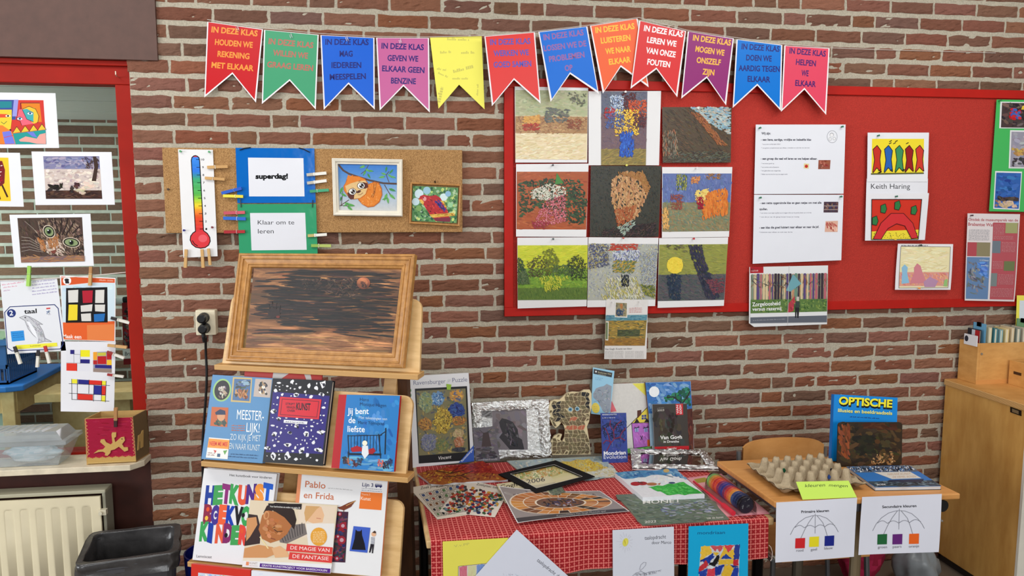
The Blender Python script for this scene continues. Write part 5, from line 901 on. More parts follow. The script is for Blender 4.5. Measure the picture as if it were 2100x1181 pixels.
for p, tf, c, lb in (((440, 640), zv, (60, 60, 66), 'dark push pin above the blossom print'), ((980, 640), zv, (226, 216, 90), 'yellow push pin above the dark tan centred print'), ((1495, 660), zv, (230, 224, 226), 'white push pin above the orange patch print'), ((972, 103), zv, (232, 230, 226), 'white push pin above the flowers print'), ((1503, 222), zv, (232, 230, 226), 'white push pin above the brown sky print'), ((487, 78), zw, (70, 80, 80), 'dark push pin above the green garden print'), ((1052, 70), zw, (176, 80, 70), 'red push pin above the white buildings print'), ((1620, 76), zw, (190, 40, 50), 'red push pin above the yellow disc print'), ((968, 590), zw, (222, 220, 216), 'clear push pin on the clipping beside its portrait'), ((1185, 585), zw, (222, 220, 216), 'clear push pin on the clipping above its red text'),
  ((135, 195), zr, (40, 110, 80), 'green push pin at the upper rules sheet, first corner'), ((533, 189), zr, (40, 110, 80), 'green push pin beside the round cartoon head'), ((137, 532), zr, (40, 110, 80), 'green push pin at the lower rules sheet, first corner'), ((527, 527), zr, (40, 110, 80), 'green push pin above the shelf photo'), ((708, 232), zr, (40, 110, 80), 'green push pin on the yellow print'), ((795, 526), zr, (40, 100, 76), 'green push pin on the red arch print'), ((912, 762), zr, (20, 40, 40), 'dark push pin on the crayon drawing'), ((100, 878), zr, (130, 30, 36), 'dark red push pin on the forest newspaper'), ((788, 733), zr, (220, 190, 60), 'yellow push pin at the foot of the red arch print'), ((905, 970), zr, (236, 150, 60), 'orange push pin at the foot of the crayon drawing'), ((1297, 63), zr, (40, 130, 70), 'green push pin at the top of the green poster'), ((1160, 618), zr, (70, 40, 50), 'dark push pin on the red and white newspaper')):
    pin(RP, tf(p), .006 if p != (968, 590) and p != (1185, 585) else .012, c, lb)
# ============================================================ EASEL RACK
EA = R(20); EU = V((math.cos(EA), -math.sin(EA), 0)); EN = V((-math.sin(EA), -math.cos(EA), 0)); UZ = V((0, 0, 1))
ZL = {1: 1.086, 2: .785, 3: .45, 4: .12}
EP = {1: flat(ZL[1]).at((440, 748)), 2: flat(ZL[2]).at((413, 946)), 3: flat(ZL[3]).at((385, 1152))}
EP[4] = EP[3]+EN*.05+V((-.04, 0, ZL[4]-ZL[3])); TILT = {1: 16, 2: 16, 3: 11, 4: 11}
def eplane(k, off=0):
    t = R(TILT[k]); N = EN*math.cos(t)+UZ*math.sin(t); return Plane(EP[k]+N*off, N)
z4b, z5b = Z(370, 500, 2.46), Z(370, 930, 4.118)
r = root('display_easel', V((EP[3].x+.35, EP[3].y-.1, 0))); tag(r, 'birch display easel with tilted ledges holding art books', 'easel')
def rquad(pl, tf, q, k=.1):
    P = [pl.at(tf(p)) for p in q]; return P[:2]+P[2:] if not k else P
def roundtop(P, rad=.035):
    tl, tr, br, bl = P; ux = (tr-tl).normalized(); uy = (bl-tl).normalized(); out = []
    for c, a0 in ((tl+ux*rad+uy*rad, 180), (tr-ux*rad+uy*rad, 270)):
        for i in range(6): a = R(a0+18*i); out.append(c+ux*math.cos(a)*rad+uy*math.sin(a)*rad)
    return out+[br, bl]
for k, q in ((1, [(476, 600), (867, 613), (860, 775), (454, 752)]), (2, [(452, 786), (850, 812), (832, 978), (416, 956)]), (3, [(424, 1000), (831, 1027), (818, 1190), (394, 1160)])):
    pl = eplane(k, -.03); mb = MB(); P = roundtop([pl.at(p) for p in q]); mb.prism(P, pl.N*-.015, side=(255, 255, 255)); mb.build('back_board', WOOD_EASEL, r, bevel=.002)
    a = EP[k]-EU*.002; mb = MB(); mb.hexa([a-UZ*.017, a+EU*.705-UZ*.017, a+EU*.705, a], [q_-EN*.06 for q_ in (a-UZ*.017, a+EU*.705-UZ*.017, a+EU*.705, a)]); mb.build('ledge', PLY, r, bevel=.0015)
pl = eplane(4, -.03); mb = MB(); b0 = EP[4]-pl.N*.03; vz = pl.N.cross(EU); vz = vz if vz.z > 0 else -vz
mb.prism([b0, b0+EU*.7, b0+EU*.7+vz*.2, b0+vz*.2], pl.N*-.015); mb.build('back_board', WOOD_EASEL, r)
a = EP[4]; mb = MB(); mb.hexa([a-UZ*.017, a+EU*.705-UZ*.017, a+EU*.705, a], [q_-EN*.06 for q_ in (a-UZ*.017, a+EU*.705-UZ*.017, a+EU*.705, a)]); mb.build('ledge', PLY, r)
for s in (.24, .56):
    mb = MB(); top = EP[1]-EN*.17+EU*s+UZ*.2-EN*.06; bot = V((EP[3].x, EP[3].y, 0))+EU*s-EN*.02; w_ = EU*.022; d_ = EN*-.03
    mb.hexa([bot-w_, bot+w_, top+w_, top-w_], [p+d_ for p in (bot-w_, bot+w_, top+w_, top-w_)]); mb.build('stile', WOOD_EASEL, r)
for s, dx in ((.2, -.02), (.585, -.03)):
    mb = MB(); top = EP[1]-EN*.15+EU*s+UZ*.15; bot = V((EP[1].x, EP[1].y, 0))+EU*(s+dx)-EN*.28; w_ = EU*.024; d_ = EN*-.03
    mb.hexa([bot-w_, bot+w_, top+w_, top-w_], [p+d_ for p in (bot-w_, bot+w_, top+w_, top-w_)]); mb.build('rear_leg', WOOD_SHADED, r)
# framed dark painting
pl = eplane(1, -.026); q = [(315, 55), (1195, 60), (1135, 628), (250, 592)]; r = root('framed_painting', pl.at(z4b((700, 600)))); tag(r, 'dark brown painting in a stepped golden wooden frame on the easel top', 'painting')
frame('moulding', pl, q, [(0, 0), (0, .024), (.003, .026), (.007, .026), (.0085, .023), (.013, .022), (.0145, .0245), (.018, .0245), (.0195, .02), (.031, .017), (.0325, .0195), (.036, .0195), (.0375, .0165), (.044, .014), (.046, .008)], WOOD_FRAME, r, z4b)
a = Art(pl, .007, z4b); q = [(372, 116), (1128, 122), (1092, 566), (326, 540)]; a.sheet(q, (170, 122, 78), .003)
t = NT('scorched_panel'); tc = t.n('ShaderNodeTexCoord'); mp = t.n('ShaderNodeMapping'); mp.inputs['Rotation'].default_value = (0, 0, R(20)); mp.inputs['Scale'].default_value = (3.2, 3.2, 26); n1 = t.n('ShaderNodeTexNoise'); n1.inputs['Scale'].default_value = 1.6; n1.inputs['Detail'].default_value = 7; n1.inputs['Roughness'].default_value = .62; n1.inputs['Distortion'].default_value = .6
t.l(tc.outputs['Object'], mp.inputs[0]); t.l(mp.outputs[0], n1.inputs['Vector']); at_ = t.attr(); c_ = t.ramp(n1.outputs['Fac'], [(.36, (30, 22, 22)), (.5, (120, 84, 62)), (.66, (255, 240, 226))])
mm = t.n('ShaderNodeMix', data_type='RGBA', blend_type='MULTIPLY'); mm.inputs[0].default_value = .8; t.l(at_, mm.inputs[6]); t.l(c_, mm.inputs[7]); t.base(mm.outputs[2]); t.p(Roughness=.5); t.bump(n1.outputs['Fac'], .3, .002); SCORCH = t.m
g = lambda u, v: quadpt(q, u, v)
a.strokes([g(0, 0), g(1, 0), g(1, 1), g(0, 1)], [(222, 166, 108), (200, 144, 92), (176, 122, 76)], 160, 160, 8, 2, .08); a.strokes([g(.0, .72), g(1, .78), g(1, 1), g(0, 1)], [(232, 178, 120), (216, 160, 104), (180, 126, 80)], 110, 180, 9, 2, .06)
for P_, n_ in (([g(.25, .03), g(1, .03), g(1, .7), g(.6, .74), g(.3, .6), g(.12, .5), g(.1, .3)], 300), ([g(0, .42), g(.5, .4), g(.9, .66), g(.4, .74), g(.0, .6)], 90), ([g(0, .2), g(.6, .1), g(.7, .4), g(.0, .4)], 40), ([g(.0, .03), g(1, .03), g(1, .82), g(0, .8)], 70)): a.strokes(P_, [(40, 30, 30), (56, 42, 36), (30, 24, 26), (80, 56, 44)], n_, 150, 8, 2, .1); a.strokes([g(.3, .12), g(.75, .12), g(.7, .35), g(.35, .3)], [(96, 72, 60), (40, 34, 34), (120, 96, 80)], 60, 26, 5, 0, 1.2)
a.ell(923, 198, 34, 30, (176, 100, 66)); a.ell(918, 196, 27, 24, (206, 130, 86)); a.strokes([(905, 190), (940, 182), (945, 225), (915, 228)], [(90, 50, 40), (120, 70, 50)], 14, 22, 6, 20, 1); a.ell(1112, 194, 9, 12, (196, 120, 84))
for p in ([(440, 345), (462, 318), (480, 330), (500, 325), (505, 352), (470, 375), (445, 368)],): a.poly(p, (60, 38, 34))
for p0, p1 in (((452, 345), (446, 305)), ((466, 330), (462, 290)), ((482, 335), (485, 300)), ((498, 345), (504, 310)), ((440, 320), (500, 318))): a.line([p0, p1], 3, (40, 28, 28))
a.ell(492, 368, 10, 6, (170, 70, 50)); a.build('panel', SCORCH, r)

def book(name, pl, tf, quad, th, art, label, spine, cat='book', group='art books on the easel', pages=(232, 226, 212), mat=GLOSSY, base=(255, 255, 255), inset=.004):
    P = [pl.at(tf(p)) for p in quad]; ux, uy = (P[1]-P[0]).normalized(), (P[3]-P[0]).normalized(); r = root(name, (P[2]+P[3])/2-pl.N*th); tag(r, label, cat, group)
    a = Art(pl, 0, tf); a.sheet(quad, base, .002, spine); art(a, quad); a.build('front_cover', mat, r)
    mb = MB(); I = [P[0]+ux*.001+uy*inset, P[1]-ux*inset+uy*inset, P[2]-ux*inset-uy*inset, P[3]+ux*.001-uy*inset]; mb.prism([p-pl.N*.0022 for p in I], pl.N*-(th-.0044), pages); mb.build('page_block', PAPER, r)
    mb = MB(); mb.prism([p-pl.N*(th-.002) for p in P], pl.N*-.002, spine); mb.build('back_cover', mat, r)
    mb = MB(); mb.hexa([P[0], P[3], P[3]-pl.N*th, P[0]-pl.N*th], [p-ux*.002 for p in (P[0], P[3], P[3]-pl.N*th, P[0]-pl.N*th)], spine); mb.build('spine', mat, r); return r
def aMeest(a, q):
    g = lambda u, v: quadpt(q, u, v)
    a.ell(210, 738, 46, 58, (150, 190, 120), 12, 28); a.ell(210, 738, 38, 50, (40, 36, 40), 12, 28); a.strokes([(190, 715), (232, 710), (240, 775), (192, 785)], [(200, 190, 176), (170, 150, 130), (110, 90, 90)], 26, 20, 9, 60, .8)
    f = [(265, 672), (362, 676), (354, 802), (254, 796)]; a.poly(f, (196, 170, 110)); f = [(272, 680), (356, 684), (348, 794), (262, 788)]; a.poly(f, (80, 110, 150)); a.strokes([(275, 684), (354, 688), (350, 735), (275, 730)], [(150, 170, 190), (70, 80, 70), (90, 110, 150)], 24, 26, 12); a.strokes([(272, 725), (345, 730), (340, 790), (268, 782)], [(170, 110, 70), (150, 90, 56), (90, 70, 50), (190, 140, 100)], 40, 24, 9, 80, .8)
    f = [(378, 680), (462, 684), (452, 776), (368, 770)]; a.poly(f, (186, 170, 160)); a.strokes([(400, 690), (440, 690), (440, 766), (390, 764)], [(226, 220, 206), (170, 140, 110), (60, 60, 66)], 30, 22, 10, 70, .6)
    f = [(158, 822), (242, 826), (236, 924), (150, 918)]; a.poly(f, (190, 96, 50)); a.strokes([(170, 900), (195, 870), (230, 875), (235, 922), (160, 918)], [(50, 70, 60), (60, 84, 70)], 20, 24, 12, 50, .6); a.ell(205, 868, 20, 26, (206, 150, 110)); a.poly([(175, 850), (200, 834), (226, 842), (228, 862), (178, 862)], (40, 50, 80))
    W3 = (238, 240, 240)
    a.text('MEESTER-', 284, 884, 420, 892, 48, W3, .0); a.text('LIJK!', 332, 948, 398, 952, 46, W3, .0); a.text('ZO KIJK JE MET', 250, 988, 404, 996, 30, (206, 216, 222)); a.text('EN NAAR KUNST', 246, 1034, 400, 1044, 30, (206, 216, 222))
    for i in range(3): a.scrib(258, 918+12*i, 325, 920+12*i, 6, (206, 110, 60))
    s = [(144, 976), (248, 985), (238, 1086), (128, 1078)]; a.poly(s, (232, 228, 222)); a.poly([quadpt(s, 0, .05), quadpt(s, 1, .05), quadpt(s, 1, .5), quadpt(s, 0, .5)], (238, 150, 60)); a.text('NEEM ME MEE', *quadpt(s, .08, .38), *quadpt(s, .94, .36), 20, (206, 50, 40), .03)
    a.poly([quadpt(s, .3, .6), quadpt(s, .45, .62), quadpt(s, .4, .75)], (200, 60, 50)); a.poly([quadpt(s, .75, .6), quadpt(s, .95, .55), quadpt(s, .85, .8)], (100, 160, 80)); a.scrib(*quadpt(s, .06, .78), *quadpt(s, .4, .78), 7, (150, 110, 100)); a.scrib(*quadpt(s, .06, .88), *quadpt(s, .4, .88), 7, (150, 110, 100)); a.rects(s, [(.5, .76, .64, .92, (60, 90, 120))])
    a.scrib(252, 1062, 392, 1070, 6, (40, 70, 110)); a.scrib(240, 1074, 390, 1084, 6, (40, 70, 110))
book('paperback_book', eplane(2, -.006), z4b, [(165, 660), (467, 678), (414, 1107), (108, 1085)], .016, aMeest, 'light blue art book with small portraits at the outer end of the middle ledge', (70, 120, 170), base=(86, 136, 180))
def aKunst(a, q):
    g = lambda u, v: quadpt(q, u, v); NV, WT = (44, 32, 116), (226, 224, 226)
    a.poly([g(.02, .16), g(.98, .18), g(.97, .86), g(.02, .88)], NV)
    random.seed(5); spots = []
    for _ in range(900):
        u, v = random.uniform(.05, .94), random.uniform(.03, .95); s = random.choice((.07, .055, .045, .03, .02, .012))
        if .13 < u < .86 and .2 < v < .46 or .2 < u < .66 and .47 < v < .54: continue
        if any(math.hypot((u-x)*.72, v-y) < s+t_+.004 for x, y, t_ in spots): continue
        spots.append((u, v, s))
        n = random.randint(5, 9); a0 = random.uniform(0, 6); an = random.uniform(.5, 1.6)
        P = [g(u+s*1.3*math.cos(a0+6.283*i/n)*random.uniform(.5, 1.1), v+s*an*.8*math.sin(a0+6.283*i/n)*random.uniform(.5, 1.1)) for i in range(n)]; a.poly(P, WT, .3)
        if s > .03:
            for _k in range(2): x, y = g(u+random.uniform(-.4, .4)*s, v+random.uniform(-.4, .4)*s); a.ell(x, y, random.uniform(4, 8), random.uniform(3, 7), (24, 20, 40), random.uniform(0, 90), 8); a.k -= .6
            a.line([g(u-s*.6, v-s*.2), g(u+s*.1, v+s*.1), g(u+s*.3, v+s*.5)], 3, (24, 20, 40)); a.k -= .6
        if len(spots) > 120: break
    a.poly([g(.15, .215), g(.85, .225), g(.845, .46), g(.15, .45)], (206, 38, 52)); a.line([g(.19, .24), g(.81, .25), g(.805, .435), g(.19, .425)], 3, (90, 16, 40), True)
    a.text('KUNST', 583, 836, 655, 840, 34, (22, 18, 30), .03); 
    for i, tx in enumerate(('STRIPT', 'VERHALEN', 'OVER')): a.text(tx, 530+4*i, 812+17*i, 578, 814+17*i, 11, (60, 16, 40), .02)
    a.poly([g(.26, .485), g(.66, .49), g(.655, .525), g(.26, .52)], WT); a.scrib(*g(.29, .512), *g(.62, .516), 6, (60, 60, 90))
book('hardcover_book', eplane(2, -.002), z4b, [(469, 678), (768, 690), (718, 1120), (418, 1101)], .02, aKunst, 'black and purple book crowded with white doodles and a red title panel', (20, 18, 24), base=(20, 18, 24))
def aJij(a, q):
    g = lambda u, v: quadpt(q, u, v)
    a.poly([g(0, 0), g(.12, 0), g(.12, 1), g(0, 1)], (178, 34, 40)); f = [g(.12, 0), g(1, 0), g(1, 1), g(.12, 1)]; a.poly(f, (44, 120, 186)); a.strokes(f, [(50, 128, 192), (36, 108, 176), (64, 136, 196)], 60, 40, 20, 80, .5)
    a.strokes([g(.12, .82), g(1, .84), g(1, 1), g(.12, 1)], [(100, 160, 196), (80, 146, 186)], 40, 50, 10, 0, .2)
    a.text('Hans', 905, 792, 950, 794, 16, (24, 50, 84)); a.text('Monique Hagen', 905, 816, 1038, 824, 17, (24, 50, 84)); a.text('Jij bent', 843, 858, 950, 858, 30, (240, 240, 240), .01); a.text('de', 848, 903, 882, 904, 30, (240, 240, 240), .01); a.text('liefste', 843, 948, 930, 950, 30, (240, 240, 240), .01); a.text('Met tekeningen van', 900, 882, 1042, 890, 14, (200, 216, 228)); a.text('Marit Tornqvist', 896, 908, 1028, 914, 15, (24, 50, 84)); a.text('Querido', 890, 968, 948, 970, 10, (24, 60, 96))
    D = (26, 34, 48); a.line([(845, 965), (850, 1060)], 5, D); a.line([(848, 968), (1015, 965)], 4, D)
    for i in range(10): a.line([(862+16*i, 968), (860+16*i, 1045)], 2.6, D)
    a.line([(1000, 960), (1010, 1080)], 5, D); a.line([(1036, 930), (1032, 1060)], 6, D); a.line([(1000, 970), (1036, 945)], 4, D); a.line([(848, 1060), (1010, 1062)], 10, D); a.line([(846, 1050), (848, 1090)], 5, D)
    a.poly([(858, 1030), (890, 1018), (920, 1030), (922, 1046), (866, 1050)], (170, 30, 40)); a.poly([(940, 1040), (975, 1028), (985, 1045), (970, 1060), (944, 1058)], (160, 30, 40)); a.ell(930, 1005, 13, 13, (236, 230, 206)); a.poly([(918, 1018), (946, 1018), (950, 1060), (930, 1085), (914, 1058)], (220, 222, 226))
    for x, y, c in ((850, 1100, (150, 90, 70)), (882, 1110, (90, 70, 70)), (905, 1100, (60, 70, 90)), (1010, 1110, (190, 90, 80)), (1055, 1105, (50, 60, 90)), (1035, 1118, (60, 50, 60)), (830, 1095, (60, 50, 50))): a.strokes([(x-16, y-24), (x+16, y-24), (x+16, y+18), (x-16, y+18)], [c, jit(c, 25)], 16, 16, 6, 70, .8)
book('hardcover_book', eplane(2, -.006), z4b, [(802, 760), (1108, 766), (1077, 1150), (764, 1130)], .014, aJij, 'bright blue picture book with red spine and iron bench scene', (178, 34, 40), base=(178, 34, 40))
pl = eplane(2, -.049); a = Art(pl, 0, z4b); a.sheet([(325, 630), (716, 640), (700, 860), (310, 850)], (206, 48, 38), .006); a.poly([(470, 640), (560, 645), (480, 700), (460, 700)], (228, 222, 218)); a.poly([(622, 650), (655, 652), (665, 700), (640, 700)], (228, 222, 218)); tag(a.build('picture_book', GLOSSY), 'red and white book edge showing behind the middle ledge books', 'book', 'art books on the easel')
def aHet(a, q):
    a.text('Het kunstboek voor kinderen', 415, 190, 772, 214, 19, (50, 46, 50), .012); a.text('Lemniscaat', 135, 876, 265, 884, 22, (60, 56, 60), .008)
    P_ = [(28, 60, 150), (66, 158, 84), (140, 40, 116), (60, 160, 84), (226, 84, 50), (80, 40, 130), (240, 150, 60), (24, 90, 200)]
    for s, x0, x1, y0, y1, cs in (('HETKUNST', 205, 760, 415, 400, P_), ('BOEKVO', 190, 575, 575, 600, [(140, 40, 70), (70, 50, 140), (236, 96, 56), (20, 60, 170), (24, 22, 30), (60, 160, 84)]), ('KINDER', 160, 555, 725, 765, [(60, 160, 84), (24, 60, 160), (226, 90, 60), (130, 40, 100), (66, 158, 84), (226, 70, 60)])):
        n = len(s); w_ = (x1-x0)/n
        for i, ch in enumerate(s): t = i/n; xa = x0+w_*i; ya = y0+(y1-y0)*t; a.text(ch, xa-3, ya+random.uniform(-8, 8), xa+w_*(1.14 if ch not in 'I' else .6), ya+random.uniform(-6, 12)+5, 135+random.uniform(-8, 14), cs[i], .075, up=(14, -138))
    for x, y in ((232, 470), (220, 545), (300, 520), (385, 690), (530, 520), (520, 655)): a.ell(x, y, 14, 20, random.choice(((240, 190, 70), (226, 84, 50), (70, 50, 140), (24, 22, 30))), 10, 12)
book('hardcover_book', eplane(3, -.008), z5b, [(205, 125), (815, 172), (715, 960), (105, 897)], .02, aHet, 'white art book with big multicoloured hand cut letters on the lower ledge', (230, 228, 226), base=(230, 228, 230), pages=(226, 224, 224))
def aPablo(a, q):
    a.poly([quadpt(q, 0, 0), quadpt(q, .035, 0), quadpt(q, .035, 1), quadpt(q, 0, 1)], (222, 140, 96)); OG = (196, 112, 76)
    a.text('Pablo', 1052, 282, 1224, 296, 52, OG, .012); a.text('en Frida', 1040, 374, 1296, 390, 52, OG, .012); a.scrib(1245, 294, 1455, 312, 9, (170, 166, 166)); a.text('Lijn 3', 1535, 276, 1628, 282, 30, (36, 36, 90), .015)
    a.poly([(1645, 255), (1700, 258), (1704, 282), (1642, 280)], (36, 36, 90)); 
    for i in range(4): a.poly([(1650+13*i, 260), (1658+13*i, 260), (1658+13*i, 268), (1650+13*i, 268)], (220, 220, 226))
    a.ell(1655, 283, 6, 6, (36, 36, 90), 0, 10); a.ell(1690, 285, 6, 6, (36, 36, 90), 0, 10); a.scrib(1530, 295, 1702, 308, 6, (120, 120, 140)); a.scrib(1530, 312, 1702, 325, 6, (120, 120, 140))
    a.poly([(1524, 322), (1706, 334), (1696, 478), (1508, 464)], (232, 120, 50)); a.text('Thema 3', 1528, 350, 1600, 354, 15, (246, 206, 180)); a.text('Kunst', 1522, 390, 1606, 398, 28, (246, 226, 206), .01)
    f = [(1310, 486), (1418, 492), (1392, 920), (1270, 915)]; a.poly(f, (70, 40, 60)); a.strokes(f, [(150, 30, 40), (40, 46, 90), (90, 60, 60), (40, 60, 60), (120, 50, 80)], 110, 34, 16, 40, 1.5)
    for x, y, s in ((1345, 510, 18), (1372, 610, 30), (1362, 730, 34), (1330, 700, 18), (1322, 885, 20)): a.ell(x, y, s, s, (150, 34, 50)); a.ell(x, y, s*.5, s*.5, (190, 150, 160))
    a.poly([(1325, 455), (1360, 445), (1420, 415), (1480, 395), (1440, 450), (1380, 480), (1345, 470)], (120, 60, 40)); a.line([(1380, 475), (1378, 495)], 5, (90, 50, 30)); a.line([(1400, 440), (1478, 400)], 6, (196, 150, 90))
    a.poly([(1462, 612), (1604, 626), (1578, 838), (1428, 822)], (66, 96, 190)); a.poly([(1480, 640), (1495, 655), (1520, 655), (1532, 640), (1535, 690), (1556, 760), (1565, 815), (1445, 810), (1470, 720)], (26, 24, 34))
    a.ell(1632, 680, 20, 20, (226, 176, 140)); a.poly([(1618, 668), (1640, 650), (1652, 662), (1650, 674)], (70, 50, 40)); a.poly([(1610, 702), (1640, 706), (1636, 765), (1608, 762)], (200, 200, 206)); a.poly([(1606, 762), (1636, 765), (1626, 842), (1616, 842), (1620, 785), (1604, 836), (1592, 836)], (40, 36, 44))
    for i in range(5): a.line([(1610, 710+11*i), (1638, 713+11*i)], 3, (60, 60, 80))
book('workbook', eplane(3, -.008), z5b, [(1000, 165), (1752, 222), (1687, 1040), (922, 975)], .01, aPablo, 'white workbook with orange title and small blue cat picture', (222, 140, 96), base=(230, 228, 228))
a = Art(eplane(3, -.001), 0, z5b); q = [(590, 392), (1326, 437), (1266, 1012), (521, 958)]; a.sheet(q, (226, 214, 196), .003); SK, SK2 = (176, 110, 64), (206, 146, 96); g = lambda u, v: quadpt(q, u, v)
a.poly([g(0, 0), g(1, 0), g(1, .84), g(0, .86)], (222, 204, 176)); a.poly([g(.55, .02), g(.98, .02), g(.98, .5), g(.6, .5)], (226, 206, 184))
a.poly([(1060, 440), (1190, 450), (1215, 520), (1200, 580), (1120, 590), (1050, 560)], (226, 180, 140)); a.poly([(1060, 440), (1180, 446), (1150, 470), (1110, 520), (1060, 580), (1045, 500)], (206, 160, 106)); a.line([(1150, 545), (1185, 550)], 5, (190, 110, 90))
a.poly([(1060, 590), (1300, 590), (1290, 800), (1080, 780)], (228, 222, 216)); a.poly([(830, 700), (960, 600), (1050, 590), (1070, 680), (900, 760), (840, 750)], (120, 110, 106))
for i in range(9): a.line([(850+22*i, 690-13*i), (872+20*i, 748-9*i)], 6, (70, 64, 66))
a.poly([(575, 510), (650, 520), (680, 640), (670, 760), (540, 780)], (60, 44, 44)); a.poly([(560, 545), (640, 535), (650, 600), (590, 700), (555, 740)], SK2)
a.poly([(700, 500), (730, 440), (800, 415), (900, 420), (960, 480), (980, 560), (960, 640), (880, 560), (780, 480), (720, 520)], (50, 36, 32)); a.poly([(690, 520), (740, 480), (800, 490), (880, 540), (940, 610), (900, 680), (840, 730), (760, 755), (690, 720), (660, 640)], SK); a.strokes([(700, 520), (860, 560), (900, 660), (800, 730), (690, 690)], [(186, 120, 72), (196, 132, 84), (166, 100, 58)], 40, 50, 26, 40, .8)
a.ell(725, 520, 24, 38, SK2, 10); a.ell(728, 522, 13, 24, SK, 10); a.line([(790, 640), (820, 660), (860, 655)], 6, (60, 36, 30)); a.line([(780, 630), (800, 618)], 5, (60, 36, 30)); a.line([(765, 715), (800, 725)], 7, (130, 66, 50))
a.poly([(540, 800), (660, 770), (780, 790), (800, 850), (700, 890), (530, 880)], SK2); a.poly([(770, 800), (840, 780), (900, 820), (920, 870), (800, 880)], (222, 172, 126)); a.line([(672, 705), (740, 800)], 9, (236, 214, 160))
a.poly([(530, 880), (900, 880), (1280, 915), (1276, 965), (524, 920)], (228, 214, 192)); a.poly([(740, 420), (1025, 424), (1020, 472), (745, 445)], (36, 28, 30)); a.text('Voor leerkrachten en ouders op pagina 50', 755, 452, 1010, 466, 14, (230, 226, 220), .01)
a.ell(1168, 702, 70, 78, (226, 160, 60))
for i in range(6): a.scrib(1120, 668+16*i, 1218, 664+17*i, 9, (246, 222, 180))
a.poly([(900, 760), (1286, 792), (1280, 852), (892, 822)], (216, 66, 62)); a.text('DE MAGIE VAN', 928, 808, 1258, 832, 30, (246, 226, 220), .0); a.poly([(922, 832), (1284, 864), (1278, 924), (912, 893)], (216, 66, 62)); a.text('DE FANTASIE', 946, 880, 1250, 902, 30, (246, 226, 220), .0)
a.poly([(525, 905), (1280, 935), (1266, 1011), (522, 956)], (230, 228, 228)); a.poly([(672, 926), (1268, 972), (1264, 1010), (668, 958)], (84, 40, 130)); a.text('GRATIS KUNSTPROJECT VOOR BASISSCHOLEN', 686, 951, 1238, 996, 16, (232, 222, 236), .012); a.poly([(556, 912), (580, 914), (576, 945), (552, 943)], (222, 140, 100)); a.text('KUNST', 584, 932, 650, 936, 16, (170, 150, 140), .01); a.text('PRONKEN', 582, 950, 650, 954, 9, (190, 170, 160))
tag(a.build('brochure', GLOSSY), 'brochure with drawing child and purple strip leaning in front of two books', 'brochure')
pl = eplane(3, .018); a = Art(pl, 0, z5b); a.sheet([(92, 932), (590, 985), (575, 2300), (60, 2250)], (206, 50, 36), .012); a.poly([(150, 1005), (560, 1045), (550, 1500), (140, 1460)], (196, 206, 222)); a.strokes([(152, 1008), (555, 1045), (550, 1100), (150, 1060)], [(220, 200, 110), (190, 160, 190), (150, 180, 220), (232, 222, 222)], 40, 60, 18, 80, .6)
tag(a.build('picture_book', GLOSSY), 'red book with pale picture at the bottom ledge of the easel', 'book', 'art books on the easel')
a = Art(pl, .016, z5b); a.sheet([(600, 988), (1260, 1048), (1230, 2300), (560, 2250)], (226, 226, 232), .008); a.strokes([(620, 1000), (1200, 1060), (1190, 1200), (620, 1150)], [(200, 206, 226), (216, 214, 226)], 24, 70, 12, 10, .4); tag(a.build('picture_book', GLOSSY), 'white booklet at the bottom ledge of the easel beside a red book', 'book', 'art books on the easel')

# ============================================================ RED CLOTH TABLE
ZT = .60; TP = flat(ZT); FL, FR, BL = TP.at((875, 1110)), TP.at((1588, 1062)), TP.at((847, 958)); BR = FR+(BL-FL)
r = root('display_table', V(((FL.x+FR.x)/2, (FL.y+BL.y)/2, 0))); tag(r, 'low display table with pale wooden edge under the red checked cloth', 'table')
ex = (FR-FL).normalized(); ey = (BL-FL).normalized()
mb = MB(); mb.prism([FL, FR, BR, BL], V((0, 0, -.024))); mb.build('table_top', WOOD_PALE, r, bevel=.003)
for a_, b_ in ((.03, .05), (.97, .05), (.03, .93), (.97, .93), ):
    p = FL+(FR-FL)*a_+(BL-FL)*b_; mb = MB(); mb.tube([V((p.x, p.y, 0)), V((p.x, p.y, ZT-.024))], .018, (24, 22, 24), 10); mb.build('leg', METAL, r)
mb = MB(); p, p1 = FL+ex*.05+ey*.06, FR-ex*.05+ey*.06; mb.hexa([p+V((0, 0, -.03)), p1+V((0, 0, -.03)), p1+V((0, 0, -.075)), p+V((0, 0, -.075))], [x+ey*.02 for x in (p+V((0, 0, -.03)), p1+V((0, 0, -.03)), p1+V((0, 0, -.075)), p+V((0, 0, -.075)))], (40, 34, 34)); mb.build('apron', PAINT, r)
CP = stand((875, 1110), (1592, 1062), ZT); c0, c1, c2 = FL+ex*.012, FR-ex*.022, BL+ex*.012; cb = c1+(c2-c0); up_ = V((0, 0, .0015))
mb = MB(); Lx, Ly = (c1-c0).length, (c2-c0).length
mb.grid(lambda u, v: c0+(c1-c0)*u+(c2-c0)*v+up_+V((0, 0, .0006*noise.noise((u*20, v*14, 2)))), 40, 20, uvf=lambda u, v: (u*Lx, v*Ly))
drop = CP.at((1575, 1141)).z; dl = drop-.005
def cf(u, v):
    p = c0+(c1-c0)*u; zz = ZT+.0015-(ZT-(dl+(drop-dl)*u)+.006*math.sin(u*9))*v; w_ = .004+.005*v+.004*v*math.sin(u*23)+.003*v*math.sin(u*51+1); f = math.sin(min(v/.06, 1)*1.57)
    return V((p.x, p.y, zz))-ey*(w_*f)
mb.grid(cf, 90, 24, uvf=lambda u, v: (u*Lx, -v*(ZT-drop))); o = mb.build('tablecloth', CLOTH, smooth=True, merge=True); tag(o, 'red and pink checked tablecloth draped over the low table front', 'tablecloth')
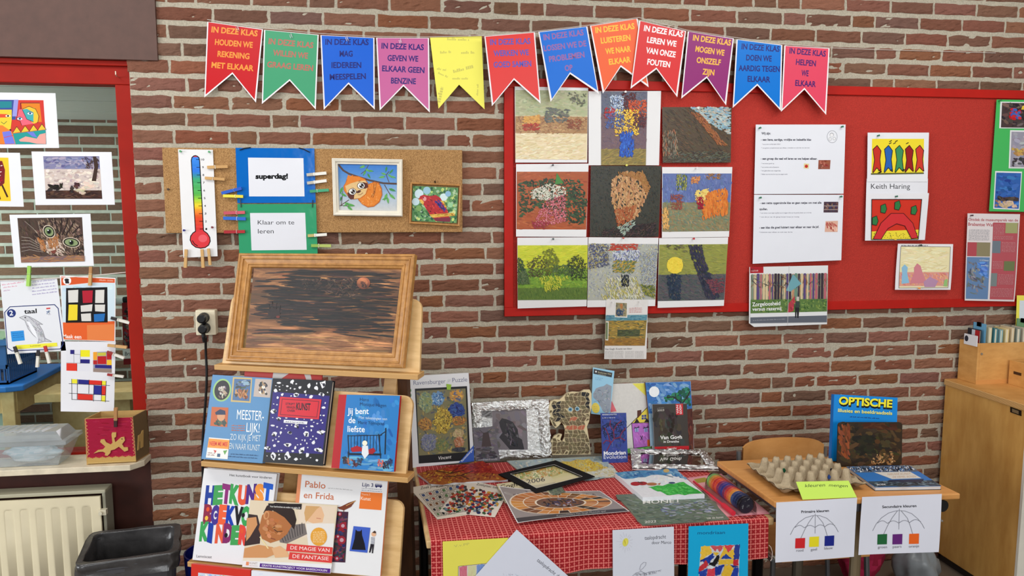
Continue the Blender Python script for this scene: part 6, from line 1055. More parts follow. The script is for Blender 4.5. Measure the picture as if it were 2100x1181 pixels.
mb = MB(); e_ = [CP.at(p, .012) for p in ((1577, 1118), (1581, 1122), (1584, 1132), (1583, 1146), (1580, 1150))]; mb.tube(e_, .0011, (226, 206, 196), 5); tag(mb.build('loose_thread', FABRIC), 'loose pale thread hanging at the cloth corner', 'thread')
z6, z7b = Z(820, 740, 3.193), Z(1180, 740, 3.193)
# things standing at the back
def upright(name, pl, tf, quad, th, art, label, cat, base, mat=GLOSSY, group=None, side=None):
    a = Art(pl, 0, tf); a.sheet(quad, base, th, side); art(a, quad); return tag(a.build(name, mat), label, cat, group)
PB = stand(z6((65, 702)), z6((487, 657)), ZT, 9)
def aPuz(a, q):
    a.text('Ravensburger', 90, 158, 300, 146, 28, (110, 112, 140)); a.text('Puzzle', 344, 140, 442, 134, 28, (110, 112, 140)); a.text('1000', 76, 292, 74, 178, 28, (60, 140, 84), .01, up=(-26, 0)); a.strokes([(305, 120), (335, 112), (335, 140), (305, 145)], [(190, 190, 196)], 8, 22, 3, -60, .3)
    f = [(98, 182), (440, 165), (463, 650), (124, 672)]; a.poly(f, (26, 24, 26)); f = [(108, 196), (430, 180), (448, 596), (126, 620)]; a.poly(f, (140, 120, 60)); g = lambda u, v: quadpt(f, u, v)
    a.fstr(f, [(120, 120, 84), (150, 134, 80), (96, 106, 96), (176, 150, 80), (80, 84, 90)], 120, 40, 14, 30, 1.5, rough=0)
    def s(u, v, ru, rv, cols, n=40, L=26, W_=10, an=40, j=1): a.fstr([g(u+ru*math.cos(6.283*i/9)*random.uniform(.8, 1.1), v+rv*math.sin(6.283*i/9)*random.uniform(.8, 1.1)) for i in range(9)], cols, n, L, W_, an, j)
    s(.42, .14, .15, .12, [(80, 130, 180), (120, 160, 196), (60, 90, 140), (190, 206, 214)]); s(.17, .18, .15, .17, [(130, 146, 100), (150, 150, 90), (96, 120, 110), (170, 176, 130)]); s(.8, .1, .17, .1, [(206, 150, 60), (190, 130, 56), (90, 100, 130), (216, 170, 80)]); s(.8, .34, .18, .12, [(40, 60, 130), (50, 76, 150), (30, 40, 90), (70, 100, 160)], 50); s(.84, .5, .15, .08, [(206, 140, 60), (150, 100, 60), (90, 90, 60)]); s(.5, .48, .2, .22, [(206, 180, 70), (190, 160, 56), (150, 116, 44), (224, 196, 90), (96, 84, 40)], 100, 18, 9, 0, 3); s(.15, .52, .14, .12, [(196, 146, 66), (170, 116, 60), (120, 90, 60)]); s(.2, .8, .18, .14, [(130, 130, 156), (110, 116, 146), (150, 150, 130), (90, 96, 120)], 70, 16, 8, 0, 3); s(.48, .86, .14, .1, [(120, 130, 80), (140, 130, 70), (96, 110, 76)]); s(.82, .7, .13, .08, [(196, 176, 130), (176, 150, 110), (160, 140, 100)], 40); s(.82, .84, .11, .1, [(176, 130, 96), (160, 96, 60), (190, 150, 120)], 40); s(.82, .95, .14, .04, [(50, 54, 64), (70, 70, 76)], 24)
    a.poly([(305, 150), (338, 155), (332, 190), (308, 188)], (150, 190, 60)); a.poly([(385, 668), (484, 552), (486, 658)], (56, 90, 176)); a.text('Ravensburger', 408, 662, 482, 580, 13, (226, 230, 240), .01); a.text('Vincent', 250, 648, 336, 638, 22, (232, 230, 226), .0, .25)
upright('puzzle_box', PB, z6, [(28, 102), (450, 78), (487, 656), (65, 702)], .045, aPuz, 'tall jigsaw puzzle box with collage picture beside the easel', 'puzzle box', (222, 222, 224), side=(206, 208, 200))
def foil_frame(pl, tf, out, inn, h, parent, amp=.004):
    P = [pl.at(tf(p)) for p in out]; Q = [pl.at(tf(p)) for p in inn]; mb = MB(); n = 30
    for i in range(4):
        j = (i+1) % 4
        def fn(u, v, i=i, j=j):
            p = P[i].lerp(P[j], u).lerp(Q[i].lerp(Q[j], u), v); rv_ = V((random.uniform(-1, 1), random.uniform(-1, 1), random.uniform(-1, 1)))*.0028*(1 if 0 < u < 1 else 0); hh = h*math.sin(math.pi*min(max(v, .04), .97))**.5
            k = noise.noise(p*70)+.6*noise.noise(p*150)
            return p+rv_+pl.N*(hh+amp*k*(1 if 0 < v < 1 else .3))+V((noise.noise(p*90+V((3, 0, 0))), 0, noise.noise(p*90+V((0, 5, 0)))))*amp*.7
        mb.grid(fn, n, 8)
    mb.prism([p-pl.N*.001 for p in P], pl.N*-.005, (200, 200, 200)); return mb.build('foil_frame', FOIL, parent)
FP = stand(z6((485, 642)), z6((993, 627)), ZT, 10); r = root('framed_photo', FP.at(z6((740, 640)))); tag(r, 'black and white statue photo in a crumpled foil frame', 'framed photo')
a = Art(FP, -.001, z6); q = [(500, 300), (945, 290), (960, 600), (510, 612)]; a.sheet(q, (206, 204, 206), .003); f = [(606, 318), (828, 314), (838, 582), (606, 582)]; a.poly(f, (120, 112, 116)); a.strokes(f, [(128, 120, 124), (112, 104, 108)], 40, 60, 30, 20, 1)
a.poly([(650, 400), (668, 375), (700, 382), (740, 400), (772, 450), (778, 500), (800, 515), (815, 580), (720, 580), (690, 545), (650, 500), (672, 470), (655, 430)], (50, 46, 50)); a.strokes([(665, 385), (740, 405), (770, 470), (790, 575), (720, 570), (680, 470)], [(40, 36, 40), (70, 66, 70), (30, 28, 30), (96, 90, 94)], 50, 30, 9, 60, .8); a.build('photo', GLOSSY, r)
foil_frame(FP, z6, [(473, 275), (972, 250), (993, 628), (485, 644)], [(538, 330), (905, 312), (925, 585), (545, 590)], .01, r)
WP = FP.lift(.03); 
def aMill(a, q):
    f = q; a.strokes(f, [(110, 104, 110), (96, 92, 100), (120, 112, 116)], 60, 40, 16, 20, .6); a.poly([(545, 470), (580, 465), (600, 560), (535, 562)], (70, 56, 56)); a.line([(555, 480), (520, 450)], 3, (60, 52, 52)); a.line([(550, 485), (510, 510)], 3, (60, 52, 52)); a.line([(565, 475), (600, 445)], 3, (60, 52, 52)); a.strokes([(495, 570), (640, 555), (648, 640), (500, 655)], [(60, 56, 62), (76, 70, 76)], 40, 40, 12, 5, .3); a.text('mondriaan', 514, 654, 580, 650, 11, (190, 186, 190), .01); a.text('friendly', 584, 650, 640, 645, 11, (190, 186, 190))
upright('leaflet', WP, z6, [(478, 440), (622, 430), (657, 652), (497, 664)], .002, aMill, 'dim grey leaflet with windmill silhouette before the foil framed statue photo', 'leaflet', (104, 98, 106), group=None)
# mosaic dog
DPL = stand(z6((1000, 616)), z6((1250, 612)), ZT, 4); dog = [(1070, 232), (1095, 210), (1130, 203), (1180, 206), (1205, 190), (1245, 190), (1255, 215), (1256, 300), (1245, 345), (1240, 395), (1225, 430), (1240, 520), (1250, 612), (1000, 616), (985, 590), (984, 555), (990, 520), (1010, 492), (1040, 478), (1062, 482), (1050, 515), (1062, 530), (1078, 500), (1082, 450), (1072, 420), (1058, 402), (1040, 425), (1020, 440), (1000, 420), (982, 380), (975, 300), (985, 268), (1010, 255), (1045, 255)]
r = root('mosaic_dog', DPL.at(z6((1120, 614)))); tag(r, 'mosaic dog cut-out with black ears and blue eyes', 'ornament'); a = Art(DPL, 0, z6); a.mb.prism([a.pt(p) for p in dog], DPL.N*-.016, (232, 214, 172), (206, 190, 160)); a.build('board', CARD, r)
a = Art(DPL, .0, z6); random.seed(3); s = 27; PT = {}
for i in range(14):
    for j in range(19): PT[i, j] = (965+i*s+random.uniform(-7, 7)+(s/2 if j % 2 else 0), 180+j*s+random.uniform(-7, 7))
earL = [(995, 280), (1040, 268), (1062, 320), (1066, 380), (1040, 400), (1015, 370), (1005, 320)]; earR = [(1200, 215), (1240, 205), (1256, 240), (1254, 320), (1230, 310), (1205, 260)]
for i in range(13):
    for j in range(18):
        qd = [PT[i, j], PT[i+1, j], PT[i+1, j+1], PT[i, j+1]]; c = (sum(p[0] for p in qd)/4, sum(p[1] for p in qd)/4); tris = [qd] if random.random() < .6 else [[qd[0], qd[1], qd[2]], [qd[0], qd[2], qd[3]]]
        for t_ in tris:
            c = (sum(p[0] for p in t_)/len(t_), sum(p[1] for p in t_)/len(t_)); t2 = [(c[0]+(p[0]-c[0])*.82, c[1]+(p[1]-c[1])*.82) for p in t_]
            if not all(inside(p, dog) for p in t2): 
                t2 = [(c[0]+(p[0]-c[0])*.5, c[1]+(p[1]-c[1])*.5) for p in t_]
                if not all(inside(p, dog) for p in t2): continue
            if math.hypot(c[0]-1117, c[1]-318) < 17 or math.hypot(c[0]-1162, c[1]-314) < 17: continue
            col = (24, 22, 24) if inside(c, earL) or inside(c, earR) else (190, 104, 76) if (1085 < c[0] < 1235 and 432 < c[1] < 455) or (1118 < c[0] < 1170 and 352 < c[1] < 388 and abs(c[1]-392+.5*(c[0]-1110)) < 14) else jit((112, 97, 68), 8)
            a.mb.prism([a.pt(p, .0025) for p in t2], DPL.N*-.003, col)
a.build('tesserae', PLASTIC, r)
for cx, cy in ((1117, 318), (1162, 314)):
    a = Art(DPL, .004, z6); a.ell(cx, cy, 15, 15, (190, 206, 210)); a.ell(cx, cy, 11, 11, (80, 140, 170)); a.ell(cx-2, cy, 5, 5, (30, 50, 60)); a.mb.prism([DPL.at(z6((cx+15*math.cos(t_*.4), cy+15*math.sin(t_*.4))), .0039) for t_ in range(16)], DPL.N*-.003, (150, 176, 190)); a.build('eye', PLASTIC, r)
# canvases and leaflets
CA = stand((1289, 929), (1338, 927), ZT, 11).lift(-.03)
def aHouse(a, q):
    a.poly([(372, 148), (460, 146), (464, 232), (430, 200)], (232, 222, 90)); a.poly([(170, 270), (240, 265), (270, 330), (232, 335)], (226, 110, 120)); a.poly([(330, 575), (500, 560), (503, 602), (335, 602)], (110, 190, 90)); a.strokes([(330, 575), (500, 562), (502, 600), (335, 600)], [(90, 176, 80), (130, 206, 100)], 20, 24, 8, 70, .6)
    a.poly([(368, 408), (495, 402), (500, 556), (382, 572)], (186, 110, 196)); a.strokes([(370, 410), (494, 404), (498, 555), (384, 568)], [(196, 120, 206), (176, 100, 186)], 44, 34, 12, 30, .6); a.line([(368, 408), (495, 402), (500, 556), (382, 572)], 4, (40, 30, 40), True); a.poly([(372, 405), (475, 300), (476, 402)], (236, 216, 80)); a.line([(335, 440), (475, 300)], 4, (60, 40, 40)); a.poly([(405, 325), (432, 320), (432, 350), (405, 378)], (90, 50, 40)); a.poly([(385, 405), (402, 375), (420, 403)], (40, 30, 34)); a.poly([(450, 402), (468, 374), (484, 400)], (40, 30, 34)); a.poly([(434, 355), (464, 352), (464, 382), (434, 384)], (60, 70, 140)); a.line([(449, 353), (449, 384)], 3, (230, 220, 120)); a.line([(434, 369), (464, 368)], 3, (230, 220, 120))
    for x in (388, 448): a.poly([(x, 438), (x+24, 436), (x+26, 464), (x+3, 466)], (150, 160, 206)); a.line([(x-4, 440), (x+30, 434)], 5, (30, 24, 40)); a.line([(x+13, 436), (x+14, 464)], 3, (60, 60, 110)); a.line([(x, 430), (x+8, 440)], 3, (30, 24, 40)); a.line([(x+26, 425), (x+22, 438)], 3, (30, 24, 40))
    a.line([(425, 490), (440, 515)], 4, (50, 30, 60)); a.line([(440, 490), (428, 518)], 4, (50, 30, 60)); a.poly([(470, 518), (496, 512), (499, 556), (472, 560)], (226, 100, 40))
upright('painted_canvas', CA, z7b, [(205, 152), (460, 143), (504, 602), (265, 605)], .016, aHouse, 'white canvas painted with purple and yellow house', 'painting', (216, 212, 206), CANVAS)
CB = stand((1338, 927), (1423, 926), ZT, 11).lift(-.01)
def aTree(a, q):
    a.poly([(458, 142), (754, 134), (765, 330), (480, 345)], (56, 110, 176)); a.strokes([(460, 144), (752, 136), (762, 325), (480, 340)], [(66, 124, 186), (44, 96, 160), (90, 140, 196), (120, 160, 200)], 120, 50, 18, 20, .8); a.ell(516, 202, 34, 35, (236, 238, 240))
    a.strokes([(575, 240), (650, 200), (720, 170), (756, 170), (760, 300), (700, 280), (640, 260), (590, 280)], [(30, 96, 76), (40, 120, 84), (24, 76, 66)], 60, 30, 22, 40, 1.5); a.line([(700, 330), (690, 270), (640, 235), (600, 240)], 8, (40, 30, 36)); a.line([(700, 280), (735, 230), (750, 200)], 8, (40, 30, 36)); a.line([(660, 250), (655, 215)], 5, (40, 30, 36))
    a.poly([(700, 320), (766, 312), (775, 588), (740, 590)], (92, 40, 30)); a.strokes([(700, 320), (764, 315), (773, 585), (742, 586)], [(110, 50, 36), (76, 32, 26)], 40, 40, 8, 85, .2); a.poly([(480, 345), (700, 330), (720, 500), (490, 560)], (150, 180, 200))
upright('painted_canvas', CB, z7b, [(458, 140), (755, 133), (777, 590), (506, 602)], .018, aTree, 'canvas painted with white moon in blue night sky over tree', 'painting', (206, 206, 206), CANVAS, side=(110, 60, 50))
VP_ = stand(z7b((520, 598)), z7b((745, 592)), ZT, 7).lift(.006)
def aVG(a, q):
    f = q; a.strokes(f, [(70, 64, 60), (62, 57, 54)], 30, 60, 30, 80, .5); a.strokes([(600, 340), (670, 335), (668, 470), (590, 480)], [(52, 46, 44), (46, 42, 42)], 30, 50, 20, 80, .4); a.strokes([(545, 360), (590, 350), (590, 460), (550, 470)], [(84, 76, 60), (76, 70, 58)], 16, 40, 12, 85, .3)
    a.poly([(656, 282), (704, 280), (706, 352), (660, 354)], (196, 50, 56)); a.text('VAN', 677, 345, 673, 290, 13, (240, 226, 226), .02, up=(-13, 0)); a.text('GOGH', 697, 348, 693, 288, 13, (240, 226, 226), .02, up=(-13, 0)); a.text('2023', 537, 330, 582, 327, 11, (206, 200, 190), .01); a.scrib(537, 312, 580, 309, 5, (150, 144, 136)); a.text('Van Gogh', 556, 513, 698, 509, 23, (242, 240, 236), .018); a.text('in Drenthe', 578, 536, 678, 534, 15, (242, 240, 236), .012); a.poly([quadpt(q, 0, .885), quadpt(q, 1, .885), quadpt(q, 1, 1), quadpt(q, 0, 1)], (190, 36, 44)); a.text('Drenthe', 600, 580, 662, 576, 12, (240, 220, 216), .01, .2)
upright('booklet', VP_, z7b, [(505, 285), (730, 280), (745, 592), (520, 598)], .008, aVG, 'dark booklet with red foot and white title before the moon canvas', 'booklet', (68, 62, 58), side=(180, 176, 170))
EV = stand(z7b((178, 673)), z7b((343, 666)), ZT, 9)
def aEv(a, q):
    g = lambda u, v: quadpt(q, u, v); a.strokes(q, [(60, 76, 150), (44, 60, 130), (70, 84, 140), (40, 50, 110)], 110, 34, 9, 50, 1.2); a.strokes([g(.05, .2), g(.95, .15), g(.95, .55), g(.05, .5)], [(30, 34, 66), (24, 26, 50)], 90, 30, 4, 40, 1.5)
    for P in ([(205, 590), (230, 540), (255, 510), (290, 500), (325, 520)], [(230, 540), (215, 480), (195, 440)], [(255, 510), (250, 460), (270, 420), (300, 390)], [(250, 460), (225, 420), (230, 390)], [(290, 500), (310, 460), (328, 440)], [(240, 530), (200, 520), (182, 540)]): a.line(P, 6, (120, 40, 70))
    a.text('MONDRIAN', 177, 356, 220, 355, 8, (232, 232, 240), .01); a.text('EVOLUTION', 224, 355, 270, 354, 8, (232, 232, 240), .01); a.scrib(177, 376, 262, 374, 6, (200, 206, 226)); a.text('Mondrian', 186, 617, 331, 611, 24, (240, 240, 246), .025); a.text('Evolution', 186, 642, 332, 637, 24, (226, 230, 240), .0)
upright('leaflet', EV, z7b, [(165, 342), (333, 340), (344, 667), (178, 674)], .004, aEv, 'narrow blue leaflet with red tree branches and white title', 'leaflet', (56, 72, 146))
MP_ = CA.lift(.012)
def aMap(a, q):
    a.poly([(120, 52), (242, 78), (238, 108), (118, 84)], (40, 40, 44)); a.ell(135, 70, 6, 6, (220, 220, 220)); a.text('Brabantse Wal', 148, 78, 232, 92, 9, (190, 180, 140), .01); a.text('wandelen', 150, 88, 200, 98, 6, (180, 176, 150)); a.scrib(130, 112, 180, 116, 4, (70, 120, 170)); a.scrib(130, 122, 170, 126, 4, (70, 120, 170))
    mp2 = [(116, 215), (135, 180), (160, 170), (185, 165), (205, 150), (238, 165), (228, 330), (205, 345), (180, 330), (150, 270), (118, 240)]; a.poly(mp2, (146, 154, 166)); a.strokes(mp2, [(156, 164, 176), (130, 140, 154), (166, 170, 176)], 50, 20, 6, 20, 1.5)
    for i in range(16): x, y = random.uniform(130, 220), random.uniform(190, 320); a.line([(x, y), (x+random.uniform(-12, 12), y+random.uniform(-12, 12))], 1.6, (90, 96, 106))
    a.ell(133, 308, 26, 34, (236, 212, 84), -10); 
    for i in range(3): a.scrib(118, 300+11*i, 148, 304+11*i, 4, (190, 160, 60))
upright('map_leaflet', MP_, z7b, [(115, 42), (256, 66), (226, 360), (103, 346)], .0012, aMap, 'pale blue folded map leaflet between mosaic dog and house canvas', 'leaflet', (150, 200, 226))
FM = flat(ZT+.014); r = root('foil_mirror', FM.at(z7b((650, 700)))-V((0, 0, .014))); tag(r, 'foil edged mirror lying flat before the dark booklet', 'mirror')
a = Art(FM, .001, z7b); a.sheet([(405, 598), (835, 606), (885, 700), (415, 690)], (200, 200, 200), .003); a.build('mirror_plate', MIRROR, r)
foil_frame(FM, z7b, [(360, 580), (850, 588), (938, 712), (372, 705)], [(425, 606), (815, 616), (862, 688), (432, 680)], .008, r, .003)

# things lying on the cloth
def lying(name, tf, quad, z, th, art, label, cat, base, mat=GLOSSY, warp=None, group=None, side=None):
    a = Art(flat(ZT+.0025+z+th), 0, tf, warp); a.sheet(quad, base, th, side); art(a, quad); return tag(a.build(name, mat), label, cat, group)
def aLeaf(a, q):
    a.fstr(q, [(176, 100, 40), (150, 60, 30), (206, 150, 50), (120, 40, 30)], 140, 30, 10, -10, .8); a.fstr([quadpt(q, *p) for p in ((.3, .0), (1, 0), (1, .7), (.5, .3))], [(160, 40, 34), (140, 30, 30), (190, 70, 40)], 70, 30, 10, -10, .8)
    for p in ([(240, 720), (330, 735), (420, 715)], [(330, 735), (380, 700)], [(300, 760), (400, 750), (480, 720)], [(400, 750), (450, 770)]): a.line(p, 4, (50, 28, 26))
GC = 'calendars lying on the red cloth'
lying('wall_calendar', z6, [(115, 738), (545, 656), (708, 776), (205, 806)], 0, .008, aLeaf, 'thick calendar with red and gold autumn branches below the puzzle box', 'calendar', (170, 90, 40), group=GC, side=(206, 204, 206))
def aYel(a, q):
    a.fstr(q, [(150, 176, 186), (176, 190, 190), (206, 206, 190), (140, 160, 170)], 130, 34, 12, 10, .8); a.fstr([quadpt(q, *p) for p in ((.35, .2), (.85, .1), (.95, .6), (.55, .7))], [(226, 196, 80), (236, 210, 100), (200, 160, 60), (196, 190, 150)], 120, 18, 10, 0, 3); a.fstr([quadpt(q, *p) for p in ((.6, .7), (1, .6), (1, 1), (.7, .98))], [(226, 222, 200), (206, 190, 140), (210, 216, 216)], 40, 26, 8)
lying('wall_calendar', z6, [(700, 654), (1320, 622), (1450, 752), (880, 800)], 0, .004, aYel, 'calendar with yellow flowers and pale blue ground under the black mat', 'calendar', (180, 190, 180), group=GC)
def aGog(a, q):
    a.poly([quadpt(q, *p) for p in ((0, .0), (1, .0), (1, .74), (0, .74))], (222, 212, 160)); a.fstr([quadpt(q, *p) for p in ((.1, .05), (.95, .05), (.95, .62), (.1, .62))], [(190, 190, 120), (226, 206, 150), (150, 170, 110), (206, 150, 70), (236, 226, 190)], 90, 30, 12, 10, 1.2)
lying('wall_calendar', z6, [(700, 735), (1010, 672), (1210, 762), (800, 850)], .004, .003, aGog, 'pale patterned calendar seen through the black mat opening', 'calendar', (226, 214, 170), group=GC)
def aGog2(a, q):
    a.poly([quadpt(q, *p) for p in ((0, 0), (1, 0), (1, .36), (0, .36))], (226, 214, 174)); a.text('Gogh', 660, 838, 770, 820, 26, (70, 60, 46), .01); a.text('2006', 832, 804, 952, 786, 26, (70, 60, 46), .01); a.fstr([(745, 870), (830, 830), (960, 880), (800, 900)], [(60, 56, 60), (46, 44, 50)], 24, 30, 12); a.fstr([(965, 840), (1060, 822), (1085, 860), (1000, 880)], [(120, 130, 110), (90, 100, 90)], 20, 26, 10)
lying('wall_calendar', z6, [(632, 806), (990, 756), (1062, 858), (690, 930)], .007, .002, aGog2, 'cream calendar whose large serif year shows inside the mat opening', 'calendar', (200, 190, 160), group=GC)
MT = flat(ZT+.016); mb = MB(); oq = [MT.at(z6(p)) for p in ((645, 740), (1020, 650), (1277, 755), (890, 866))]; iq = [MT.at(z6(p)) for p in ((727, 740), (1010, 680), (1192, 757), (895, 832))]; dn = V((0, 0, -.003))
loft(mb, [[p+dn for p in oq], oq, iq, [p+dn for p in iq]], (24, 22, 24)); lp = [p.lerp(q_, .06) for p, q_ in zip(iq, oq)]; loft(mb, [[p+V((0, 0, .0004)) for p in iq], [p+V((0, 0, .0004)) for p in lp]], (210, 206, 200)); tag(mb.build('picture_mat', CARD), 'black card mat with rectangular opening lying askew on the calendars', 'picture mat')
def aZoek(a, q):
    a.text('Zoek plaat', 135, 842, 250, 822, 17, (50, 46, 46), .008, .2); a.text('Keith Haring', 240, 832, 352, 815, 13, (50, 46, 46), .008, .2); I = [(120, 870), (395, 800), (450, 985), (245, 1022)]
    for i in range(6):
        for j in range(5):
            c = [quadpt(I, (i+.1)/6, (j+.12)/5), quadpt(I, (i+.9)/6, (j+.12)/5), quadpt(I, (i+.9)/6, (j+.88)/5), quadpt(I, (i+.1)/6, (j+.88)/5)]; a.line(c, 2, (60, 56, 56), True); a.fstr([quadpt(c, .25, .2), quadpt(c, .75, .2), quadpt(c, .75, .8), quadpt(c, .25, .8)], [random.choice(((40, 40, 44), (120, 80, 50), (90, 120, 80), (150, 60, 50), (60, 80, 120)))], 3, 9, 5, 40, 1)
lying('puzzle_sheet', z6, [(60, 830), (402, 770), (490, 1000), (245, 1036)], .0, .001, aZoek, 'white search puzzle sheet with boxed little drawings on the cloth corner', 'sheet', (220, 208, 190), PAPER)
def aZoek2(a, q):
    a.text('Zoekplaat: tien', 500, 812, 640, 838, 15, (50, 46, 46), .008, .2); I = [(400, 815), (680, 880), (600, 1005), (275, 985)]
    for _ in range(230):
        u, v = random.random(), random.random(); x, y = quadpt(I, u, v); c = random.choice(((150, 40, 40), (40, 50, 90), (60, 90, 60), (200, 150, 60), (70, 60, 60), (190, 90, 60), (110, 130, 150), (170, 50, 50))); a.up(.05); n = 6; a.k -= .9; a.poly([(x+random.uniform(6, 18)*math.cos(6.28*i/n), y+random.uniform(4, 12)*math.sin(6.28*i/n)) for i in range(n)], c)
lying('puzzle_sheet', z6, [(415, 772), (722, 838), (622, 1022), (258, 986)], .002, .001, aZoek2, 'white search puzzle sheet crowded with tiny coloured figures', 'sheet', (222, 212, 198), PAPER)
def cw(p):
    x, y = (p[0]-1019)/272, (p[1]-1006)/70; return .026*max(0, 1-x*1.7)**2*max(0, 1-max(y, 0)*.9)+.008*math.sin(x*3.1)*max(0, y)
def aGame(a, q):
    g = lambda u, v: quadpt(q, u, v); a.poly([g(.01, .02), g(.99, .02), g(.99, .98), g(.01, .98)], (150, 140, 138)); a.strokes([g(.02, .03), g(.98, .03), g(.98, .5), g(.02, .5)], [(160, 150, 150), (190, 184, 184), (110, 100, 100)], 40, 50, 16, 10, .5, 8)
    a.poly([g(.01, .86), g(.99, .86), g(.99, .98), g(.01, .98)], (70, 66, 70)); E = lambda u, v, k: g(.5+.46*k*math.cos(u), .46+.4*k*math.sin(u))
    a.poly([E(i*6.283/40, 0, 1.03) for i in range(40)], (226, 210, 190))
    for rr, (k0, k1) in enumerate(((.76, 1.0), (.52, .74))):
        n = (28, 22)[rr]; a.up()
        for i in range(n): a0, a1 = 6.283*i/n, 6.283*(i+.92)/n; a.mb.face([a.pt(E(a0, 0, k0)), a.pt(E(a1, 0, k0)), a.pt(E(a1, 0, k1)), a.pt(E(a0, 0, k1))], jit(random.choice(((196, 120, 56), (206, 140, 76), (180, 104, 50), (120, 76, 46), (60, 46, 40), (190, 130, 80))), 8))
    a.poly([E(i*6.283/30, 0, .48) for i in range(30)], (110, 76, 60)); a.strokes([E(i*6.283/20, 0, .46) for i in range(20)], [(70, 60, 70), (130, 80, 60), (50, 50, 90), (160, 150, 170), (40, 34, 40)], 60, 26, 8, 10, .6)
    a.text('Kunstschilders Van Gogh Museum spel', *g(.36, .955), *g(.8, .94), 12, (176, 172, 172), .0)
lying('board_game_sheet', z6, [(645, 860), (1310, 850), (1506, 985), (770, 1072)], .004, .001, aGame, 'curled laminated game sheet with an oval ring of orange squares', 'game board', (226, 222, 220), GLOSSY, cw)
def aApple(a, q):
    I = q; g = lambda u, v: quadpt(q, u, v); a.fstr([g(0, 0), g(1, 0), g(1, .42), g(.06, .3)], [(70, 130, 180), (90, 150, 190), (60, 110, 160), (130, 170, 196)], 60, 50, 14, 20, .6); a.fstr([g(.06, .26), g(.85, .18), g(.98, .5), g(.8, .58), g(.14, .62)], [(228, 228, 228), (216, 220, 224)], 40, 40, 16, 10, .6); a.fstr([g(.26, .62), g(.9, .5), g(1, .96), g(.45, .97)], [(60, 176, 70), (50, 156, 60), (90, 196, 90)], 90, 50, 12, 10, .6)
    a.ell(395, 804, 34, 13, (170, 36, 44)); a.ell(440, 802, 30, 12, (160, 40, 44)); a.line([(410, 792), (440, 800)], 5, (50, 40, 34)); a.ell(500, 806, 34, 10, (170, 110, 70)); a.poly([(535, 805), (560, 798), (552, 812)], (170, 110, 70)); a.ell(632, 798, 22, 6, (60, 76, 110)); a.line([(575, 745), (640, 760)], 4, (60, 90, 120)); a.ell(595, 718, 20, 12, (200, 170, 110))
lying('painted_canvas', z7b, [(258, 733), (650, 704), (846, 874), (440, 893)], .0, .018, aApple, 'canvas lying flat, painted with red apples, clouds and green grass', 'painting', (222, 222, 226), CANVAS)
def aMon(a, q):
    a.fstr(q, [(96, 110, 90), (110, 124, 104), (84, 100, 90), (120, 130, 120)], 160, 60, 10, 3, .25); a.strokes([quadpt(q, *p) for p in ((.3, .35), (.95, .3), (.98, .75), (.35, .8))], [(140, 150, 160), (160, 166, 170), (100, 120, 110), (110, 116, 150)], 90, 40, 7, 3, .3); a.text('MONET', 442, 936, 692, 925, 22, (216, 214, 206), .01); a.text('2022', 454, 1062, 530, 1056, 14, (226, 224, 216), .012); a.text('Uit de kunst', 862, 1036, 970, 1028, 12, (216, 214, 206), .012)
lying('wall_calendar', z7b, [(265, 876), (835, 850), (1005, 1032), (440, 1072)], .0, .004, aMon, 'grey green water calendar with white capitals under the apple canvas', 'calendar', (110, 120, 104), group=GC)
# crayon roll pack
KP2 = flat(ZT+.004); r = root('crayon_pack', KP2.at(z7b((1000, 900)))); tag(r, 'pink backed blister pack with a rainbow roll of crayons', 'crayon pack')
a = Art(KP2, 0, z7b); q = [(728, 765), (955, 738), (1272, 998), (985, 1018)]; a.sheet(q, (226, 150, 160), .0015); a.poly([quadpt(q, .03, .03), quadpt(q, .97, .03), quadpt(q, .97, .97), quadpt(q, .03, .97)], (232, 166, 172)); a.poly([(775, 775), (850, 762), (875, 790), (800, 800)], (170, 150, 60)); a.build('backing_card', GLOSSY, r)
AX = flat(ZT+.033); A0, A1 = AX.at(z7b((905, 785))), AX.at(z7b((1120, 945))); ax = (A1-A0).normalized(); mb = MB(); bandc = [(120, 170, 90), (200, 150, 60), (222, 110, 50), (206, 60, 50), (226, 80, 50), (150, 50, 90), (90, 60, 130), (60, 60, 140), (140, 50, 90), (206, 60, 60), (226, 110, 60), (226, 150, 70), (60, 80, 130), (30, 50, 100), (26, 40, 80), (30, 24, 34)]
Ln = (A1-A0).length; sd = V((ax.y, -ax.x, 0)); n = 20
ring = lambda t, k: [A0+ax*(Ln*t)+sd*(.028*k*math.cos(6.283*i/n))+UZ*(.028*k*math.sin(6.283*i/n)) for i in range(n)]
for i, c in enumerate(bandc):
    t0, t1 = i/16, (i+1)/16
    for (s0, k0), (s1, k1), cc in (((t0, .97), (t0+.012, 1), jit(c, 4)), ((t0+.012, 1), (t1-.004, 1), c), ((t1-.004, 1), (t1, .97), jit(c, 4))): loft(mb, [ring(s0, k0), ring(s1, k1)], cc)
mb.face(ring(0, .97), (90, 150, 80)); mb.face(ring(1, .97), (24, 24, 40)); mb.build('crayon_roll', PLASTIC, r)
mb = MB(); P0, P1 = flat(ZT+.013).at(z7b((775, 790))), flat(ZT+.013).at(z7b((1035, 998))); mb.tube([P0, P0.lerp(P1, .75), P0.lerp(P1, .76), P1], [.004, .005, .0085, .0085], (206, 40, 60), 10); mb.build('red_crayon', PLASTIC, r)
mb = MB(); rg = lambda t, k: [A0+ax*(Ln*t)+sd*(.033*k*math.cos(math.pi*i/14))+UZ*(-.028+.062*k*math.sin(math.pi*i/14)) for i in range(15)]
prof = [(-.1, .02), (-.08, .6), (-.03, .93), (.05, 1), (1, 1), (1.07, .93), (1.12, .6), (1.14, .02)]
for (t0, k0), (t1, k1) in zip(prof, prof[1:]):
    X, Y = rg(t0, k0), rg(t1, k1)
    for i in range(14): mb.face([X[i], X[i+1], Y[i+1], Y[i]], (255, 255, 255))
mb.build('blister', BLISTER, r, smooth=True, merge=True)

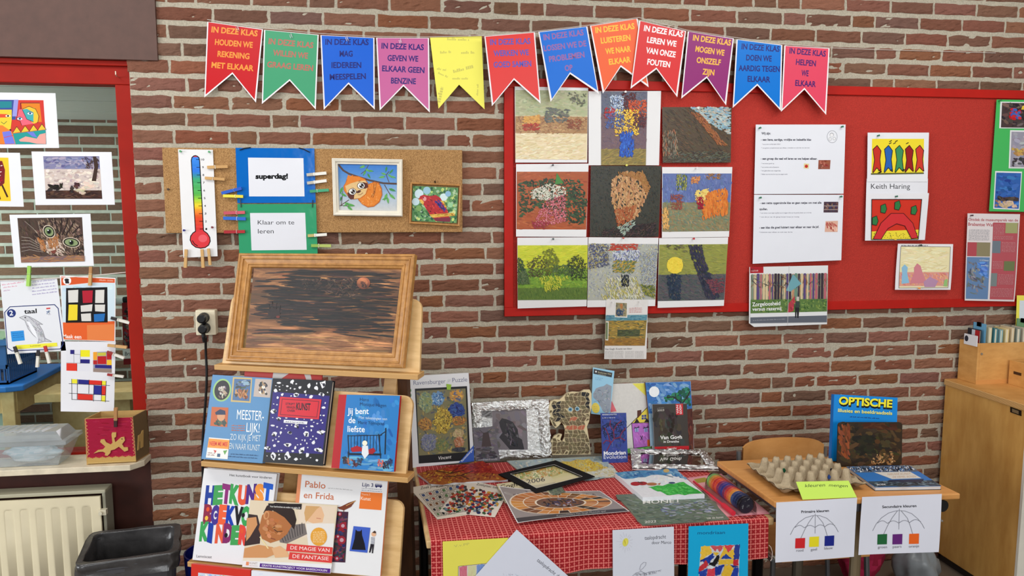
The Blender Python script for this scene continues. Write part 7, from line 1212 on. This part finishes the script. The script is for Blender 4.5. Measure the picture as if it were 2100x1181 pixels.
# sheets hanging on the cloth front
HF = CP.lift(.018); zh, zk = Z(860, 1060, 4.565), Z(1240, 1060, 5.25)
a = Art(HF, 0, zh); a.sheet([(218, 230), (830, 195), (835, 1250), (235, 1290)], (232, 222, 92), .0006); a.text('V.v.PP', 325, 285, 470, 262, 22, (190, 184, 96), -.0); a.poly([(365, 462), (650, 432), (660, 800), (362, 820)], (216, 206, 196)); 
for i, c in enumerate(((206, 110, 130), (214, 204, 160), (120, 146, 206))): f = [(372+82*i, 466-8*i), (446+82*i, 458-8*i), (448+82*i, 800-8*i), (368+82*i, 806-8*i)]; a.fstr(f, [c, jit(c, 14)], 40, 90, 7, 88, .1)
a.line([(365, 462), (650, 432)], 3, (90, 80, 80)); a.line([(365, 462), (362, 820)], 3, (90, 80, 80)); tag(a.build('hanging_sheet', PAPER), 'yellow sheet with striped crayon box hanging on the cloth', 'sheet')
a = Art(HF, .006, zh); a.sheet([(912, 118), (1700, 830), (1050, 1560), (262, 848)], (218, 220, 232), .0006); a.text('taalopdracht', 1096, 410, 1262, 545, 34, (50, 50, 60), .0, .15); a.text('door', 1282, 552, 1340, 600, 30, (50, 50, 60), 0, .15); a.strokes([(750, 495), (860, 520), (1040, 545), (960, 600), (800, 560)], [(190, 192, 206)], 24, 26, 3, 40, 1); tag(a.build('hanging_sheet', PAPER), 'white sheet hung cornerwise over the yellow sheet', 'sheet')
a = Art(HF, 0, zk); a.sheet([(85, 142), (745, 105), (752, 1000), (92, 1040)], (216, 218, 228), .0006); a.text('taalopdracht', 430, 246, 660, 230, 40, (44, 44, 54), .0, .12); a.text('door Marco', 506, 292, 716, 288, 32, (44, 44, 54), .0, .12)
for i in range(16): an = 6.283*i/16+.1; a.line([(226+45*math.cos(an), 272+60*math.sin(an)), (226+random.uniform(70, 100)*math.cos(an), 272+random.uniform(90, 120)*math.sin(an))], 2, (190, 188, 196))
a.ell(224, 272, 30, 46, (222, 214, 90), 15); a.strokes([(205, 240), (246, 235), (244, 305), (208, 310)], [(206, 196, 60), (236, 226, 110)], 14, 34, 6, 70, .4)
for p in ([(375, 565), (390, 515), (420, 488), (446, 490), (440, 520), (410, 555), (382, 572)], [(300, 635), (340, 600), (400, 585), (430, 610), (480, 590), (540, 585), (610, 570)], [(400, 585), (380, 575)]): a.line(p, 4, (150, 150, 160))
a.strokes([(320, 600), (440, 590), (600, 570), (610, 600), (430, 640), (300, 640)], [(150, 150, 160), (130, 130, 140)], 60, 30, 3, 60, .8); tag(a.build('hanging_sheet', PAPER), 'white sheet with pencil sun and handwriting hanging on the cloth', 'sheet')
a = Art(HF, .001, zk); a.sheet([(905, 102), (1548, 70), (1538, 1010), (890, 1030)], (22, 168, 216), .0006); a.text('mondriaan', 1000, 188, 1294, 182, 34, (20, 60, 110), .0, .05); q = [(1036, 318), (1456, 297), (1440, 800), (1000, 815)]; a.poly(q, (206, 206, 210)); YL, RD_, BU, BK = (226, 184, 60), (196, 50, 60), (34, 60, 150), (26, 24, 30)
for P, c in (([(1036, 318), (1135, 312), (1160, 380), (1030, 470)], YL), ([(1135, 312), (1285, 306), (1240, 385), (1215, 340), (1190, 378), (1175, 355)], (206, 90, 96)), ([(1285, 306), (1400, 300), (1330, 385)], (210, 60, 66)), ([(1400, 300), (1456, 297), (1446, 455), (1380, 460)], (40, 60, 140)), ([(1025, 480), (1165, 385), (1180, 430), (1110, 510), (1040, 470)], BU), ([(1160, 380), (1235, 385), (1200, 420)], YL), ([(1245, 385), (1225, 480), (1190, 535), (1120, 520)], BK), ([(1285, 310), (1240, 455), (1390, 450), (1400, 330), (1330, 385)], YL), ([(1250, 450), (1305, 395), (1370, 450)], BU), ([(1230, 460), (1390, 455), (1385, 505), (1225, 515)], YL), ([(1385, 460), (1440, 458), (1440, 520), (1385, 530)], RD_), ([(1015, 545), (1090, 465), (1115, 515), (1100, 545), (1020, 590)], RD_), ([(1110, 540), (1130, 515), (1190, 540), (1160, 575)], (220, 220, 226)), ([(1015, 590), (1110, 555), (1090, 640), (1020, 650)], BU), ([(1110, 560), (1200, 545), (1190, 650), (1100, 650)], (206, 60, 70)), ([(1190, 540), (1290, 515), (1240, 620), (1195, 640)], BU), ([(1290, 520), (1340, 510), (1390, 560), (1320, 690), (1240, 690)], YL), ([(1350, 515), (1440, 530), (1435, 540), (1380, 545)], (34, 50, 120)), ([(1390, 550), (1440, 540), (1436, 690), (1340, 690)], BU), ([(1010, 655), (1100, 650), (1220, 700), (1020, 790)], RD_), ([(1100, 655), (1330, 695), (1430, 700), (1420, 800), (1060, 800)], YL)): a.fstr(P, [c, jit(c, 12)], 14, 40, 8, 50, .3)
tag(a.build('hanging_sheet', PAPER), 'bright cyan sheet with coloured triangle drawing hanging on the cloth', 'sheet')

# ============================================================ DESK
ZD = .66; DT = flat(ZD); z8 = Z(1450, 780, 2.945); dfl, dfr, dbl = DT.at((1590, 1030)), DT.at((1970, 1012)), DT.at((1470, 945)); dbr = dfr+(dbl-dfl); r = root('school_desk', V(((dfl.x+dfr.x)/2, (dfl.y+dbl.y)/2, 0))); tag(r, 'small beech school desk standing by the wooden cabinet', 'desk')
mb = MB(); mb.prism([dfl, dfr, dbr, dbl], V((0, 0, -.02))); mb.build('desk_top', WOOD_DESK, r, bevel=.004)
dx, dy = (dfr-dfl).normalized(), (dbl-dfl).normalized(); dwn = V((0, 0, -1))
mb = MB(); p = dfl+dx*.03+dy*.01+dwn*.021; p1 = dbl+dx*.03-dy*.02+dwn*.021; p2, p3 = dbr-dx*.06-dy*.02+dwn*.021, dfr-dx*.06+dy*.01+dwn*.021; mb.hexa([p, p3, p2, p1], [x+dwn*.03 for x in (p, p3, p2, p1)], (96, 94, 98)); mb.build('storage_tray', PLASTIC, r, bevel=.004)
for a_, b_ in ((.21, .2), (.53, .2)):
    if 1:
        p = dfl+(dfr-dfl)*a_+(dbl-dfl)*b_; mb = MB(); mb.tube([V((p.x, p.y, 0)), V((p.x, p.y, ZD-.022))], .018, (176, 160, 130) if a_ > .3 else (120, 112, 100), 12); mb.tube([V((p.x, p.y-.05, .015)), V((p.x, p.y+.3, .015))], .015, (90, 86, 80), 8); mb.build('leg', METAL, r)
mb = MB(); k_ = DT.at(z8((1465, 735))); k0 = dfr-dx*.05+dy*.03+dwn*.045; mb.tube([k0-dy*.02, k0+dy*.03], .02, (22, 22, 24), 16); mb.build('knob', PLASTIC, r)
mb = MB(); h0 = dfr-dx*.072-dy*.002+dwn*.03; mb.tube([h0, h0+dwn*.05, h0+dwn*.055-dy*.015], .003, (190, 188, 180), 7); mb.build('bag_hook', METAL, r)
DF = stand((1590, 1030), (1970, 1012), ZD).lift(.004); DF = Plane(DF.P, DF.N+UZ*.06)
for tl, q, ttl, sq, nm, lb in ((.0, [(418, 737), (907, 708), (888, 1065), (412, 1100)], ('Primaire kleuren', 568, 800, 735, 792), ((560, 982, (206, 40, 44)), (644, 973, (232, 216, 40)), (737, 968, (30, 40, 130))), (('rood', 538, 1033, 580, 1031), ('geel', 624, 1027, 662, 1024), ('blauw', 707, 1020, 758, 1017)), 'white sheet about primary colours with umbrella outline and three colour squares'),
   (.1, [(937, 704), (1418, 685), (1397, 1035), (915, 1055)], ('Secundaire kleuren', 1060, 772, 1265, 764), ((1061, 962, (36, 100, 56)), (1152, 961, (100, 40, 116)), (1250, 957, (232, 100, 34))), (('groen', 1034, 1016, 1090, 1014), ('paars', 1124, 1013, 1176, 1010), ('oranje', 1220, 1010, 1280, 1006)), 'white sheet about secondary colours with green, purple and orange squares')):
    wv = lambda p: .003*math.sin((p[0]-1590)*.022)*math.sin(max(0, (p[1]-1015))*.02)
    a = Art(DF, .002, z8, wv); a.sheet(q, (222, 222, 232), .0006); a.text(ttl[0], *ttl[1:], 15, (30, 28, 34), .018); G_ = (120, 120, 128); cx = (ttl[1]+ttl[3])/2; cy = ttl[2]+6; k = 1.06 if tl else 1
    L_ = lambda pts, w=2.6: a.line([(cx+x*k, cy+y*k) for x, y in pts], w, G_)
    L_([(0, -2), (-2, 115)]); arc = [(-150+300*i/24, 118-0*i) for i in range(25)]
    L_([(-150, 124), (-130, 85), (-100, 50), (-60, 22), (-20, 10), (0, 8), (30, 10), (70, 25), (105, 55), (128, 85), (140, 108)]); L_([(-10, 9), (-40, 50), (-65, 95), (-90, 150)]); L_([(10, 9), (45, 50), (62, 95), (75, 140)])
    for x0, x1, y0, y1 in ((-122, -66, 80, 82), (-66, -2, 82, 80), (-2, 58, 80, 76), (58, 120, 76, 70)): L_([(x0+(x1-x0)*i/8, y0+(y1-y0)*i/8-14*math.sin(math.pi*i/8)) for i in range(9)])
    for x, y, c in sq: a.poly([(x-28, y-30), (x+30, y-33), (x+28, y+29), (x-30, y+31)], c)
    for tx, x0, y0, x1, y1 in nm: a.text(tx, x0, y0, x1, y1, 15, (130, 128, 134), .004)
    tag(a.build('hanging_sheet', PAPER), lb, 'sheet')
NTP = DT.lift(.002); f0, f1 = NTP.at(z8((577, 720))), NTP.at(z8((905, 706))); bk = flat(ZD+.05); b0, b1 = bk.at(z8((537, 613))), bk.at(z8((855, 605))); NP2 = Plane(f0, (f1-f0).cross(b0-f0)*(1 if (f1-f0).cross(b0-f0).z > 0 else -1))
a = Art(NP2, 0, z8); a.sheet([(537, 612), (855, 605), (905, 706), (577, 720)], (196, 226, 96), .0005); a.text('kleuren', 592, 645, 712, 640, 19, (36, 50, 40), .0, .1); a.text('mengen', 736, 640, 848, 645, 17, (36, 50, 40), .0, .1); tag(a.build('note_card', PAPER), 'lime green note leaning on the egg tray at the desk edge', 'note')
tc4 = [flat(ZD+.022).at(z8(p)) for p in ((238, 505), (705, 470), (962, 625), (455, 668))]
mb = MB()
def egg(u, v):
    p = tc4[0].lerp(tc4[1], u).lerp(tc4[3].lerp(tc4[2], u), v); U, W_ = u*7, v*5; a_ = abs(math.cos(math.pi*U)*math.cos(math.pi*W_))**1.6 if 0 < round(U) < 7 and 0 < round(W_) < 5 else 0; s_ = abs(math.sin(math.pi*U)*math.sin(math.pi*W_)); e = min(u, 1-u, (1-v), v); zz = .004+.034*min(a_*1.35, .85)/.85-.02*s_ if e > .02 else .002+.003*math.sin(u*31)*1+.003*math.sin(v*27)
    return p+UZ*(zz+.002*noise.noise(p*60))
mb.grid(egg, 98, 70, (176, 158, 130)); 
mb.grid(lambda u, v: egg(u, v)-UZ*.002, 49, 35, (160, 144, 118)); o = mb.build('egg_tray', PULP, smooth=True); tag(o, 'grey brown pulp egg tray lying on the school desk', 'egg tray')
for p, c, lb in (((465, 545), (30, 96, 66), 'dark green scrap in the egg tray'), ((492, 556), (206, 90, 90), 'pink scrap in the egg tray'), ((750, 548), (30, 30, 36), 'black scrap in the egg tray'), ((738, 586), (50, 80, 150), 'blue scrap in the egg tray')):
    P = flat(ZD+.036).at(z8(p)); mb = MB(); mb.prism([P+V((.007*math.cos(i*1.26+p[0])*random.uniform(.6, 1.2), 0, .009*math.sin(i*1.26+p[0])*random.uniform(.6, 1.2))) for i in range(5)], V((0, .004, 0)), c); tag(mb.build('paint_scrap', PAPER), lb, 'scrap')
OB = stand((1704, 946), (1836, 943), ZD+.003, 12)
def aOpt(a, q):
    a.text('OPTISCHE', 795, 152, 1118, 172, 46, (20, 20, 20), .07); a.text('OPTISCHE', 795, 143, 1118, 163, 44, (240, 226, 50), .035); a.text('Illusies en beeldraadsels', 791, 192, 1118, 210, 21, (24, 60, 70), .03); a.text('Illusies en beeldraadsels', 791, 190, 1118, 208, 20, (240, 230, 120), .018); a.scrib(862, 222, 1042, 233, 7, (20, 50, 110))
book('puzzle_book', OB, z8, [(770, 84), (1151, 104), (1140, 507), (752, 487)], .02, aOpt, 'blue book with fat yellow title letters standing on the desk', (20, 110, 190), group=None, base=(20, 130, 206), pages=(150, 90, 150))
OC = stand(z8((786, 521)), z8((1176, 517)), ZD, 10).lift(.004)
a = Art(OC, .0, z8); q = [(792, 252), (1180, 252), (1176, 517), (786, 521)]; ro = lambda q, k=.05: [quadpt(q, *p) for p in ((k, 0), (1-k, 0), (1-k*.3, k*.4), (1, k*1.3), (1, 1-k), (1-k, 1), (k, 1), (0, 1-k), (0, k*1.3), (k*.3, k*.4))]
a.mb.prism([a.pt(p) for p in ro(q)], OC.N*-.006, (50, 36, 22)); g = lambda u, v: quadpt(q, u, v)
a.strokes(ro(q), [(50, 38, 22), (66, 48, 26), (40, 30, 20), (80, 56, 28), (60, 52, 26)], 160, 60, 26, 10, 1, 8); a.strokes([g(.0, .05), g(.2, .0), g(.2, .9), g(.0, .7)], [(120, 60, 30), (140, 70, 36), (96, 50, 26)], 50, 50, 14, 70, .5, 8); a.strokes([g(.2, .3), g(.6, .3), g(.6, .7), g(.25, .8)], [(30, 26, 16), (36, 32, 18)], 50, 60, 24, 10, .8, 5); a.strokes([g(.55, .75), g(.85, .62), g(.95, .98), g(.5, .98)], [(130, 90, 50), (160, 116, 70), (100, 70, 40), (190, 150, 100)], 70, 16, 8, 40, 1.4, 8); a.strokes([g(.3, .02), g(.95, .02), g(.95, .2), g(.4, .15)], [(70, 36, 16), (84, 44, 20)], 30, 60, 16, 5, .4, 6)
tag(a.build('picture_board', GLOSSY), 'dark brown glossy picture board leaning on the blue puzzle book', 'picture')
lt = flat(ZD+.014); r = root('picture_book', DT.at(z8((1200, 600)))); tag(r, 'blue photo book lying flat on the desk corner', 'book'); q = [(840, 519), (1222, 513), (1415, 636), (1016, 644)]; a = Art(lt, 0, z8); a.sheet(q, (56, 120, 190), .0015); g = lambda u, v: quadpt(q, u, v)
a.fstr([g(0, .0), g(1, .0), g(1, .3), g(0, .3)], [(40, 50, 66), (220, 222, 226), (80, 120, 170), (30, 34, 44)], 90, 22, 8, 70, .8); a.fstr([g(0, .72), g(1, .72), g(1, 1), g(0, 1)], [(70, 86, 100), (50, 60, 70), (110, 130, 140), (40, 46, 50)], 60, 40, 6, 2, .2); a.poly([g(.3, .3), g(.86, .3), g(.88, .62), g(.42, .64)], (222, 216, 206)); a.text('NIEUWE KUNST', *g(.44, .45), *g(.8, .44), 11, (190, 150, 110)); a.text('DE HEMEL BOVEN', *g(.46, .58), *g(.82, .57), 10, (190, 150, 110)); a.poly([g(.35, .68), g(.9, .66), g(.8, .8), g(.3, .76)], (50, 56, 76)); a.text('BOEK', *g(.06, .92), *g(.2, .92), 9, (226, 226, 226), .01); a.build('front_cover', GLOSSY, r)
Q = [lt.at(z8(p)) for p in q]; c_ = sum(Q, V())/4; mb = MB(); mb.prism([c_+(p-c_)*.985-UZ*.0016 for p in Q], UZ*-.0105, (214, 212, 210)); mb.build('page_block', PAPER, r); mb = MB(); mb.prism([p-UZ*.0122 for p in Q], UZ*-.0015, (60, 66, 76)); mb.build('back_cover', GLOSSY, r)
# chair behind the desk
CHP = wall(.2); r = root('school_chair', (1.36, -.2, 0)); tag(r, 'school chair with curved beech backrest tucked behind the desk', 'chair'); ca, cb_ = CHP.at((1524, 909)), CHP.at((1689, 906)); mb = MB(); W_ = cb_.x-ca.x; zt2 = ca.z
def cbk(off):
    def f(u, v):
        e = .018*max(0, 1-v/.15)**2*((abs(u-.5)*2)**8); return V((ca.x+W_*u, -.2+.03*(1-(2*u-1)**2)-.004+off, zt2+.006*(1-(2*u-1)**2)-e-.16*v))
    return f
mb.grid(cbk(0), 24, 6); mb.grid(cbk(.01), 24, 6); A_, B_ = [cbk(0)(i/24, 0) for i in range(25)], [cbk(.01)(i/24, 0) for i in range(25)]
for i in range(24): mb.face([A_[i], A_[i+1], B_[i+1], B_[i]])
mb.build('backrest', WOOD_DESK, r, smooth=False)
for x, s in ((ca.x-.012, -1), (cb_.x+.012, 1)):
    mb = MB(); mb.tube([V((x, -.19, zt2-.035)), V((x, -.2, .34)), V((x, -.24, .3)), V((x, -.5, .3))], .010, (170, 172, 176), 10); mb.build('frame_tube', METAL, r)
    for yy in (-.23, -.5): mb = MB(); mb.tube([V((x, yy, .3)), V((x+.01*s, yy-.02, 0))], .010, (120, 122, 126), 10); mb.build('leg', METAL, r)
mb = MB(); mb.box(ca.x, cb_.x, -.54, -.23, .31, .325); mb.build('seat', WOOD_DESK, r, bevel=.004)
for u in (.08, .93):
    mb = MB(); P = cbk(0)(u, .9); mb.tube([P, P+V((0, -.004, 0))], .006, (60, 40, 30), 10); mb.build('screw', METAL, r)
# bags under the desk
tag(crumple('cloth_bag', None, 1.87, -.2, .24, .1, .09, .24, [(150, 30, 60), (166, 36, 70), (140, 26, 52)], FABRIC, 4), 'crimson cloth bag slumped under the school desk', 'bag')
tag(crumple('plastic_bag', None, 2.1, -.25, .09, .08, .08, .16, [(124, 128, 130)], PLASTIC, 8), 'grey plastic bag on the floor between desk and cabinet', 'bag')

# ============================================================ CABINET, BOOK BOXES
XC = 2.366; r = root('cabinet', (2.8, -.23, 0)); tag(r, 'tall beech veneer cabinet with plywood top against the wall', 'cabinet'); YF = -.46; ZC = .815
mb = MB(); mb.box(XC, 3.29, YF, -.018, .04, ZC); mb.build('body', WOOD_CAB, r, bevel=.002)
mb = MB(); mb.box(XC-.006, 3.29, YF-.006, -.016, ZC, ZC+.024); mb.build('top_panel', PLY, r, bevel=.002)
mb = MB(); mb.box(XC-.003, 3.29, YF-.003, -.018, ZC+.0235, ZC+.026); mb.build('top_veneer', WOOD_BOX, r)
mb = MB(); mb.box(XC-.001, 3.4, YF-.012, YF, .04, ZC-.01, (226, 220, 206)); mb.build('door', PAINT, r)
mb = MB(); mb.box(XC+.02, 3.38, YF+.03, -.03, 0, .04, (50, 44, 40)); mb.build('plinth', PAINT, r)
XP = Plane((XC, 0, 0), (-1, 0, 0)); mb = MB(); lq = [XP.at(p) for p in ((2073, 834), (2095, 842), (2095, 853), (2073, 845))]; mb.prism(lq, V((-.003, 0, 0)), (60, 54, 46)); c_ = sum(lq, V())/4; mb.prism([c_+(p-c_)*.6-V((.003, 0, 0)) for p in lq], V((-.001, 0, 0)), (190, 176, 140)); mb.build('label_holder', METAL, r)
ZB = ZC+.026; zc = Z(1900, 560, 3.475); KB = flat(ZB); f_ = KB.at(zc((350, 792))); l_ = KB.at(zc((176, 728))); hb = 0
for i in range(60):
    hb = .05+i*.003
    if (flat(ZB+hb).at(zc((370, 465)))-f_).xy.length < .006: break
bx0 = min(f_.x, l_.x); by0 = f_.y; by1 = min(l_.y+.02, -.02); bx1 = bx0+.62
r = root('book_box', ((bx0+bx1)/2, (by0+by1)/2, ZB)); tag(r, 'open beech book box full of books on the cabinet top', 'book box'); hb = .178
for nm, b in (('end_panel', (bx0, bx0+.012, by0, by1)), ('front_panel', (bx0+.012, bx1, by0, by0+.012)), ('end_panel', (bx1-.012, bx1, by0+.012, by1)), ('back_panel', (bx0+.012, bx1-.012, by1-.012, by1))):
    mb = MB(); mb.box(b[0], b[1], b[2], b[3], ZB, ZB+hb); mb.build(nm, WOOD_BOX, r, bevel=.0015)
mb = MB(); mb.box(bx0+.013, bx1-.013, by0+.013, by1-.013, ZB+.002, ZB+.008); mb.build('bottom_panel', WOOD_BOX, r)
mb = MB(); mb.box(bx0-.001, bx1, by0-.0015, by0, ZB, ZB+.018); mb.build('foot_strip', WOOD_DESK, r)
mb = MB(); P = V((bx0+.018, by0, ZB+hb-.045)); mb.tube([P, P+V((0, -.003, 0))], .005, (180, 176, 164), 10); mb.build('screw', METAL, r)
rim = ZB+hb; x = bx0+.02; yf, yb = by0+.02, by1-.02
BK_ = [(.008, .075, (60, 60, 70), 'booklet in black, white and red at the end of the book box', 1), (.006, .1, (110, 170, 206), 'pale blue comb bound book in the box', 2), (.012, .085, (226, 214, 180), 'cream book behind the pale blue comb binding', 0), (.014, .08, (80, 140, 150), 'teal book in the book box', 0), (.012, .074, (150, 190, 196), 'pale turquoise book in the book box', 0), (.015, .078, (226, 206, 150), 'yellowish cream book in the box', 0), (.012, .082, (214, 196, 160), 'beige book in the book box', 0), (.016, .078, (150, 160, 150), 'grey green book in the book box', 0), (.012, .08, (200, 190, 170), 'greyish cream book in the book box', 0), (.007, .112, (130, 176, 130), 'green comb bound book in the box', 2), (.014, .09, (206, 216, 190), 'pale green book in the book box', 0), (.012, .09, (50, 90, 160), 'royal blue book with dark top in the box', 0), (.014, .074, (150, 90, 60), 'brown book in the book box', 0), (.012, .078, (220, 200, 150), 'straw coloured book in the box', 0), (.012, .075, (120, 60, 60), 'wine red book in the book box', 0), (.014, .078, (190, 190, 170), 'pale grey book in the book box', 0)]
for th, hh, c, lb, kind in BK_:
    r = root('book', V((x+th/2, (yf+yb)/2, ZB+.008))); tag(r, lb, 'book', 'books in the book box'); zt3 = rim+hh-.02; ln = .0
    mb = MB(); mb.box(x, x+.0015, yf, yb, ZB+.01, zt3, c); mb.box(x+th-.0015, x+th, yf, yb, ZB+.01, zt3, c); mb.box(x, x+th, yb-.002, yb, ZB+.01, zt3, c)
    if kind == 1:
        for i, (v0, v1, cc) in enumerate(((0, .35, (40, 40, 46)), (.35, .62, (200, 206, 214)), (.62, 1, (170, 40, 44)))): mb.box(x-.0004, x, yb-(yb-yf)*v1, yb-(yb-yf)*v0, rim-.02, zt3-.003, cc)
    mb.build('cover', GLOSSY, r); mb = MB(); mb.box(x+.0016, x+th-.0016, yf+.004, yb-.003, ZB+.012, zt3-.004, (230, 222, 200)); mb.build('page_block', PAPER, r)
    if kind == 2:
        mb = MB(); 
        for i in range(12): yy = yf+.02+(yb-yf-.05)*i/11; mb.box(x-.003, x+.003, yy, yy+.006, zt3-.014, zt3+.004, (40, 44, 54))
        mb.build('comb_binding', PLASTIC, r)
    x += th+(.014 if kind == 0 else .016)
mb = MB(); mb.box(bx0-.004, bx0-.001, by0+.004, by1-.03, rim-.014, rim+.032, (228, 228, 230)); o = mb.build('divider_card', PAPER); tag(o, 'white card with dark oval tucked at the end of the box', 'card'); me = o
mb = MB(); yc = (by0+by1)/2+.01; mb.face([V((bx0-.0046, yc+.011*math.cos(-6.283*i/18), rim+.012+.013*math.sin(-6.283*i/18))) for i in range(18)], (50, 50, 60)); ch = mb.build('emblem', PAPER, o)
f2 = KB.at((2084, 792)); r = root('book_box', (f2.x+.2, f2.y-.02, ZB)); tag(r, 'second lower beech box at the cabinet front edge', 'book box')
yy0 = max(f2.y-.06, YF+.01)
for nm, b in (('end_panel', (f2.x, f2.x+.012, yy0, by0-.012)), ('front_panel', (f2.x+.012, f2.x+.4, yy0, yy0+.012)), ('back_panel', (f2.x+.012, f2.x+.4, by0-.024, by0-.012))):
    mb = MB(); mb.box(b[0], b[1], b[2], b[3], ZB, ZB+.105); mb.build(nm, WOOD_BOX, r, bevel=.0015)
mb = MB(); mb.box(f2.x-.001, f2.x, (yy0+by0)/2-.02, (yy0+by0)/2+.02, ZB+.05, ZB+.062, (60, 36, 20)); mb.build('finger_slot', PAINT, r)
